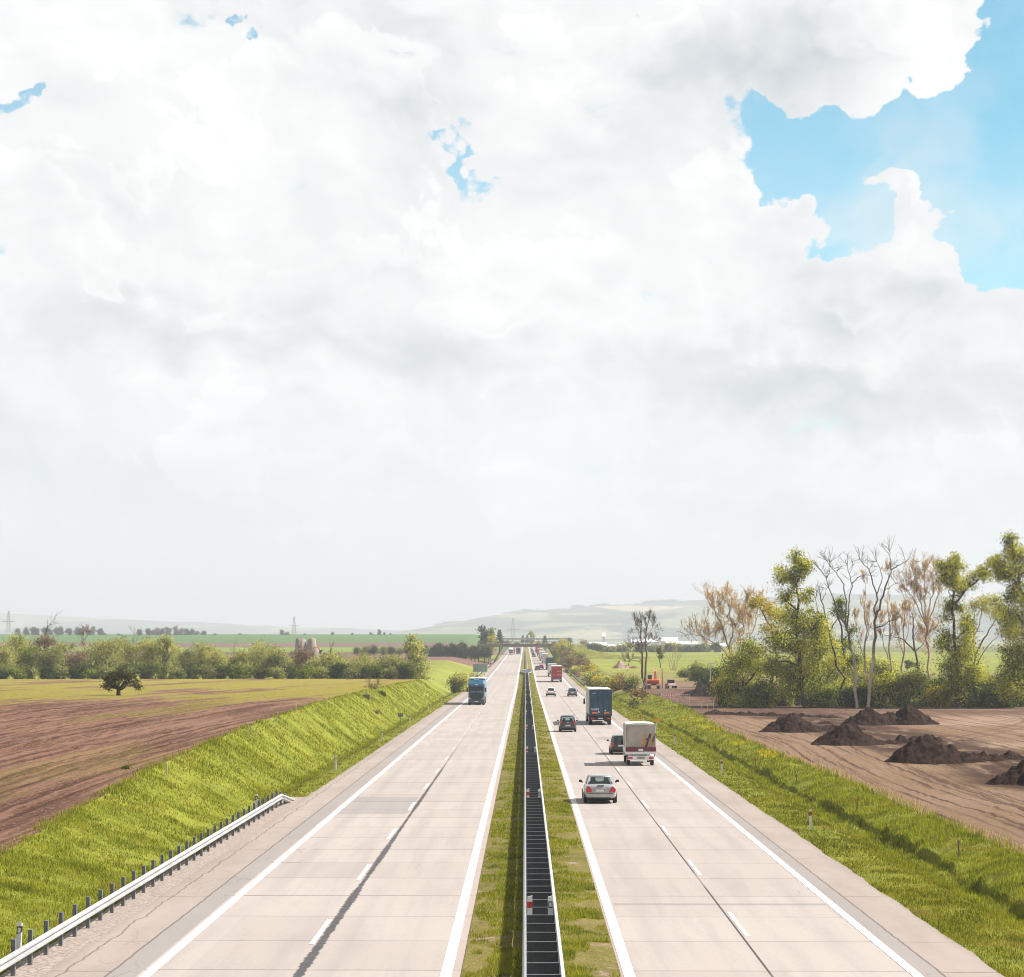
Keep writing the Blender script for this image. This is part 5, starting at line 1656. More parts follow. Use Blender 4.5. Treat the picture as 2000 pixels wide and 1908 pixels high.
# ------------------------------------------------------------------ light truck with grey tarpaulin
def tarp_truck():
    g = tag(empty('tarpaulin_truck'), 'small truck with dirty grey tarpaulin, purple tailboard and white bumper', 'truck')
    hw, L, z0, H = 1.08, 4.3, 0.92, 3.02
    bm_ = []
    def ring(y, k=0.0, wv=0.0):
        w_ = hw + wv
        return [(-w_, y, z0 + 0.36), (w_, y, z0 + 0.36), (w_ + 0.015, y, 2.0), (w_ - 0.01, y, H - 0.10 - k), (w_ - 0.10, y, H - 0.02 - k), (0.3, y, H + 0.035 - k), (-0.3, y, H + 0.035 - k), (-w_ + 0.10, y, H - 0.02 - k), (-w_ + 0.01, y, H - 0.10 - k), (-w_ - 0.015, y, 2.0)]
    rs = [ring(0.0, 0.02)] + [ring(L * q / 8, 0.012 * (q % 2), -0.02 * (q % 2)) for q in range(1, 8)] + [ring(L, 0.02)]
    cover = MB().loft(rs).build('tarpaulin', M['grey_tarp'], g, bevel=0.015)
    MB().loft([[(-hw + 0.12, -0.004 + 0.002 * q, H - 0.03 + 0.006), (hw - 0.12, -0.004 + 0.002 * q, H - 0.03 + 0.006), (hw - 0.02, -0.004, H - 0.11), (-hw + 0.02, -0.004, H - 0.11)] if False else
               [(-hw, y, H - 0.075), (hw, y, H - 0.075), (hw - 0.09, y, H + 0.004), (0.3, y, H + 0.052), (-0.3, y, H + 0.052), (-hw + 0.09, y, H + 0.004)] for y, q in ((-0.015, 0), (L + 0.015, 0))]).build('roof_sheet', M['white_tarp'], cover)
    for s in (-1, 1):
        MB().box(s * (hw - 0.02) - 0.035, s * (hw - 0.02) + 0.035, -0.022, -0.006, z0 + 0.38, H - 0.14).build('corner_strap', M['white_tarp'], cover)
    MB().tube([(-hw + 0.02, -0.02, 1.33), (-hw + 0.05, -0.025, H - 0.2)], 0.016, 5).build('rope', M['black'], cover)
    # faded picture on the tarpaulin: slanting ochre, black and rust bars
    bars = [((0.02, 1.34), (0.26, 2.30), 0.24, (0.50, 0.27, 0.10)), ((0.28, 1.34), (0.62, 2.32), 0.18, (0.05, 0.055, 0.06)), ((0.34, 1.86), (0.44, 2.02), 0.20, (0.12, 0.07, 0.10)), ((0.52, 1.55), (0.66, 2.02), 0.20, (0.40, 0.27, 0.11)),
            ((0.46, 1.34), (0.54, 1.62), 0.26, (0.33, 0.22, 0.20)), ((0.70, 1.36), (0.98, 2.35), 0.16, (0.40, 0.20, 0.13)), ((0.78, 1.70), (0.90, 2.12), 0.14, (0.14, 0.10, 0.085)), ((0.62, 1.34), (0.72, 1.66), 0.18, (0.38, 0.23, 0.11))]
    for k, ((xa, za), (xb, zb), wd, col) in enumerate(bars):
        y = -0.008 - 0.003 * k
        MB().poly([(xa, y, za), (xa + wd, y, za), (xb + wd, y, zb - 0.02), (xb, y, zb)]).build('picture_patch', simple('faded_print_%d' % k, col, 0.7, 0, 0.28, 5.0), cover)
    # dropside body
    tb = MB().box(-hw - 0.02, hw + 0.02, -0.06, -0.034, z0 + 0.10, z0 + 0.42).build('tailboard', simple('purple_tailboard', (0.155, 0.030, 0.055), 0.5, 0, 0.15, 1.5), g, bevel=0.01)
    MB().box(-0.17, 0.17, -0.072, -0.0605, z0 + 0.14, z0 + 0.30).build('label_plate', M['plate'], tb)
    MB().box(-hw - 0.02, hw + 0.02, -0.09, -0.034, z0 - 0.10, z0 + 0.095).build('bed_edge', M['white_plastic'], g, bevel=0.01)
    for s in (-1, 1):
        MB().box(s * (hw + 0.012) - 0.012, s * (hw + 0.012) + 0.012, -0.03, L, z0 - 0.02, z0 + 0.40).build('sideboard', M['white_plastic'], g)
        MB().box(s * 1.0 - 0.03, s * 1.0 + 0.03, -0.03, 0.02, z0 - 0.28, z0 - 0.105).build('stop_post', M['chassis'], g)
    MB().box(-hw + 0.05, hw - 0.05, 0.0, L, z0 - 0.1, z0 + 0.06).build('floor', M['chassis'], g)
    bp = MB().box(-0.95, 0.95, -0.10, -0.02, 0.42, 0.74).build('rear_bumper', M['white_plastic'], g, bevel=0.02)
    for s in (-1, 1):
        MB().box(s * 0.76 - 0.17, s * 0.76 + 0.17, -0.13, -0.101, 0.50, 0.64).build('tail_light', M['lamp_red'], bp, bevel=0.02)
    MB().box(-0.27, 0.27, -0.125, -0.101, 0.50, 0.66).build('number_plate', simple('grimy_plate', (0.30, 0.28, 0.26), 0.6, 0, 0.2, 5), bp)
    MB().box(-0.45, 0.45, 0.1, 5.9, 0.48, 0.80).build('chassis', M['chassis'], g)
    MB().box(-0.8, 0.65, -0.04, 0.0, 0.345, 0.375).build('bumper_bar', M['white_plastic'], g)
    prof = [(4.4, 0.5), (4.4, 2.1), (4.7, 2.22), (5.5, 2.2), (6.1, 1.5), (6.75, 1.25), (6.85, 0.6), (6.6, 0.42)]
    cab = MB().prism(prof, 'x', -0.96, 0.96).build('cab', M['cab_white'], g, bevel=0.06)
    MB().poly([(-0.85, 5.57, 2.12), (0.85, 5.57, 2.12), (0.9, 6.1, 1.54), (-0.9, 6.1, 1.54)]).build('windscreen', M['glass_dark'], cab)
    for s in (-1, 1):
        MB().poly([(s * 0.965, 4.75, 1.45), (s * 0.965, 5.9, 1.45), (s * 0.965, 5.4, 2.08), (s * 0.965, 4.8, 2.1)]).build('side_window', M['glass_dark'], cab)
        MB().box(s * 1.10 - 0.09, s * 1.10 + 0.09, 5.6, 5.72, 1.35, 1.68).build('wing_mirror', M['black'], cab, bevel=0.02)
    wheels(g, 0.86, (1.0,), 0.35, 0.24)
    wheels(g, 0.86, (5.7,), 0.35, 0.22)
    return g


put(tarp_truck(), 8.33, 164.7)

# ------------------------------------------------------------------ machines in the dig
def excavator(x, y, yaw, label, body, boomc, s=1.0):
    g = tag(empty('excavator', (x, y, tz(x, y) - 0.05), yaw), label, 'excavator')
    g.scale = (s, s, s)
    for k in (-1, 1):
        MB().prism([(-1.7, 0.25), (-1.45, 0.02), (1.45, 0.02), (1.7, 0.25), (1.7, 0.55), (1.45, 0.78), (-1.45, 0.78), (-1.7, 0.55)], 'x', k * 1.0 - 0.28, k * 1.0 + 0.28).build('track', M['black'], g, bevel=0.05)
    MB().disc((0, 0, 0.9), 'z', 0.6, 0.14).build('turntable', M['chassis'], g)
    up = MB().prism([(-1.75, 1.05), (-1.9, 1.25), (-1.9, 1.85), (-1.7, 2.05), (1.2, 2.0), (1.4, 1.7), (1.4, 1.05)], 'x', -1.28, 1.28).build('upper_body', body, g, bevel=0.08)
    MB().box(-1.2, 1.2, -1.95, -1.88, 1.28, 1.42).build('counterweight_stripe', M['chassis'], up)
    cb = MB().prism([(0.0, 2.02), (0.0, 2.95), (0.9, 2.95), (1.35, 2.3), (1.35, 1.2), (0.0, 1.2)], 'x', -1.30, -0.45).build('cab', M['chassis'], g, bevel=0.05)
    MB().poly([(-1.31, 0.12, 2.05), (-1.31, 1.1, 2.05), (-1.31, 0.8, 2.8), (-1.31, 0.12, 2.8)]).build('window', M['glass_dark'], cb)
    b = MB().loft([[(-0.05, 1.0, 1.5), (0.40, 1.0, 1.5), (0.40, 1.2, 2.2), (-0.05, 1.2, 2.2)], [(-0.02, 1.9, 3.3), (0.37, 1.9, 3.3), (0.37, 1.6, 3.7), (-0.02, 1.6, 3.7)], [(0.02, 3.6, 3.9), (0.33, 3.6, 3.9), (0.33, 3.6, 4.25), (0.02, 3.6, 4.25)]]).build('boom', boomc, g, bevel=0.03)
    MB().tube([(0.18, 1.3, 1.9), (0.18, 2.2, 3.35)], 0.09, 8).build('hydraulic_ram', M['steel'], b)
    MB().loft([[(0.05, 3.3, 4.3), (0.30, 3.3, 4.3), (0.30, 3.8, 4.0), (0.05, 3.8, 4.0)], [(0.07, 4.0, 2.0), (0.28, 4.0, 2.0), (0.28, 4.25, 1.9), (0.07, 4.25, 1.9)]]).build('stick', boomc, g, bevel=0.03)
    MB().prism([(3.7, 1.9), (4.5, 1.9), (4.4, 1.1), (4.0, 0.9), (3.55, 1.3)], 'x', -0.4, 0.75).build('bucket', M['chassis'], g, bevel=0.04)
    return g


EXR = simple('excavator_orange_red', (0.62, 0.085, 0.035), 0.5, 0, 0.12, 1.5)
BOOM = simple('faded_pink_red_boom', (0.62, 0.16, 0.15), 0.5, 0, 0.12, 1.5)
excavator((1277 - 1026) * 442 / FPX, 444, math.radians(-8), 'orange red excavator with raised boom at the end of the dirt track', EXR, BOOM, 0.92)
excavator((633 - 1026) * 880 / FPX, 880, math.radians(70), 'blue and yellow excavator at the foot of the tall earth heap', simple('excavator_blue', (0.03, 0.13, 0.25), 0.5), simple('excavator_yellow', (0.62, 0.40, 0.12), 0.5), 1.1)
x, y = (1309 - 1026) * 446 / FPX, 446
g = tag(empty('site_tractor', (x, y, tz(x, y) - 0.03), math.radians(12)), 'pale pink white site tractor beside the orange red excavator', 'tractor')
PK = simple('dusty_pinkish_white', (0.55, 0.36, 0.30), 0.7, 0, 0.15, 2.0)
MB().prism([(-1.1, 0.55), (-1.1, 1.0), (0.4, 1.05), (1.5, 1.0), (1.5, 0.55)], 'x', -0.75, 0.75).build('body', PK, g, bevel=0.08)
MB().box(-0.95, 0.95, -1.35, -1.1, 0.62, 0.80).build('rear_beam', M['white_plastic'], g)
cb = MB().prism([(-0.7, 1.02), (-0.65, 1.75), (0.4, 1.75), (0.6, 1.05)], 'x', -0.58, 0.58).build('cab', M['chassis'], g, bevel=0.04)
MB().box(-0.46, 0.46, -0.735, -0.70, 1.15, 1.62).build('rear_window', M['glass_clear'], cb)
MB().box(-0.66, 0.66, -0.8, 0.5, 1.75, 1.84).build('cab_roof', PK, g, bevel=0.03)
wheels(g, 0.78, (-0.6,), 0.5, 0.32)
wheels(g, 0.72, (1.0,), 0.36, 0.25)

# ------------------------------------------------------------------ trees, bushes and grass
def leaf_mat(name, dark, light, accent=None, trans=0.45, clump=0.35, dry=None, var=0.27):
    m, t = material(name)
    t.n.remove(t.bsdf)
    geo = t.new('ShaderNodeNewGeometry')
    n = t.noise(t.pos, clump, 3, 0.6)
    r = geo.outputs['Random Per Island']
    c = t.mix(t.ramp(t.add(t.mul(n, 0.75), t.mul(r, 0.25)), 0.38, 0.62), dark + (1,), light + (1,))
    if accent:
        c = t.mix(t.ramp(r, 0.72, 0.80), c, accent + (1,))
    if dry:
        c = t.mix(t.mul(t.ramp(t.noise(t.pos, 0.30, 5, 0.65), 0.55, 0.66), 0.75), c, dry + (1,))
    c = t.mix(1.0, c, t.xyz(t.ramp(r, 0, 1, 1 - var, 1 + var), t.ramp(r, 0, 1, 1 - var, 1 + var), t.ramp(r, 0, 1, 1 - var * 0.8, 1 + var * 0.8)), 'MULTIPLY')
    d = t.new('ShaderNodeBsdfDiffuse')
    tl = t.new('ShaderNodeBsdfTranslucent')
    t.l.new(c, d.inputs[0])
    t.l.new(t.mix(1.0, c, (1.25, 1.2, 0.6, 1), 'MULTIPLY'), tl.inputs[0])
    mx = t.new('ShaderNodeMixShader')
    mx.inputs[0].default_value = trans
    t.l.new(d.outputs[0], mx.inputs[1])
    t.l.new(tl.outputs[0], mx.inputs[2])
    t.l.new(mx.outputs[0], t.out.inputs['Surface'])
    return m


L = {}
L['poplar'] = leaf_mat('yellow_green_poplar_leaves', (0.085, 0.120, 0.022), (0.58, 0.57, 0.11))
L['green'] = leaf_mat('mid_green_leaves', (0.050, 0.085, 0.018), (0.30, 0.34, 0.055))
L['dark'] = leaf_mat('dark_green_leaves', (0.040, 0.060, 0.020), (0.095, 0.120, 0.030))
L['yellow'] = leaf_mat('yellow_spring_leaves', (0.22, 0.20, 0.020), (0.55, 0.46, 0.07))
L['willow'] = leaf_mat('pale_olive_willow_leaves', (0.18, 0.20, 0.070), (0.52, 0.51, 0.21))
L['olive'] = leaf_mat('grey_olive_leaves', (0.10, 0.125, 0.042), (0.36, 0.37, 0.15))
L['orange'] = leaf_mat('orange_brown_buds', (0.52, 0.35, 0.17), (0.70, 0.52, 0.27), trans=0.45)
L['rust'] = leaf_mat('rusty_bare_brush', (0.19, 0.125, 0.085), (0.30, 0.21, 0.14), trans=0.3)
L['far'] = leaf_mat('far_green_leaves', (0.040, 0.062, 0.025), (0.10, 0.12, 0.045), clump=0.12)
L['conifer'] = leaf_mat('dark_conifer_needles', (0.020, 0.040, 0.025), (0.045, 0.075, 0.042), trans=0.2)
L['pine'] = leaf_mat('bronze_green_leaves', (0.045, 0.05, 0.015), (0.125, 0.115, 0.028))
B_ = {}
B_['dark'] = simple('dark_bark', (0.058, 0.050, 0.045), 0.95, 0, 0.35, 2.0)
B_['brown'] = simple('brown_bark', (0.12, 0.088, 0.07), 0.95, 0, 0.35, 2.0)
B_['pale'] = simple('bleached_dead_wood', (0.40, 0.32, 0.285), 0.95, 0, 0.3, 1.5)
B_['orange'] = simple('orange_brown_twigs', (0.34, 0.24, 0.165), 0.95, 0, 0.25, 2.0)


def bark_two_tone(name, low, high, zc):
    m, t = material(name)
    z = t.sep(t.obj)[2]
    n = t.noise(t.obj, 1.6, 5, 0.7)
    k = t.ramp(t.add(z, t.mul(t.sub(n, 0.5), 5.0)), zc - 2.5, zc + 2.0)
    c = t.mix(k, low + (1,), high + (1,))
    c = t.mix(t.mul(t.ramp(n, 0.5, 0.7), 0.5), c, (0.09, 0.07, 0.06, 1))
    t.put(t.bsdf.inputs['Base Color'], c)
    t.bsdf.inputs['Roughness'].default_value = 0.95
    return m


B_['dead'] = bark_two_tone('dead_poplar_bark', (0.60, 0.49, 0.44), (0.13, 0.10, 0.09), 8.0)

RNG = np.random.default_rng(7)


def leaves_np(cent, size, rng, flat=0.0):
    """diamond leaves at centres with random facing -> verts, faces"""
    n = len(cent)
    a = rng.normal(size=(n, 3))
    a /= np.linalg.norm(a, axis=1, keepdims=True)
    b = rng.normal(size=(n, 3))
    b[:, 2] *= (1 - flat)
    b -= a * (a * b).sum(1, keepdims=True)
    b /= np.linalg.norm(b, axis=1, keepdims=True)
    s = size * rng.uniform(0.6, 1.3, (n, 1))
    v = np.stack([cent - a * s * 0.5, cent - b * s * 0.30, cent + a * s * 0.5, cent + b * s * 0.30], 1)
    return v.reshape(-1, 3), np.arange(4 * n).reshape(n, 4)


def wob(pts, rng, amp, n=3):
    """subdivide a polyline and shake it"""
    pts = [np.array(p, float) for p in pts]
    out = [pts[0]]
    for a, b in zip(pts[:-1], pts[1:]):
        L_ = np.linalg.norm(b - a)
        for k in range(1, n + 1):
            q = a + (b - a) * k / n
            out.append(q + (rng.normal(size=3) * amp * L_ if k < n else 0))
    return out


class Plant:
    def __init__(s, seed):
        s.mb = MB()
        s.rng = np.random.default_rng(seed)
        s.nodes = []                    # (point, radius) along the limbs
        s.cent = []

    def limb(s, pts, r0, r1, amp=0.05, n=3, sides=6):
        p = wob(pts, s.rng, amp, n)
        rs = [r0 + (r1 - r0) * (k / (len(p) - 1)) ** 0.8 for k in range(len(p))]
        s.mb.tube(p, rs, sides, False)
        s.nodes += list(zip(p, rs))
        return p

    def clump(s, c, r, dens, leaf, rise=0.35, sub=None, twig=0.035):
        """fill an ellipsoid with twigs that carry leaves; joined to the nearest limb"""
        c, r = np.array(c, float), np.array(r, float)
        rng = s.rng
        best = min(s.nodes, key=lambda q: np.linalg.norm(q[0] - (c - np.array([0, 0, r[2] * rise]))) + (0 if q[0][2] < c[2] else 1.5))
        mid = c - np.array([0, 0, r[2] * 0.2])
        s.mb.tube(wob([best[0], mid], rng, 0.08, 3), [min(best[1], 0.10) * q for q in (1, 0.8, 0.65, 0.5)], 5, False)
        k = sub or max(5, int(3.5 + 1.4 * r[0] * r[2]))
        u = rng.normal(size=(k, 3))
        u /= np.linalg.norm(u, axis=1, keepdims=True)
        ends = c + u * r * rng.uniform(0.35, 1.0, (k, 1))
        area = math.pi * r[0] * r[2]
        n = int(2.1 * dens * area / (leaf * leaf * 0.30 * 0.55)) if dens else 0
        for j, e in enumerate(ends):
            s.mb.tube(wob([mid, e], rng, 0.10, 2), [twig, twig * 0.7, twig * 0.35], 3, False)
        if n:
            own = rng.integers(0, k, n)
            tt = rng.uniform(0.35, 1.05, (n, 1))
            base = mid + (ends[own] - mid) * tt
            sp = 0.42 * np.minimum(r.mean(), 1.8) + 0.08
            s.cent.append(base + rng.normal(size=(n, 3)) * sp * np.array([1, 1, 0.8]))

    def twigs(s, p0, d, length, r, level, fan=0.55, kids_=(3, 5), bud=0, up=0.25, lenk=0.62):
        """bare branching"""
        rng = s.rng
        d = np.array(d, float)
        d /= np.linalg.norm(d)
        p = [np.array(p0, float)]
        seg = 4
        for k in range(seg):
            d = d + rng.normal(size=3) * 0.13 + np.array([0, 0, up * 0.12])
            d /= np.linalg.norm(d)
            p.append(p[-1] + d * length / seg)
        s.mb.tube(p, [max(0.016, r * (1 - 0.6 * k / seg)) for k in range(seg + 1)], 3 if r < 0.06 else 5, False)
        if bud and level <= 1:
            n = rng.poisson(bud)
            tt = rng.uniform(0.1, 1.0, n)
            P_ = np.array(p)
            s.cent.append(np.stack([np.interp(tt * seg, np.arange(seg + 1), P_[:, q]) for q in range(3)], 1) + rng.normal(size=(n, 3)) * 0.10)
        if level <= 0:
            return
        for _ in range(rng.integers(kids_[0], kids_[1] + 1)):
            k = rng.uniform(0.25, 1.0) * seg
            i = min(int(k), seg - 1)
            q = p[i] + (p[i + 1] - p[i]) * (k - i)
            nd = d + rng.normal(size=3) * fan + np.array([0, 0, up])
            s.twigs(q, nd, length * lenk * rng.uniform(0.7, 1.2), r * 0.5, level - 1, fan, kids_, bud, up, lenk)

    def build(s, name, label, cat, loc, bark, leafm=None, leaf=0.3, group=None, crown='crown', rz=0.0):
        g = tag(empty(name, loc, rz), label, cat, group)
        if s.mb.v:
            s.mb.build('trunk' if cat == 'tree' else 'stems', bark, g, smooth=True)
        if s.cent and leafm is not None:
            v, f = leaves_np(np.concatenate(s.cent), leaf, s.rng)
            mesh_np(crown, v, f, leafm, g)
        remember(g)
        return g


def tree_px(name, label, cat, Y, base, limbs, clumps, bark, leafm, leaf=0.30, dens=1.1, seed=1, depth=0.9, twig=None, group=None, z=None):
    """a tree drawn from the photograph's proportions: pixel offsets become metres at distance Y"""
    s = Plant(seed)
    k = FPX / Y
    X = (base[0] - 1026) / k
    zb = (tz(X, Y) if z is None else z) - 0.15
    def loc(px, py, dy=0.0):
        return np.array([(px - base[0]) / k, dy, EYE - (py - 1236) / k - zb])
    for (pts, r0, r1) in limbs:
        dys = s.rng.uniform(-0.8, 0.8, len(pts))
        P_ = [loc(px, py, 0 if i == 0 else float(dys[i])) for i, (px, py) in enumerate(pts)]
        if pts[0] == base:
            P_[0][2] = -0.2
        p = s.limb(P_, r0, r1)
        if twig:
            for q in range(len(p)):
                if q > len(p) * twig.get('from', 0.35):
                    for _ in range(twig.get('n', 2)):
                        d = s.rng.normal(size=3) * 0.7 + np.array([0, 0, 0.7])
                        s.twigs(p[q], d, twig['len'] * s.rng.uniform(0.6, 1.2), twig.get('r', 0.05), twig.get('level', 2), bud=twig.get('bud', 0), fan=twig.get('fan', 0.5), up=twig.get('up', 0.3))
            tip = p[-1]
            for _ in range(3):
                s.twigs(tip, (p[-1] - p[-2]) / np.linalg.norm(p[-1] - p[-2]) + s.rng.normal(size=3) * 0.35, twig['len'], twig.get('r', 0.05), twig.get('level', 2), bud=twig.get('bud', 0), up=twig.get('up', 0.3))
    if clumps and dens * len(clumps) > 12:
        for q, _ in list(s.nodes):
            if q[2] > 3.5 and s.rng.uniform() < 0.55:
                rr = s.rng.uniform(0.6, 1.25)
                s.clump(q + s.rng.normal(size=3) * 0.7, (rr, rr, rr * 0.8), dens * 0.75, leaf, sub=5)
    for c in clumps:
        px, py, rx, rz = c[:4]
        dd = c[4] if len(c) > 4 else 1.0
        s.clump(loc(px, py, float(s.rng.uniform(-1, 1)) * depth * rx / k), (rx / k, rx / k * 0.9, rz / k), dens * dd, leaf)
    return s.build(name, label, cat, (X, Y, zb), bark, leafm, leaf, group)


def bush(name, label, Y, px, base_y, rx, rz, leafm, leaf=0.3, dens=1.3, seed=1, bark='dark', group=None, X=None, n=None, bare=False, cat='bush'):
    """many stemmed bush; rx and rz in pixels of the photograph"""
    s = Plant(seed)
    k = FPX / Y
    X = (px - 1026) / k if X is None else X
    zb = tz(X, Y) - 0.15
    R, H = rx / k, 2 * rz / k
    rng = s.rng
    m = n or max(4, int(3 + R * 1.6))
    for j in range(m):
        a = 2 * math.pi * (j + rng.uniform(-0.3, 0.3)) / m
        q = rng.uniform(0.25, 0.75)
        tip = (math.cos(a) * R * q, math.sin(a) * R * q * 0.8, H * rng.uniform(0.5, 0.85))
        s.limb([(math.cos(a) * 0.1, math.sin(a) * 0.1, 0), (tip[0] * 0.5, tip[1] * 0.5, tip[2] * 0.55), tip], 0.05 + 0.02 * R, 0.02, 0.08, 2, 4)
        if not bare:
            rr = R * rng.uniform(0.36, 0.55)
            s.clump((tip[0], tip[1], max(rr * 0.7, tip[2])), (rr, rr, min(rr * 0.95, H * 0.36)), dens, leaf, sub=5)
        else:
            for _ in range(3):
                s.twigs(tip, np.array(tip) * 0.4 + rng.normal(size=3) * 0.5 + np.array([0, 0, 0.5]), H * 0.4, 0.03, 2, bud=3)
    if not bare:
        for j in range(m // 2 + 1):
            a = rng.uniform(0, 2 * math.pi)
            rr = R * rng.uniform(0.35, 0.5)
            s.clump((math.cos(a) * R * 0.5, math.sin(a) * R * 0.5, rr * 0.7), (rr, rr, rr * 0.75), dens, leaf, sub=5)
    return s.build(name, label, cat, (X, Y, zb), B_[bark], leafm, leaf, group, crown='foliage')


# ---- the big trees at the edge of the right hand field
YT = 318
tree_px('poplar_tree', 'tall yellow green tree with narrow ragged top, leftmost tall one at the right field', 'tree', YT, (1568, 1385),
        [([(1568, 1385), (1563, 1328), (1560, 1275), (1553, 1223), (1558, 1172), (1556, 1141), (1562, 1118), (1565, 1092)], 0.31, 0.05), ([(1556, 1141), (1545, 1130), (1528, 1120)], 0.14, 0.04),
         ([(1554, 1190), (1540, 1178), (1532, 1165)], 0.16, 0.05), ([(1560, 1275), (1535, 1262), (1515, 1250)], 0.2, 0.06), ([(1562, 1300), (1535, 1290), (1505, 1288)], 0.2, 0.06), ([(1556, 1235), (1575, 1220), (1590, 1205)], 0.2, 0.05), ([(1562, 1310), (1585, 1295), (1600, 1280)], 0.18, 0.05)],
        [(1566, 1099, 17, 15), (1556, 1094, 9, 8), (1574, 1107, 10, 9), (1529, 1112, 18, 11, .8), (1541, 1118, 12, 9, .7), (1564, 1122, 12, 10), (1538, 1161, 20, 14, .8), (1548, 1150, 12, 8, .6), (1571, 1165, 14, 14), (1580, 1155, 9, 10), (1530, 1203, 26, 16, .9), (1560, 1205, 26, 26),
         (1588, 1221, 24, 28), (1521, 1248, 30, 26), (1561, 1262, 38, 28), (1598, 1250, 20, 26), (1507, 1295, 30, 26), (1543, 1312, 38, 24), (1585, 1300, 22, 26), (1570, 1340, 24, 20, .8), (1528, 1345, 26, 18, .8)],
        B_['dark'], L['poplar'], 0.25, 1.0, 11)
tree_px('broad_tree', 'broad yellow green bushy tree at the left end of the right hand wood', 'tree', YT + 4, (1448, 1386),
        [([(1448, 1386), (1450, 1340), (1445, 1290)], 0.2, 0.06), ([(1450, 1350), (1430, 1320), (1412, 1300)], 0.16, 0.05), ([(1450, 1345), (1475, 1310), (1480, 1285)], 0.16, 0.05)],
        [(1443, 1290, 34, 30), (1461, 1262, 22, 18), (1425, 1315, 28, 24), (1475, 1300, 26, 28), (1450, 1340, 36, 26), (1415, 1350, 26, 22), (1485, 1345, 26, 26), (1440, 1368, 40, 16), (1480, 1270, 14, 14)],
        B_['dark'], L['poplar'], 0.25, 1.05, 12)
tree_px('young_tree', 'small bright yellow tree beside the black earth mound', 'tree', YT + 8, (1410, 1380), [([(1410, 1380), (1408, 1350), (1405, 1330)], 0.12, 0.04)],
        [(1407, 1333, 16, 12), (1398, 1343, 11, 9), (1416, 1345, 13, 11)], B_['brown'], L['yellow'], 0.3, 0.9, 13)
tree_px('bare_poplar', 'fan shaped orange brown budding tree behind the left end of the wood', 'tree', 395, (1432, 1345),
        [([(1432, 1345), (1430, 1290), (1415, 1240), (1398, 1200), (1392, 1180)], 0.24, 0.04), ([(1430, 1290), (1430, 1240), (1424, 1205), (1422, 1180)], 0.18, 0.04), ([(1431, 1300), (1445, 1250), (1450, 1210), (1455, 1185)], 0.18, 0.04),
         ([(1431, 1300), (1462, 1255), (1475, 1215), (1478, 1195)], 0.18, 0.04), ([(1430, 1290), (1405, 1262), (1385, 1250), (1362, 1240)], 0.11, 0.03)],
        [], B_['orange'], L['orange'], 0.17, 1, 14, twig=dict(len=2.6, n=3, level=2, bud=7, r=0.03, up=0.55, fan=0.35, **{'from': 0.3}))
tree_px('broad_tree', 'golden leaved tree between the fan shaped tree and the tallest left poplar', 'tree', 345, (1508, 1372),
        [([(1508, 1372), (1512, 1300), (1508, 1240), (1488, 1195), (1478, 1175)], 0.3, 0.05), ([(1510, 1250), (1520, 1215), (1515, 1190)], 0.14, 0.04)],
        [(1480, 1172, 17, 11), (1470, 1180, 11, 9), (1497, 1186, 18, 13), (1515, 1200, 18, 16), (1500, 1225, 16, 18, .7), (1525, 1240, 16, 18)], B_['dark'], L['yellow'], 0.25, 0.9, 15)
DEADTW = dict(len=1.7, n=1, level=1, r=0.04, up=0.3, fan=0.5, **{'from': 0.62})
tree_px('dead_tree', 'bare dead tree with pale lower trunk, left of the two tallest dead trees', 'tree', YT, (1671, 1360),
        [([(1671, 1360), (1670, 1320), (1664, 1286), (1658, 1255), (1652, 1227)], 0.23, 0.16), ([(1652, 1227), (1655, 1200), (1657, 1183), (1661, 1155), (1662, 1140), (1658, 1120), (1655, 1102)], 0.13, 0.03), ([(1662, 1140), (1675, 1127), (1690, 1122)], 0.10, 0.03),
         ([(1652, 1227), (1650, 1190), (1648, 1147), (1640, 1130), (1632, 1118), (1622, 1108), (1617, 1096)], 0.11, 0.03), ([(1652, 1227), (1638, 1200), (1630, 1178), (1623, 1158), (1614, 1128), (1602, 1112)], 0.16, 0.03), ([(1614, 1128), (1621, 1115), (1620, 1098)], 0.08, 0.03)],
        [], B_['dead'], None, seed=16, twig=DEADTW)
tree_px('dead_tree', 'bare dead tree with pale lower trunk, right and tallest of the two dead trees', 'tree', YT, (1691, 1360),
        [([(1691, 1360), (1697, 1312), (1704, 1267), (1707, 1230), (1709, 1203)], 0.25, 0.17), ([(1709, 1203), (1710, 1158), (1702, 1132), (1695, 1109), (1686, 1100), (1678, 1092)], 0.13, 0.03), ([(1709, 1203), (1718, 1180), (1726, 1155), (1735, 1130), (1740, 1112), (1738, 1090), (1737, 1075)], 0.19, 0.03),
         ([(1740, 1112), (1752, 1104), (1766, 1097)], 0.09, 0.03), ([(1710, 1165), (1722, 1135), (1718, 1110), (1712, 1095)], 0.09, 0.03), ([(1706, 1225), (1720, 1222), (1731, 1214)], 0.10, 0.05), ([(1726, 1155), (1740, 1145), (1750, 1138)], 0.06, 0.02)],
        [], B_['dead'], None, seed=17, twig=DEADTW)
tree_px('dead_tree', 'dark leaning leafless trunk left of the two tall dead trees', 'tree', YT + 4, (1643, 1356),
        [([(1643, 1356), (1632, 1300), (1618, 1240), (1610, 1205), (1604, 1172), (1600, 1155)], 0.20, 0.05), ([(1619, 1232), (1630, 1215), (1640, 1202)], 0.14, 0.04), ([(1610, 1205), (1597, 1195), (1592, 1170)], 0.09, 0.03), ([(1604, 1172), (1612, 1160), (1614, 1150)], 0.06, 0.02)],
        [], B_['dark'], None, seed=18, twig=dict(len=1.3, n=1, level=1, r=0.035, **{'from': 0.75}))
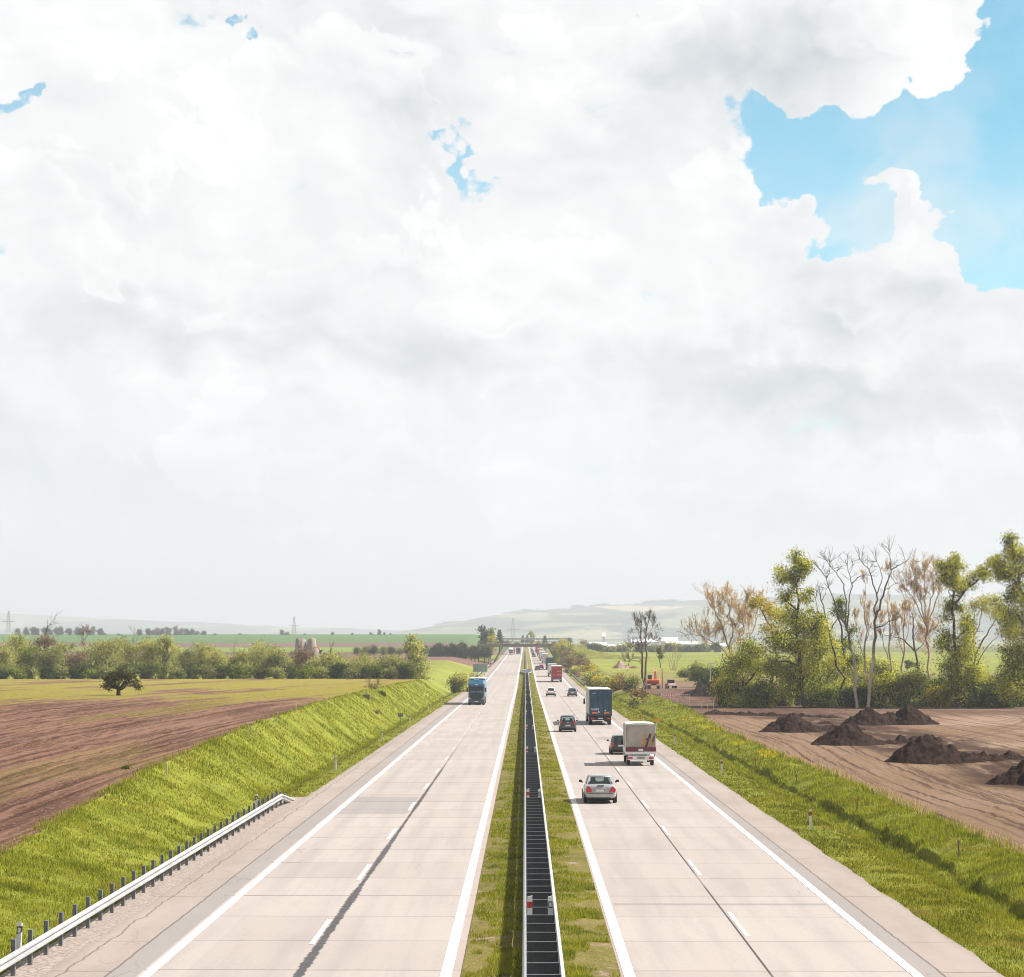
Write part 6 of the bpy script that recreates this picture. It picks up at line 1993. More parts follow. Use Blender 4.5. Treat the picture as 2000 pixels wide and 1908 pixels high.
tree_px('broad_tree', 'dark trunked tree with bright foliage right of the tall narrow poplar', 'tree', YT + 14, (1607, 1352),
        [([(1607, 1352), (1600, 1310), (1592, 1272), (1590, 1240)], 0.24, 0.08), ([(1596, 1290), (1612, 1265), (1622, 1250)], 0.14, 0.04)],
        [(1600, 1235, 24, 22, .9), (1615, 1262, 22, 22), (1590, 1270, 22, 18), (1630, 1290, 20, 24), (1612, 1305, 18, 18, .7)], B_['dark'], L['poplar'], 0.25, 1.0, 19)
tree_px('broad_tree', 'slim tree with dark green clumps behind the pale dead trunks', 'tree', YT + 18, (1653, 1345),
        [([(1653, 1345), (1648, 1290), (1642, 1235), (1638, 1190), (1636, 1170)], 0.26, 0.06), ([(1644, 1250), (1660, 1230), (1664, 1222)], 0.1, 0.03)],
        [(1637, 1178, 15, 12), (1632, 1192, 12, 12), (1645, 1198, 9, 12), (1662, 1228, 11, 9), (1650, 1262, 18, 16), (1640, 1290, 18, 20), (1668, 1285, 16, 20)], B_['dark'], L['green'], 0.25, 1.0, 20)
tree_px('bare_poplar', 'fan shaped rusty budding tree standing alone in the gap of the wood', 'tree', 400, (1814, 1330),
        [([(1814, 1330), (1812, 1280), (1809, 1235), (1806, 1221)], 0.22, 0.14), ([(1806, 1221), (1800, 1190), (1790, 1155), (1784, 1125)], 0.16, 0.03), ([(1806, 1221), (1806, 1180), (1806, 1145), (1805, 1118)], 0.15, 0.03), ([(1806, 1221), (1815, 1180), (1822, 1150), (1826, 1122)], 0.15, 0.03),
         ([(1808, 1225), (1826, 1175), (1838, 1150), (1845, 1132)], 0.15, 0.03), ([(1804, 1215), (1788, 1180), (1777, 1160), (1765, 1145)], 0.13, 0.03), ([(1812, 1262), (1806, 1250), (1804, 1244)], 0.12, 0.07)],
        [], B_['orange'], L['orange'], 0.17, 1, 21, twig=dict(len=2.3, n=3, level=2, bud=4, r=0.03, up=0.6, fan=0.32, **{'from': 0.35}))
for (bx, top, lab, sd) in ((1731, 1122, 'slender rusty budding tree just right of the tallest dead tree', 22), (1684, 1140, 'slender rusty budding tree seen between the two dead trunks', 23), (1762, 1190, 'low pale budding tree left of the broken trunk', 24)):
    tree_px('bare_poplar', lab, 'tree', 410, (bx, 1330),
            [([(bx, 1330), (bx + 2, 1270), (bx + 3, 1210), (bx + 4, top)], 0.26, 0.03), ([(bx + 1, 1285), (bx - 8, 1250), (bx - 14, 1215)], 0.10, 0.03), ([(bx + 2, 1260), (bx + 11, 1230), (bx + 13, 1200)], 0.10, 0.03)],
            [], B_['orange'], L['orange'], 0.16, 1, sd, twig=dict(len=1.7, n=2, level=2, bud=3.5, r=0.026, up=0.8, fan=0.28, **{'from': 0.35}))
tree_px('broken_tree', 'snapped grey trunk with a few bare side branches in the gap of the wood', 'tree', YT + 6, (1788, 1376),
        [([(1788, 1376), (1787, 1320), (1784, 1272), (1780, 1243), (1781, 1222), (1780, 1203)], 0.2, 0.08), ([(1783, 1270), (1765, 1250), (1752, 1243), (1738, 1240)], 0.13, 0.03), ([(1784, 1272), (1795, 1262), (1803, 1252)], 0.09, 0.03), ([(1780, 1245), (1786, 1238)], 0.12, 0.05)],
        [(1784, 1300, 12, 14, .5), (1776, 1325, 14, 14, .6)], B_['brown'], L['olive'], 0.28, 0.8, 25, twig=dict(len=1.0, n=1, level=1, r=0.03, **{'from': 0.85}))
tree_px('poplar_tree', 'tall dark trunked tree with a long leafy limb reaching right, near the right edge', 'tree', YT, (1868, 1386),
        [([(1868, 1386), (1864, 1306), (1859, 1227), (1859, 1176), (1861, 1145), (1864, 1122), (1866, 1088)], 0.30, 0.05), ([(1860, 1178), (1879, 1158), (1907, 1134), (1926, 1113), (1943, 1094)], 0.17, 0.04), ([(1862, 1135), (1850, 1122), (1838, 1112)], 0.12, 0.04),
         ([(1861, 1250), (1880, 1232), (1893, 1215)], 0.14, 0.04), ([(1862, 1280), (1840, 1262), (1830, 1250)], 0.16, 0.05), ([(1858, 1165), (1853, 1158)], 0.08, 0.04)],
        [(1843, 1106, 14, 11), (1834, 1098, 9, 7, .7), (1867, 1098, 12, 13), (1866, 1084, 7, 8), (1858, 1141, 12, 13, .9), (1850, 1128, 9, 8, .8), (1893, 1140, 20, 8, .8), (1915, 1122, 16, 11, .9), (1922, 1108, 12, 9), (1937, 1097, 14, 9), (1945, 1090, 9, 7),
         (1850, 1188, 13, 16, .8), (1876, 1185, 12, 14, .7), (1886, 1208, 13, 24, .9), (1846, 1240, 18, 20), (1835, 1258, 16, 12), (1878, 1272, 32, 24), (1850, 1300, 30, 24), (1895, 1310, 28, 24), (1862, 1340, 34, 22), (1885, 1250, 20, 16)],
        B_['dark'], L['poplar'], 0.25, 1.0, 26)
tree_px('poplar_tree', 'huge yellow green tree cut by the right edge of the picture', 'tree', YT - 4, (2016, 1390),
        [([(2016, 1390), (2010, 1310), (2004, 1240), (1998, 1180), (1990, 1130), (1980, 1085), (1973, 1048)], 0.38, 0.06), ([(1996, 1165), (1980, 1135), (1962, 1112), (1945, 1098)], 0.2, 0.05), ([(2002, 1220), (1985, 1200), (1968, 1195)], 0.2, 0.05), ([(2008, 1290), (1985, 1270), (1965, 1270)], 0.2, 0.06), ([(1990, 1130), (2010, 1100), (2020, 1075)], 0.16, 0.05)],
        [(1971, 1050, 12, 13), (1975, 1068, 14, 13), (1966, 1085, 16, 14, .9), (1990, 1085, 18, 18), (1955, 1108, 17, 11, .9), (1944, 1100, 9, 8, .8), (1980, 1115, 22, 18), (2010, 1110, 22, 24), (1988, 1150, 20, 20, .9), (2008, 1170, 26, 30), (1972, 1195, 22, 24), (1994, 1215, 26, 28), (1970, 1235, 22, 22),
         (1985, 1262, 28, 24), (2010, 1280, 28, 30), (1972, 1300, 30, 26), (1995, 1335, 30, 26), (1965, 1345, 28, 24), (2030, 1200, 24, 30)],
        B_['dark'], L['poplar'], 0.26, 1.05, 27)
tree_px('broad_tree', 'leaning leafy tree between the long limbed tree and the huge right tree', 'tree', 375, (1902, 1345),
        [([(1902, 1345), (1902, 1290), (1900, 1240), (1899, 1195)], 0.2, 0.05), ([(1902, 1275), (1918, 1245), (1935, 1220), (1948, 1200)], 0.18, 0.05), ([(1902, 1300), (1925, 1260), (1950, 1235)], 0.12, 0.03), ([(1900, 1240), (1912, 1205), (1918, 1185)], 0.1, 0.04)],
        [(1915, 1176, 22, 11, .9), (1900, 1180, 13, 9, .8), (1938, 1172, 15, 10, .9), (1950, 1183, 18, 16), (1945, 1200, 16, 12), (1962, 1210, 14, 18), (1925, 1190, 14, 9, .7)],
        B_['brown'], L['poplar'], 0.24, 0.95, 28, twig=dict(len=1.4, n=1, level=1, r=0.03, **{'from': 0.7}))
SHRUBS = [(1432, 30, 16, 'dark', 'low dark bush at the left foot of the broad bushy tree'), (1478, 30, 15, 'green', 'low green bush in front of the broad bushy tree'), (1520, 26, 14, 'olive', 'olive bush left of the tall narrow poplar trunk'),
          (1600, 26, 17, 'green', 'green bush just right of the tall narrow poplar trunk'), (1640, 24, 19, 'poplar', 'bright bush before the dark leaning trunk'), (1668, 26, 13, 'dark', 'dark low bush hiding the feet of the pale dead trunks'),
          (1704, 24, 13, 'dark', 'dark bush right of the pale dead trunks'), (1716, 26, 26, 'poplar', 'tall yellow green bush behind the farthest earth heap'), (1742, 30, 22, 'green', 'rounded green bush behind the farthest earth heap'),
          (1770, 26, 26, 'olive', 'olive bush left of the snapped trunk'), (1800, 26, 18, 'green', 'green bush at the foot of the snapped trunk'), (1826, 26, 14, 'yellow', 'bright yellow green low bush right of the snapped trunk'),
          (1846, 26, 24, 'green', 'tall green bush left of the long limbed tree'), (1890, 28, 20, 'dark', 'dark bush just right of the long limbed tree trunk'), (1920, 26, 24, 'poplar', 'yellow green bush between the two rightmost tall trees'),
          (1950, 30, 18, 'dark', 'dark bush near the huge right edge tree'), (1978, 30, 24, 'dark', 'dark tall bush at the right edge'), (1560, 34, 26, 'dark', 'shaded dark bush behind the tall narrow poplar trunk')]
for k, (px, rx, rz, lm, lab) in enumerate(SHRUBS):
    bush('bush', lab, YT + (2 if k % 2 else 7) + (10 if k == 17 else 0), px, 1386, rx * 1.25, rz * 1.5, L[lm], 0.25, 1.0, 100 + k, group='undergrowth bushes of the right hand wood')
for k, (px, Y, rx, rz, lm, lab) in enumerate(((1375, 455, 24, 18, 'dark', 'dark bush on the slope behind the pale utility pole'), (1362, 520, 22, 20, 'olive', 'grey green bush on the slope left of the utility pole'), (1408, 440, 24, 22, 'dark', 'dark bush between the pole and the yellow tree'),
                                              (1340, 560, 18, 8, 'olive', 'low brush on the dug slope behind the tractor'), (1700, 480, 50, 24, 'poplar', 'far yellow green thicket seen behind the dead trunks'), (1640, 470, 40, 26, 'poplar', 'far thicket glowing behind the dark leaning trunk'),
                                              (1905, 520, 20, 12, 'olive', 'far olive bush in the gap near the right edge'), (1772, 700, 9, 8, 'dark', 'lone round tree beyond the gap of the wood'))):
    bush('bush', lab, Y, px, 0, rx, rz, L[lm], 0.34, 1.2, 140 + k)

# ---- beside the dig and along the right carriageway
tree_px('bare_tree', 'tall bare tree with two close trunks beside the red excavator', 'tree', 432, (1256, 1349),
        [([(1254, 1349), (1253, 1310), (1252, 1270), (1250, 1240), (1253, 1215)], 0.30, 0.05), ([(1260, 1349), (1260, 1310), (1260, 1265), (1262, 1235), (1267, 1210)], 0.28, 0.05), ([(1251, 1275), (1240, 1262), (1235, 1262)], 0.06, 0.02), ([(1252, 1295), (1238, 1288), (1228, 1290)], 0.06, 0.02), ([(1260, 1262), (1272, 1250), (1277, 1248)], 0.07, 0.02), ([(1252, 1250), (1246, 1232), (1245, 1222)], 0.06, 0.02), ([(1261, 1245), (1272, 1228), (1273, 1218)], 0.06, 0.02)],
        [], B_['brown'], L['rust'], 0.16, 1, 30, twig=dict(len=1.5, n=2, level=2, r=0.035, up=0.5, fan=0.4, bud=1.0, **{'from': 0.45}))
tree_px('sapling_clump', 'clump of thin bare saplings at the edge of the green field', 'tree', 620, (1314, 1308),
        [([(1314 + d * 0.4, 1308), (1314 + d, 1285), (1314 + d * 1.5, 1262 + abs(d) * 0.3)], 0.09, 0.03) for d in (-11, -6, -1, 4, 9, 13)], [], B_['orange'], L['rust'], 0.2, 1, 31, twig=dict(len=1.3, n=1, level=1, r=0.03, bud=1, up=0.6, **{'from': 0.4}))
tree_px('small_tree', 'small dark ivy covered tree standing alone in the right hand green field', 'tree', 700, (1289, 1290), [([(1289, 1290), (1289, 1275)], 0.2, 0.1)], [(1288, 1273, 5, 6), (1289, 1281, 4, 6), (1287, 1268, 4, 4)], B_['dark'], L['dark'], 0.4, 1.6, 32)
BK = [(1246, 352, 16, 15, 'rust', 'brown brushy bush on the slope below the bare double trunk'), (1240, 350, 11, 9, 'olive', 'olive bush beside the brown brushy one on the right bank'),
      (1236, 425, 16, 14, 'olive', 'olive bush left of the bare double trunked tree'), (1222, 440, 15, 12, 'rust', 'rusty bush in the row above the right bank'),
      (1205, 455, 15, 11, 'yellow', 'yellow bush above the right bank nearest the blue trailer'), (1190, 470, 15, 11, 'willow', 'pale bush in the yellow row behind the blue trailer'), (1172, 490, 14, 11, 'yellow', 'yellow bush at the middle of the row above the right guardrail'),
      (1158, 530, 15, 12, 'willow', 'pale olive bush right of the equipment trailer'), (1150, 600, 13, 12, 'yellow', 'golden bush behind the equipment trailer'), (1135, 690, 14, 11, 'rust', 'rusty bush above the far right guardrail'),
      (1122, 740, 14, 15, 'olive', 'dark olive bush above the far right guardrail'), (1112, 800, 12, 14, 'rust', 'reddish brush left of the green field'), (1106, 860, 13, 18, 'willow', 'tall pale bush below the right end of the bridge'), (1092, 930, 11, 12, 'dark', 'dark bush at the right leg of the bridge'),
      (1100, 940, 9, 17, 'yellow', 'yellowish tree beside the right end of the bridge'), (1118, 700, 12, 12, 'rust', 'reddish brush in front of the tall pale bush by the bridge'), (1096, 880, 13, 17, 'yellow', 'golden bush at the right abutment of the brown bridge'), (1128, 640, 11, 8, 'willow', 'low pale bush between the guardrail and the rusty bushes')]
for k, (px, Y, rx, rz, lm, lab) in enumerate(BK):
    rx, rz = rx * (1.4 if k > 3 else 1.1), rz * (1.35 if k > 3 else 1.1)
    bush('bush', lab, Y, px, 0, rx, rz, L[lm], 0.32, 1.15, 160 + k, group='bushes along the right carriageway')
for k in range(16):
    px = 1108 + k * 19 + (k * 37 % 11)
    lm = ('far', 'willow', 'far', 'dark', 'olive')[k % 5]
    bush('hedge_bush', ('%s hedge bush behind the right hand green field, %s from the bridge' % ({'far': 'mid green', 'willow': 'pale', 'dark': 'dark', 'olive': 'olive'}[lm], (ORD + ['thirteenth', 'fourteenth', 'fifteenth', 'sixteenth'])[k])), 1270 + (k % 3) * 18, px, 0, 11 + (k * 7 % 5), 5.5 + (k * 5 % 4), L[lm], 0.7, 1.3, 200 + k, group='hedge behind the green field')

# ---- bush and poplar at the left carriageway
bush('bush', 'round golden bush beside the blue lorry on the left verge', 455, 897, 0, 24, 18, L['willow'], 0.33, 1.2, 240)
bush('bush', 'dark green bush in front of the round golden one', 448, 893, 0, 13, 11, L['dark'], 0.33, 1.3, 241)
bush('bush', 'bronze leafed bush right of the round golden one', 462, 911, 0, 12, 14, L['rust'], 0.3, 0.9, 242)
tree_px('small_tree', 'tall pale poplar at the right end of the stream trees', 'tree', 452, (808, 1336), [([(808, 1336), (806, 1290), (803, 1245)], 0.24, 0.05), ([(806, 1300), (816, 1270), (820, 1255)], 0.1, 0.03)],
        [(803, 1248, 9, 11), (800, 1262, 10, 10), (815, 1262, 12, 14), (808, 1280, 16, 12), (822, 1282, 11, 14), (800, 1300, 18, 14), (825, 1305, 14, 16), (815, 1322, 20, 12), (830, 1325, 12, 9)], B_['brown'], L['willow'], 0.36, 1.05, 243)
tree_px('wild_shrub', 'leafless little shrub beside the concrete block on the left crest', 'bush', 300, (728, 1358), [([(728, 1358), (725, 1347), (723, 1338)], 0.04, 0.02), ([(728, 1358), (733, 1346), (738, 1338)], 0.04, 0.02)], [], B_['brown'], L['rust'], 0.14, 1, 244, twig=dict(len=0.8, n=2, level=1, r=0.02, bud=2, **{'from': 0.2}))
bush('brush_pile', 'dark brush pile right of the leafless little shrub', 298, 746, 0, 9, 3.5, L['dark'], 0.18, 1.2, 245)
bush('brush_pile', 'brown dry brush on the left bank below the concrete block', 262, 735, 0, 9, 3.0, L['rust'], 0.15, 1.0, 246)
bush('grass_tuft', 'single dark tussock on the left bank near the guardrail', 122, 251, 0, 8, 5, L['dark'], 0.10, 1.3, 247, cat='tussock')
# lone tree in the ploughed field
tree_px('lone_tree', 'lone dark round tree in the middle of the left field', 'tree', 254, (233, 1358),
        [([(233, 1358), (233, 1345), (235, 1335), (238, 1322)], 0.34, 0.08), ([(233, 1348), (222, 1338), (212, 1332), (206, 1335)], 0.16, 0.05), ([(234, 1346), (250, 1337), (262, 1336), (272, 1342)], 0.16, 0.05), ([(233, 1346), (225, 1330), (222, 1318)], 0.14, 0.05), ([(234, 1344), (247, 1328), (254, 1320)], 0.14, 0.05)],
        [(240, 1316, 12, 8), (226, 1318, 11, 8), (254, 1321, 11, 8), (215, 1328, 10, 8), (265, 1331, 9, 7), (206, 1338, 7, 6), (272, 1341, 8, 6), (236, 1326, 12, 8, .7), (248, 1333, 10, 6, .7), (222, 1339, 8, 6, .8)], B_['dark'], L['pine'], 0.24, 1.3, 250)

# ---- stream trees across the left
WIL = [(6, 1262, 26, 'willow'), (34, 1243, 24, 'willow'), (62, 1262, 22, 'green'), (88, 1235, 18, 'rust'), (98, 1262, 20, 'olive'), (126, 1248, 18, 'willow'), (152, 1272, 20, 'rust'), (186, 1252, 20, 'willow'), (212, 1246, 24, 'willow'), (238, 1246, 22, 'olive'), (262, 1252, 20, 'willow'),
       (292, 1244, 24, 'willow'), (322, 1238, 18, 'willow'), (335, 1258, 22, 'willow'), (368, 1268, 22, 'olive'), (398, 1254, 24, 'willow'), (430, 1274, 22, 'willow'), (456, 1278, 22, 'olive'), (484, 1270, 26, 'willow'), (510, 1258, 30, 'willow'), (540, 1274, 22, 'olive'), (566, 1284, 20, 'willow'),
       (592, 1268, 20, 'rust'), (618, 1284, 22, 'willow'), (646, 1274, 24, 'willow'), (676, 1288, 22, 'olive'), (704, 1280, 24, 'willow'), (734, 1292, 22, 'willow'), (762, 1284, 26, 'olive'), (786, 1294, 22, 'green')]
ADJ = {'willow': 'pale olive willow', 'green': 'green leafy tree', 'rust': 'brownish thin leaved tree', 'olive': 'grey olive willow', 'orange': 'orange budding tree'}
for k, (px, top, rx, lm) in enumerate(WIL):
    s = Plant(300 + k)
    Y = 446 + (k * 7 % 4) * 4
    kk = FPX / Y
    X = (px - 1026) / kk
    zb = tz(X, Y) - 0.2
    H = (EYE - (top - 7 - 1236) / kk) - zb
    R = rx * 1.25 / kk
    rng = s.rng
    for j in range(7):
        a = rng.uniform(0, 2 * math.pi)
        q = rng.uniform(0.2, 0.85)
        tip = np.array([math.cos(a) * R * q, math.sin(a) * R * q, H * (1.0 - 0.28 * q) - 0.5 - rng.uniform(0, 0.8)])
        s.limb([(rng.normal() * 0.15, rng.normal() * 0.15, 0), (tip[0] * 0.35, tip[1] * 0.35, tip[2] * 0.45), tip], 0.17, 0.04, 0.07, 3, 5)
        rr = R * rng.uniform(0.38, 0.55)
        dn = 0.50 if lm in ('willow', 'olive', 'green') else 0.4
        s.clump(tip, (rr, rr, rr * 0.85), dn, 0.27, sub=9, twig=0.04)
        s.clump(tip * np.array([1.1, 1.1, 0.68]), (rr, rr, rr * 0.8), dn * 0.8, 0.27, sub=7, twig=0.04)
        s.clump(tip * np.array([1.0, 1.0, 0.38]), (rr, rr, rr * 0.8), dn * 0.55, 0.27, sub=5, twig=0.04)
    if k % 7 == 3:
        s.twigs((0, 0, H * 0.6), (0, 0, 1), H * 0.5, 0.08, 2, bud=2)
    half = 'left' if px < 420 else 'right'
    s.build('willow_tree', '%s %s in the stream line, %s from the left edge' % ('tall' if top < 1250 else 'middling' if top < 1275 else 'low', ADJ[lm], (['first', 'second', 'third', 'fourth', 'fifth', 'sixth', 'seventh', 'eighth', 'ninth', 'tenth', 'eleventh', 'twelfth', 'thirteenth', 'fourteenth', 'fifteenth', 'sixteenth', 'seventeenth', 'eighteenth', 'nineteenth', 'twentieth', 'twenty-first', 'twenty-second', 'twenty-third', 'twenty-fourth', 'twenty-fifth', 'twenty-sixth', 'twenty-seventh', 'twenty-eighth', 'twenty-ninth', 'thirtieth'])[k]),
            'tree', (X, Y, zb), B_['brown'] if k % 3 else B_['dark'], L[lm], 0.27, 'trees along the stream across the left')
tree_px('bare_tree', 'thin bare tree rising above the stream trees near the left edge', 'tree', 452, (166, 1330), [([(166, 1330), (166, 1280), (164, 1250), (163, 1232)], 0.2, 0.06), ([(165, 1255), (158, 1240), (153, 1236)], 0.07, 0.03), ([(165, 1250), (174, 1236), (178, 1232)], 0.07, 0.03)],
        [(165, 1226, 11, 5, .6), (158, 1236, 7, 4, .6), (174, 1232, 6, 4, .6), (163, 1255, 7, 6, .5)], B_['brown'], L['rust'], 0.3, 0.8, 340)
NUM = ORD + ['thirteenth', 'fourteenth', 'fifteenth', 'sixteenth', 'seventeenth', 'eighteenth', 'nineteenth', 'twentieth', 'twenty-first', 'twenty-second', 'twenty-third', 'twenty-fourth', 'twenty-fifth', 'twenty-sixth', 'twenty-seventh', 'twenty-eighth', 'twenty-ninth', 'thirtieth', 'thirty-first', 'thirty-second']
for k in range(29):
    px = 4 + k * 28 + (k * 53 % 17)
    lm = ('dark', 'green', 'olive', 'dark', 'olive')[k % 5]
    bush('bush', '%s low bush before the stream trees, %s from the left edge' % ({'dark': 'dark', 'green': 'green', 'olive': 'olive'}[lm], NUM[k]), 440 + (k % 3), px, 0, 14 + k * 5 % 9, 10 + (k * 7 % 6), L[lm], 0.34, 1.0, 350 + k, group='low bushes before the stream trees')

# ---- far trees on the green plain and round the bridge
def far_tree(px, ybase, h, wpx, Y, lm, label, group, conical=False, seed=0):
    s = Plant(500 + seed)
    k = FPX / Y
    X = (px - 1026) / k
    zb = EYE - (ybase - 1236) / k
    H, R = h / k, wpx / 2 / k
    s.limb([(0, 0, -3), (0, 0, H * 0.5), (0, 0, H * 0.9)], 0.05 * H, 0.02, 0.02, 2, 5)
    if conical:
        for q in range(6):
            t_ = q / 5
            s.clump((0, 0, H * (0.15 + 0.75 * t_)), (R * (1.0 - 0.85 * t_),) * 2 + (H * 0.13,), 1.8, 0.09 * H, sub=8, twig=0.01 * H)
    else:
        for q in range(6):
            a = s.rng.uniform(0, 6.28)
            d_ = s.rng.uniform(0.1, 0.6)
            s.clump((math.cos(a) * R * d_, math.sin(a) * R * d_, H * (0.10 + 0.66 * q / 5)), (R * (0.8 - 0.05 * q), R * (0.8 - 0.05 * q), H * 0.24), 0.9, 0.10 * H * 0.8, sub=6, twig=0.008 * H)
    return s.build('far_tree', label, 'tree', (X, Y, zb), B_['dark'], L[lm], 0.085 * H, group)


FT = []
for k in range(14):
    FT.append((36 + k * 12 + k * 31 % 7, 1238, 12 + (k * 7 % 5), 15, 2150, 'far', 'dark far tree in the left grove on the horizon, %s from the left edge' % NUM[k], 'left grove on the horizon'))
for k in range(12):
    FT.append((274 + k * 11 + k * 29 % 5, 1240, (13, 15, 12, 16, 14, 17, 19, 15, 14, 13, 8, 9)[k], 15, 2150, 'rust' if k in (2, 3, 6, 7) else 'far', '%s far tree in the second grove on the horizon, %s from its left end' % ('brownish' if k in (2, 3, 6, 7) else 'dark', NUM[k]), 'second grove on the horizon'))
for k, (px, h, wd) in enumerate(((551, 13, 9), (561, 8, 9), (596, 5, 7), (650, 8, 7), (689, 6, 7), (725, 7, 8), (741, 14, 8), (751, 8, 6), (763, 6, 6), (470, 5, 10), (420, 5, 9), (205, 6, 8), (232, 5, 7))):
    FT.append((px, 1241, h, wd, 2150, 'far', 'tiny lone tree on the edge of the far green field, %s of the single row' % NUM[k], 'lone trees on the far green field'))
for k in range(13):
    FT.append((845 + k * 9 + k * 23 % 5, 1281, (24, 28, 27, 22, 26, 24, 30, 28, 22, 20, 24, 22, 20)[k], 19, 925, 'far' if k % 3 else 'dark', '%s tree in the hedge left of the bridge, %s from its left end' % ('mid green' if k % 3 else 'dark', NUM[k]), 'hedge trees left of the bridge'))
for k in range(9):
    FT.append((700 + k * 16, 1274, 10 + k * 5 % 6, 22, 880, 'olive' if k % 2 else 'far', '%s scrub tree on the rise behind the stream poplar, %s from its left end' % ('olive' if k % 2 else 'green', NUM[k]), 'scrub behind the stream trees'))
for q in ((946, 1266, 50, 24, 1100, 'far', 'tall feathery poplar group left of the bridge', None), (960, 1266, 44, 18, 1100, 'olive', 'olive tall tree in front of the feathery poplar group', None), (958, 1272, 34, 14, 1020, 'yellow', 'yellowish tree at the left end of the bridge', None),
          (976, 1260, 32, 20, 1250, 'conifer', 'large dark conifer just left of the bridge', None), (1021, 1254, 15, 10, 1900, 'conifer', 'small dark conifer over the far carriageway', None), (1030, 1254, 16, 9, 1900, 'conifer', 'second small dark conifer over the far carriageway', None), (1039, 1256, 28, 16, 1900, 'willow', 'pale round tree behind the bridge over the right lanes', None),
          (1064, 1260, 20, 14, 1500, 'conifer', 'green conical tree behind the bridge right of the pale round tree', None), (1066, 1264, 14, 20, 1400, 'olive', 'olive bush below the green conical tree', None), (1080, 1266, 14, 18, 1350, 'far', 'green tree above the right end of the bridge', None), (1096, 1262, 16, 20, 1200, 'willow', 'pale tree above the right end of the bridge', None),
          (1112, 1262, 18, 12, 1500, 'far', 'dark tree right of the bridge before the hill', None), (1140, 1266, 18, 24, 1450, 'rust', 'brownish leafless trees before the white shed', None), (1052, 1262, 10, 14, 1400, 'rust', 'brown brush behind the bridge over the right lanes', None), (990, 1258, 9, 16, 1700, 'rust', 'brown brush behind the bridge over the left lanes', None),
          (1010, 1262, 9, 16, 1700, 'far', 'green brush behind the bridge over the median', None)):
    FT.append(q)
for k, (px, yb, h, wd, Y, lm, lab, grp) in enumerate(FT):
    far_tree(px, yb, h, wd, Y, lm, lab, grp, 'coni' in lab, k)

# woods on the crest of the right hill read as one mass
def crest_wood():
    rng = np.random.default_rng(77)
    pts = [(830, 1227), (900, 1214), (960, 1203), (1000, 1198), (1050, 1192), (1110, 1188), (1200, 1181), (1300, 1176), (1400, 1171), (1500, 1164)]
    cs = []
    for k in range(170):
        px = rng.uniform(835, 1390)
        py = np.interp(px, [p[0] for p in pts], [p[1] for p in pts])
        Y = 9160
        kk = FPX / Y
        h = rng.uniform(1.0, 4.0) * (1.6 if math.sin(px * 0.045) > 0.3 else 0.5)
        n = int(25 * h)
        c = np.stack([(px - 1026 + rng.normal(size=n) * h * 1.0) / kk, Y + rng.normal(size=n) * 8, EYE - (py - 1236 - rng.uniform(-0.5, 1, n) * h) / kk - 1.0], 1)
        cs.append(c)
    v, f = leaves_np(np.concatenate(cs), 5.5, rng)
    tag(mesh_np('hilltop_wood', v, f, L['far']), 'thin line of woodland along the crest of the right hand hill', 'wood', None, 'stuff')


crest_wood()


# ------------------------------------------------------------------ grass blades on verges, banks and median
def blade_field(name, rows, mat, rng, label):
    """rows: list of (x array, y array, height array, width array) -> thin bent blades as triangles"""
    X, Y, Hh, Wd = [np.concatenate(q) for q in zip(*rows)]
    Z = np.concatenate([r[4] for r in rows]) if False else terrain_blades(X, Y)
    n = len(X)
    a = rng.uniform(0, 2 * np.pi, n)
    lean = rng.uniform(0.1, 0.7, n) * Hh
    b = rng.uniform(0, 2 * np.pi, n)
    p0 = np.stack([X - np.cos(a) * Wd / 2, Y - np.sin(a) * Wd / 2, Z - 0.02], 1)
    p1 = np.stack([X + np.cos(a) * Wd / 2, Y + np.sin(a) * Wd / 2, Z - 0.02], 1)
    p2 = np.stack([X + np.cos(b) * lean, Y + np.sin(b) * lean, Z + Hh], 1)
    v = np.stack([p0, p1, p2], 1).reshape(-1, 3)
    return tag(mesh_np(name, v, np.arange(3 * n).reshape(n, 3), mat), label, 'grass', None, 'stuff')


def terrain_blades(X, Y):
    z = terrain(X, Y)
    mid = np.abs(X - 0.4) < 2.06
    zm = road_z(Y) + 0.02 + 0.07 * (1 - ((X - 0.4) / 2.06) ** 2)
    return np.where(mid, zm, z)


def scatter(x0, x1, y0, y1, n, h, wd, rng, mask=None, power=1.5):
    """denser near the camera: y drawn so that the picture is covered evenly"""
    u = rng.uniform(0, 1, n)
    y = 1.0 / (1 / y0 + u * (1 / y1 - 1 / y0))
    t_ = rng.uniform(0, 1, n)
    xa = x0(y) if callable(x0) else np.full(n, x0)
    xb = x1(y) if callable(x1) else np.full(n, x1)
    x = xa + (xb - xa) * t_
    patch = 0.55 + vnoise(x, y, 1.7, 61) * 0.9 + vnoise(x, y, 0.5, 62) * 0.5
    keep = rng.uniform(0, 1, n) < np.clip(patch, 0.05, 1)
    if mask is not None:
        keep &= mask(x, y, rng)
    x, y, patch = x[keep], y[keep], patch[keep]
    hh = h * rng.uniform(0.5, 1.4, len(x)) * (0.6 + 0.7 * np.clip(patch, 0, 1.2))
    ww = np.maximum(wd, y * 0.00035) * rng.uniform(0.7, 1.4, len(x))
    return x, y, hh, ww


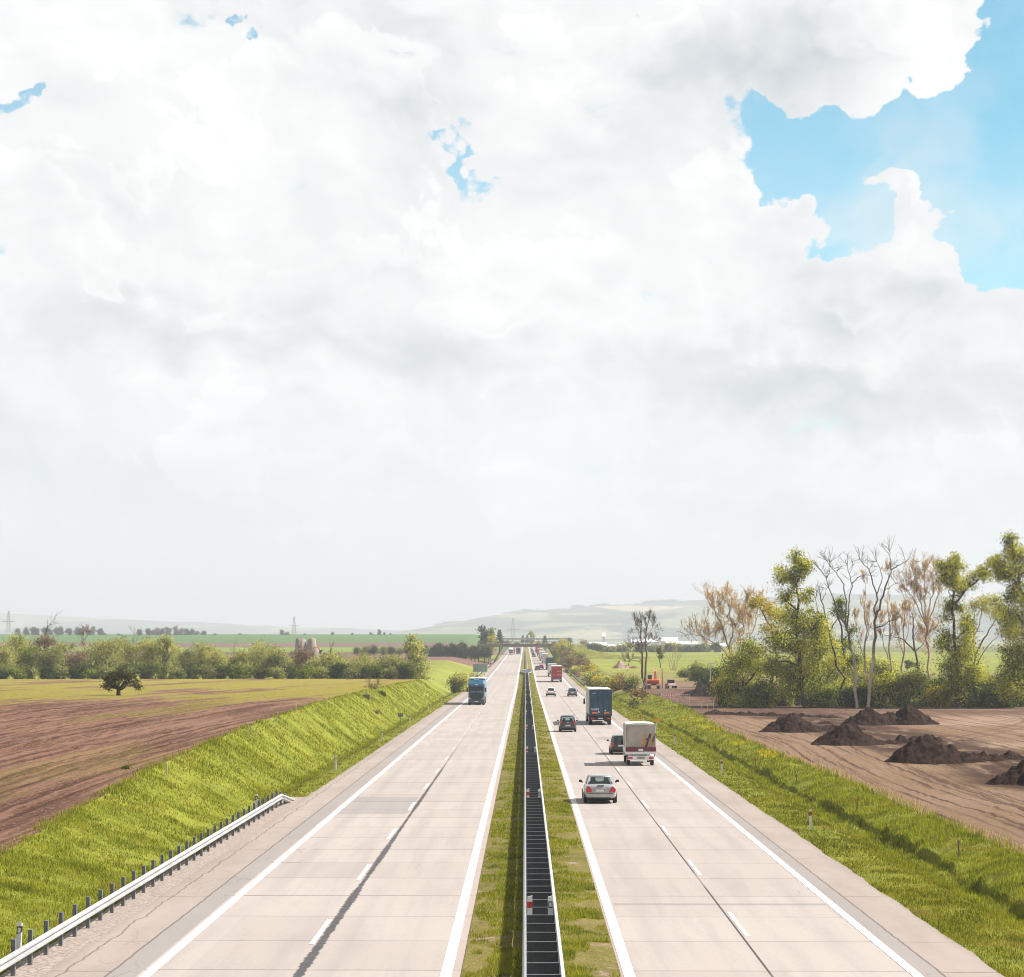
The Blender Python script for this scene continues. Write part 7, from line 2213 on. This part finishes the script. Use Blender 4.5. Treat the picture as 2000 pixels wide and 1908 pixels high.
L['blade'] = leaf_mat('bright_grass_blades', (0.125, 0.155, 0.020), (0.32, 0.325, 0.042), None, 0.4, 0.6, (0.25, 0.22, 0.045), 0.12)
L['blade_verge'] = leaf_mat('worn_grass_blades', (0.095, 0.11, 0.016), (0.26, 0.25, 0.035), None, 0.4, 0.6, (0.27, 0.19, 0.085), 0.15)
L['straw'] = leaf_mat('dry_straw', (0.36, 0.27, 0.18), (0.52, 0.40, 0.28), None, 0.3, 0.9)
L['rape'] = leaf_mat('yellow_wild_flowers', (0.42, 0.36, 0.02), (0.60, 0.48, 0.02), None, 0.3, 0.9)
g1 = np.random.default_rng(5)
blade_field('bank_grass', [scatter(lambda y: crest_l(y) - 0.15, -15.0, 56, 430, 200000, 0.13, 0.026, g1), scatter(-15.3, -14.6, 100, 430, 9000, 0.18, 0.026, g1),
                           scatter(lambda y: crest_l(y) - 0.5, lambda y: crest_l(y) + 0.3, 56, 400, 9000, 0.18, 0.03, g1)], L['blade'], g1, 'long bright grass on the left bank')
blade_field('bank_grass', [scatter(15.6, lambda y: crest_r(y) + 0.15, 56, 430, 200000, 0.17, 0.026, g1), scatter(lambda y: crest_r(y) - 0.3, lambda y: crest_r(y) + 0.4, 56, 330, 12000, 0.32, 0.035, g1)], L['blade'], g1, 'long bright grass on the right bank')
blade_field('verge_grass', [scatter(-15.0, lambda y: np.where(y < 130, -13.5, -12.35), 56, 440, 60000, 0.09, 0.022, g1)], L['blade_verge'], g1, 'short worn grass on the left verge')
blade_field('verge_grass', [scatter(lambda y: 12.35 + 0.35 * vnoise(23, y, 3.1, 23), 16.0, 56, 440, 110000, 0.10, 0.022, g1)], L['blade_verge'], g1, 'short worn grass on the right verge')
bare = lambda x, y, r: (vnoise(x, y * 0.4, 1.1, 71) + 0.7 * vnoise(x, y * 0.5, 0.4, 72)) < 0.30 - 0.34 * np.clip(np.abs(x - 0.4) - 1.1, 0, 1)
blade_field('median_grass', [scatter(-1.62, 2.42, 54, 700, 230000, 0.075, 0.024, g1, bare)], L['blade'], g1, 'patchy low grass between the carriageways')
strawm = lambda x, y, r: vnoise(0, y, 5.0, 81) > -0.05
blade_field('dry_straw', [scatter(lambda y: crest_r(y) - 0.1, lambda y: crest_r(y) + 0.7, 60, 260, 16000, 0.38, 0.02, g1, strawm)], L['straw'], g1, 'pale dry straw along the crest of the right bank')
blade_field('wild_flowers', [scatter(18.2, lambda y: crest_r(y), 165, 270, 6500, 0.28, 0.026, g1, lambda x, y, r: vnoise(x, y, 3.0, 91) > 0.17)], L['rape'], g1, 'yellow flowers among the grass of the right bank')


# ------------------------------------------------------------------ earth heaps
def soil(name, dark, light):
    m, t = material(name)
    n = t.noise(t.pos, 2.2, 7, 0.75)
    n2 = t.noise(t.pos, 0.6, 4, 0.6)
    c = t.mix(t.ramp(n, 0.35, 0.7), dark + (1,), light + (1,))
    c = t.mix(t.mul(t.ramp(n, 0.70, 0.78), 0.6), c, tuple(q * 2.2 for q in light) + (1,))
    c = t.mix(t.mul(n2, 0.35), c, dark + (1,))
    t.put(t.bsdf.inputs['Base Color'], c)
    t.bsdf.inputs['Roughness'].default_value = 1.0
    t.bsdf.inputs['Specular IOR Level'].default_value = 0.1
    b = t.new('ShaderNodeBump')
    b.inputs['Strength'].default_value = 1.0
    b.inputs['Distance'].default_value = 0.15
    t.put(b.inputs['Height'], n)
    t.l.new(b.outputs[0], t.bsdf.inputs['Normal'])
    return m


M['soil'] = soil('dark_brown_soil', (0.014, 0.0075, 0.006), (0.055, 0.031, 0.023))
M['soil_black'] = soil('black_damp_soil', (0.014, 0.010, 0.009), (0.045, 0.030, 0.025))
M['soil_pink'] = soil('pale_pinkish_gravel', (0.24, 0.17, 0.145), (0.38, 0.29, 0.25))
M['soil_tan'] = soil('tan_and_grey_rubble', (0.24, 0.19, 0.165), (0.40, 0.325, 0.265))


def heap(label, cx, cy, peaks, tail, mat, seed, res=0.085, ext=None, zscale=1.0, name='earth_heap', plateau=False):
    """peaks: (dx, dy, radius x, radius y, height); tail: list of low ridge points (dx, dy, r, h)"""
    zb = tz(cx, cy)
    allp = [(dx, dy, rx, ry, h) for dx, dy, rx, ry, h in peaks] + [(dx, dy, r, r * 0.8, h) for dx, dy, r, h in tail]
    x0 = min(p[0] - p[2] for p in allp) - 0.4
    x1 = max(p[0] + p[2] for p in allp) + 0.4
    y0 = min(p[1] - p[3] for p in allp) - 0.4
    y1 = max(p[1] + p[3] for p in allp) + 0.4
    xs, ys = np.arange(x0, x1, res), np.arange(y0, y1, res * 1.4)
    X, Y = np.meshgrid(xs, ys)
    Z = np.full(X.shape, -1.0)
    wx = X + 0.5 * vnoise(X, Y, 1.1, seed) + 0.25 * vnoise(X, Y, 0.5, seed + 1)
    wy = Y + 0.5 * vnoise(X, Y, 1.1, seed + 2)
    for dx, dy, rx, ry, h in allp:
        r = np.sqrt(((wx - dx) / rx) ** 2 + ((wy - dy) / ry) ** 2)
        Z = np.maximum(Z, np.minimum(h * 3.2 * (1 - r), h * (1 - 0.06 * np.abs(np.sin(wx * 1.7)))) if plateau else h * (1.12 - 1.12 * r) - 0.02 * h / np.maximum(r + 0.12, 0.15) * 0.6)
    rough = 0.34 * vnoise(X, Y, 0.75, seed + 3) + 0.30 * vnoise(X, Y, 0.34, seed + 4) + 0.20 * vnoise(X, Y, 0.17, seed + 5)
    Z = Z + rough * np.clip(Z + 0.4, 0, 1) * zscale
    Z = np.maximum(Z, -0.3) + (terrain(X + cx, Y + cy) - zb) - 0.05
    i = np.arange(X.size).reshape(X.shape)
    f = np.stack([i[:-1, :-1], i[:-1, 1:], i[1:, 1:], i[1:, :-1]], -1).reshape(-1, 4)
    keep = (Z.ravel()[f] > (-0.28 + (terrain(X + cx, Y + cy) - zb).ravel()[f] - 0.05)).any(1)
    o = mesh_np(name, np.stack([X, Y, Z], -1), f[keep], mat)
    o.location = (cx, cy, zb)
    return tag(o, label, 'earth heap')


def row_tail(n, sx, sy, r, h, seed):
    rng = np.random.default_rng(seed)
    return [(sx * (k + 1) / n + rng.normal() * 0.3, sy * (k + 1) / n + rng.normal() * 0.3, r * rng.uniform(0.7, 1.1), h * rng.uniform(0.6, 1.1)) for k in range(n)]


heap('dark earth heap farthest back of the four in the near row', 26.4, 226, [(0, 0, 3.0, 2.6, 1.9), (-1.0, -0.3, 2.6, 2.0, 1.2)], row_tail(6, 7, 5, 1.5, 0.7, 1), M['soil'], 601)
heap('dark earth heap second from the back in the near row', 27.4, 196, [(0, 0, 3.0, 2.6, 1.75), (1.2, 0.2, 2.4, 2.2, 1.4)], row_tail(6, 8, 5, 1.5, 0.7, 2), M['soil'], 611)
heap('tallest dark earth heap, second from the right edge', 29.3, 165, [(-0.3, 0, 3.0, 2.6, 2.05), (1.4, 0.2, 2.4, 2.0, 1.2)], row_tail(7, 7, 5, 1.4, 0.65, 3), M['soil'], 621)
heap('dark earth heap cut by the right edge of the picture', 30.6, 139, [(0, 0, 2.8, 2.4, 1.5), (1.6, 0.5, 2.2, 2.0, 1.1)], row_tail(5, 7, 4, 1.3, 0.6, 4), M['soil'], 631)
heap('wide two peaked earth heap in front of the wood', 39.6, 247, [(-2.4, 0, 3.2, 2.6, 1.9), (2.2, 0.3, 3.2, 2.6, 2.05), (0, 0.4, 3.2, 2.2, 1.4)], row_tail(5, -12, 3, 1.2, 0.4, 5), M['soil'], 641)
heap('long black damp earth mound beside the dirt track', 30.2, 384, [(1.8, 0, 3.4, 4.0, 3.0), (-0.4, 1, 2.8, 4.0, 2.1), (3.6, -3, 2.4, 3.0, 1.9), (-2.0, 2, 2.0, 3.0, 1.1)], [], M['soil_black'], 651, 0.22)
heap('low ridge of churned soil at the left end of the right field', 24.0, 286, [(0, 0, 2.2, 2.0, 0.6)], row_tail(15, 13, -14, 1.9, 0.42, 6), M['soil'], 661)
heap('pointed pale gravel heap in the right hand green field', (1211 - 1026) * 690 / FPX, 690, [(0, 0, 2.6, 2.6, 2.5), (1.2, 0, 2.2, 2.0, 1.2)], [(-1.8, 0, 1.2, 0.5)], M['soil_pink'], 671, 0.25, name='gravel_heap')
heap('low reddish soil heap right of the pale gravel heap', (1236 - 1026) * 690 / FPX, 690, [(0, 0, 2.2, 1.8, 1.0)], [(-2.2, 0, 1.4, 0.4)], soil('reddish_soil', (0.12, 0.065, 0.045), (0.22, 0.13, 0.095)), 681, 0.25)
heap('tall steep rubble heap standing behind the stream trees', (600 - 1026) * 890 / FPX, 890, [(-2.4, 0, 2.5, 3.0, 7.4), (2.0, 0.4, 2.3, 3.0, 7.7), (3.3, 0, 2.4, 3.0, 4.2), (0, 0.6, 2.8, 2.4, 5.2)], [(-5.3, 0, 2.0, 2.4), (5.4, 0, 2.0, 2.0)], M['soil_tan'], 691, 0.25, name='rubble_heap', zscale=2.4, plateau=True)
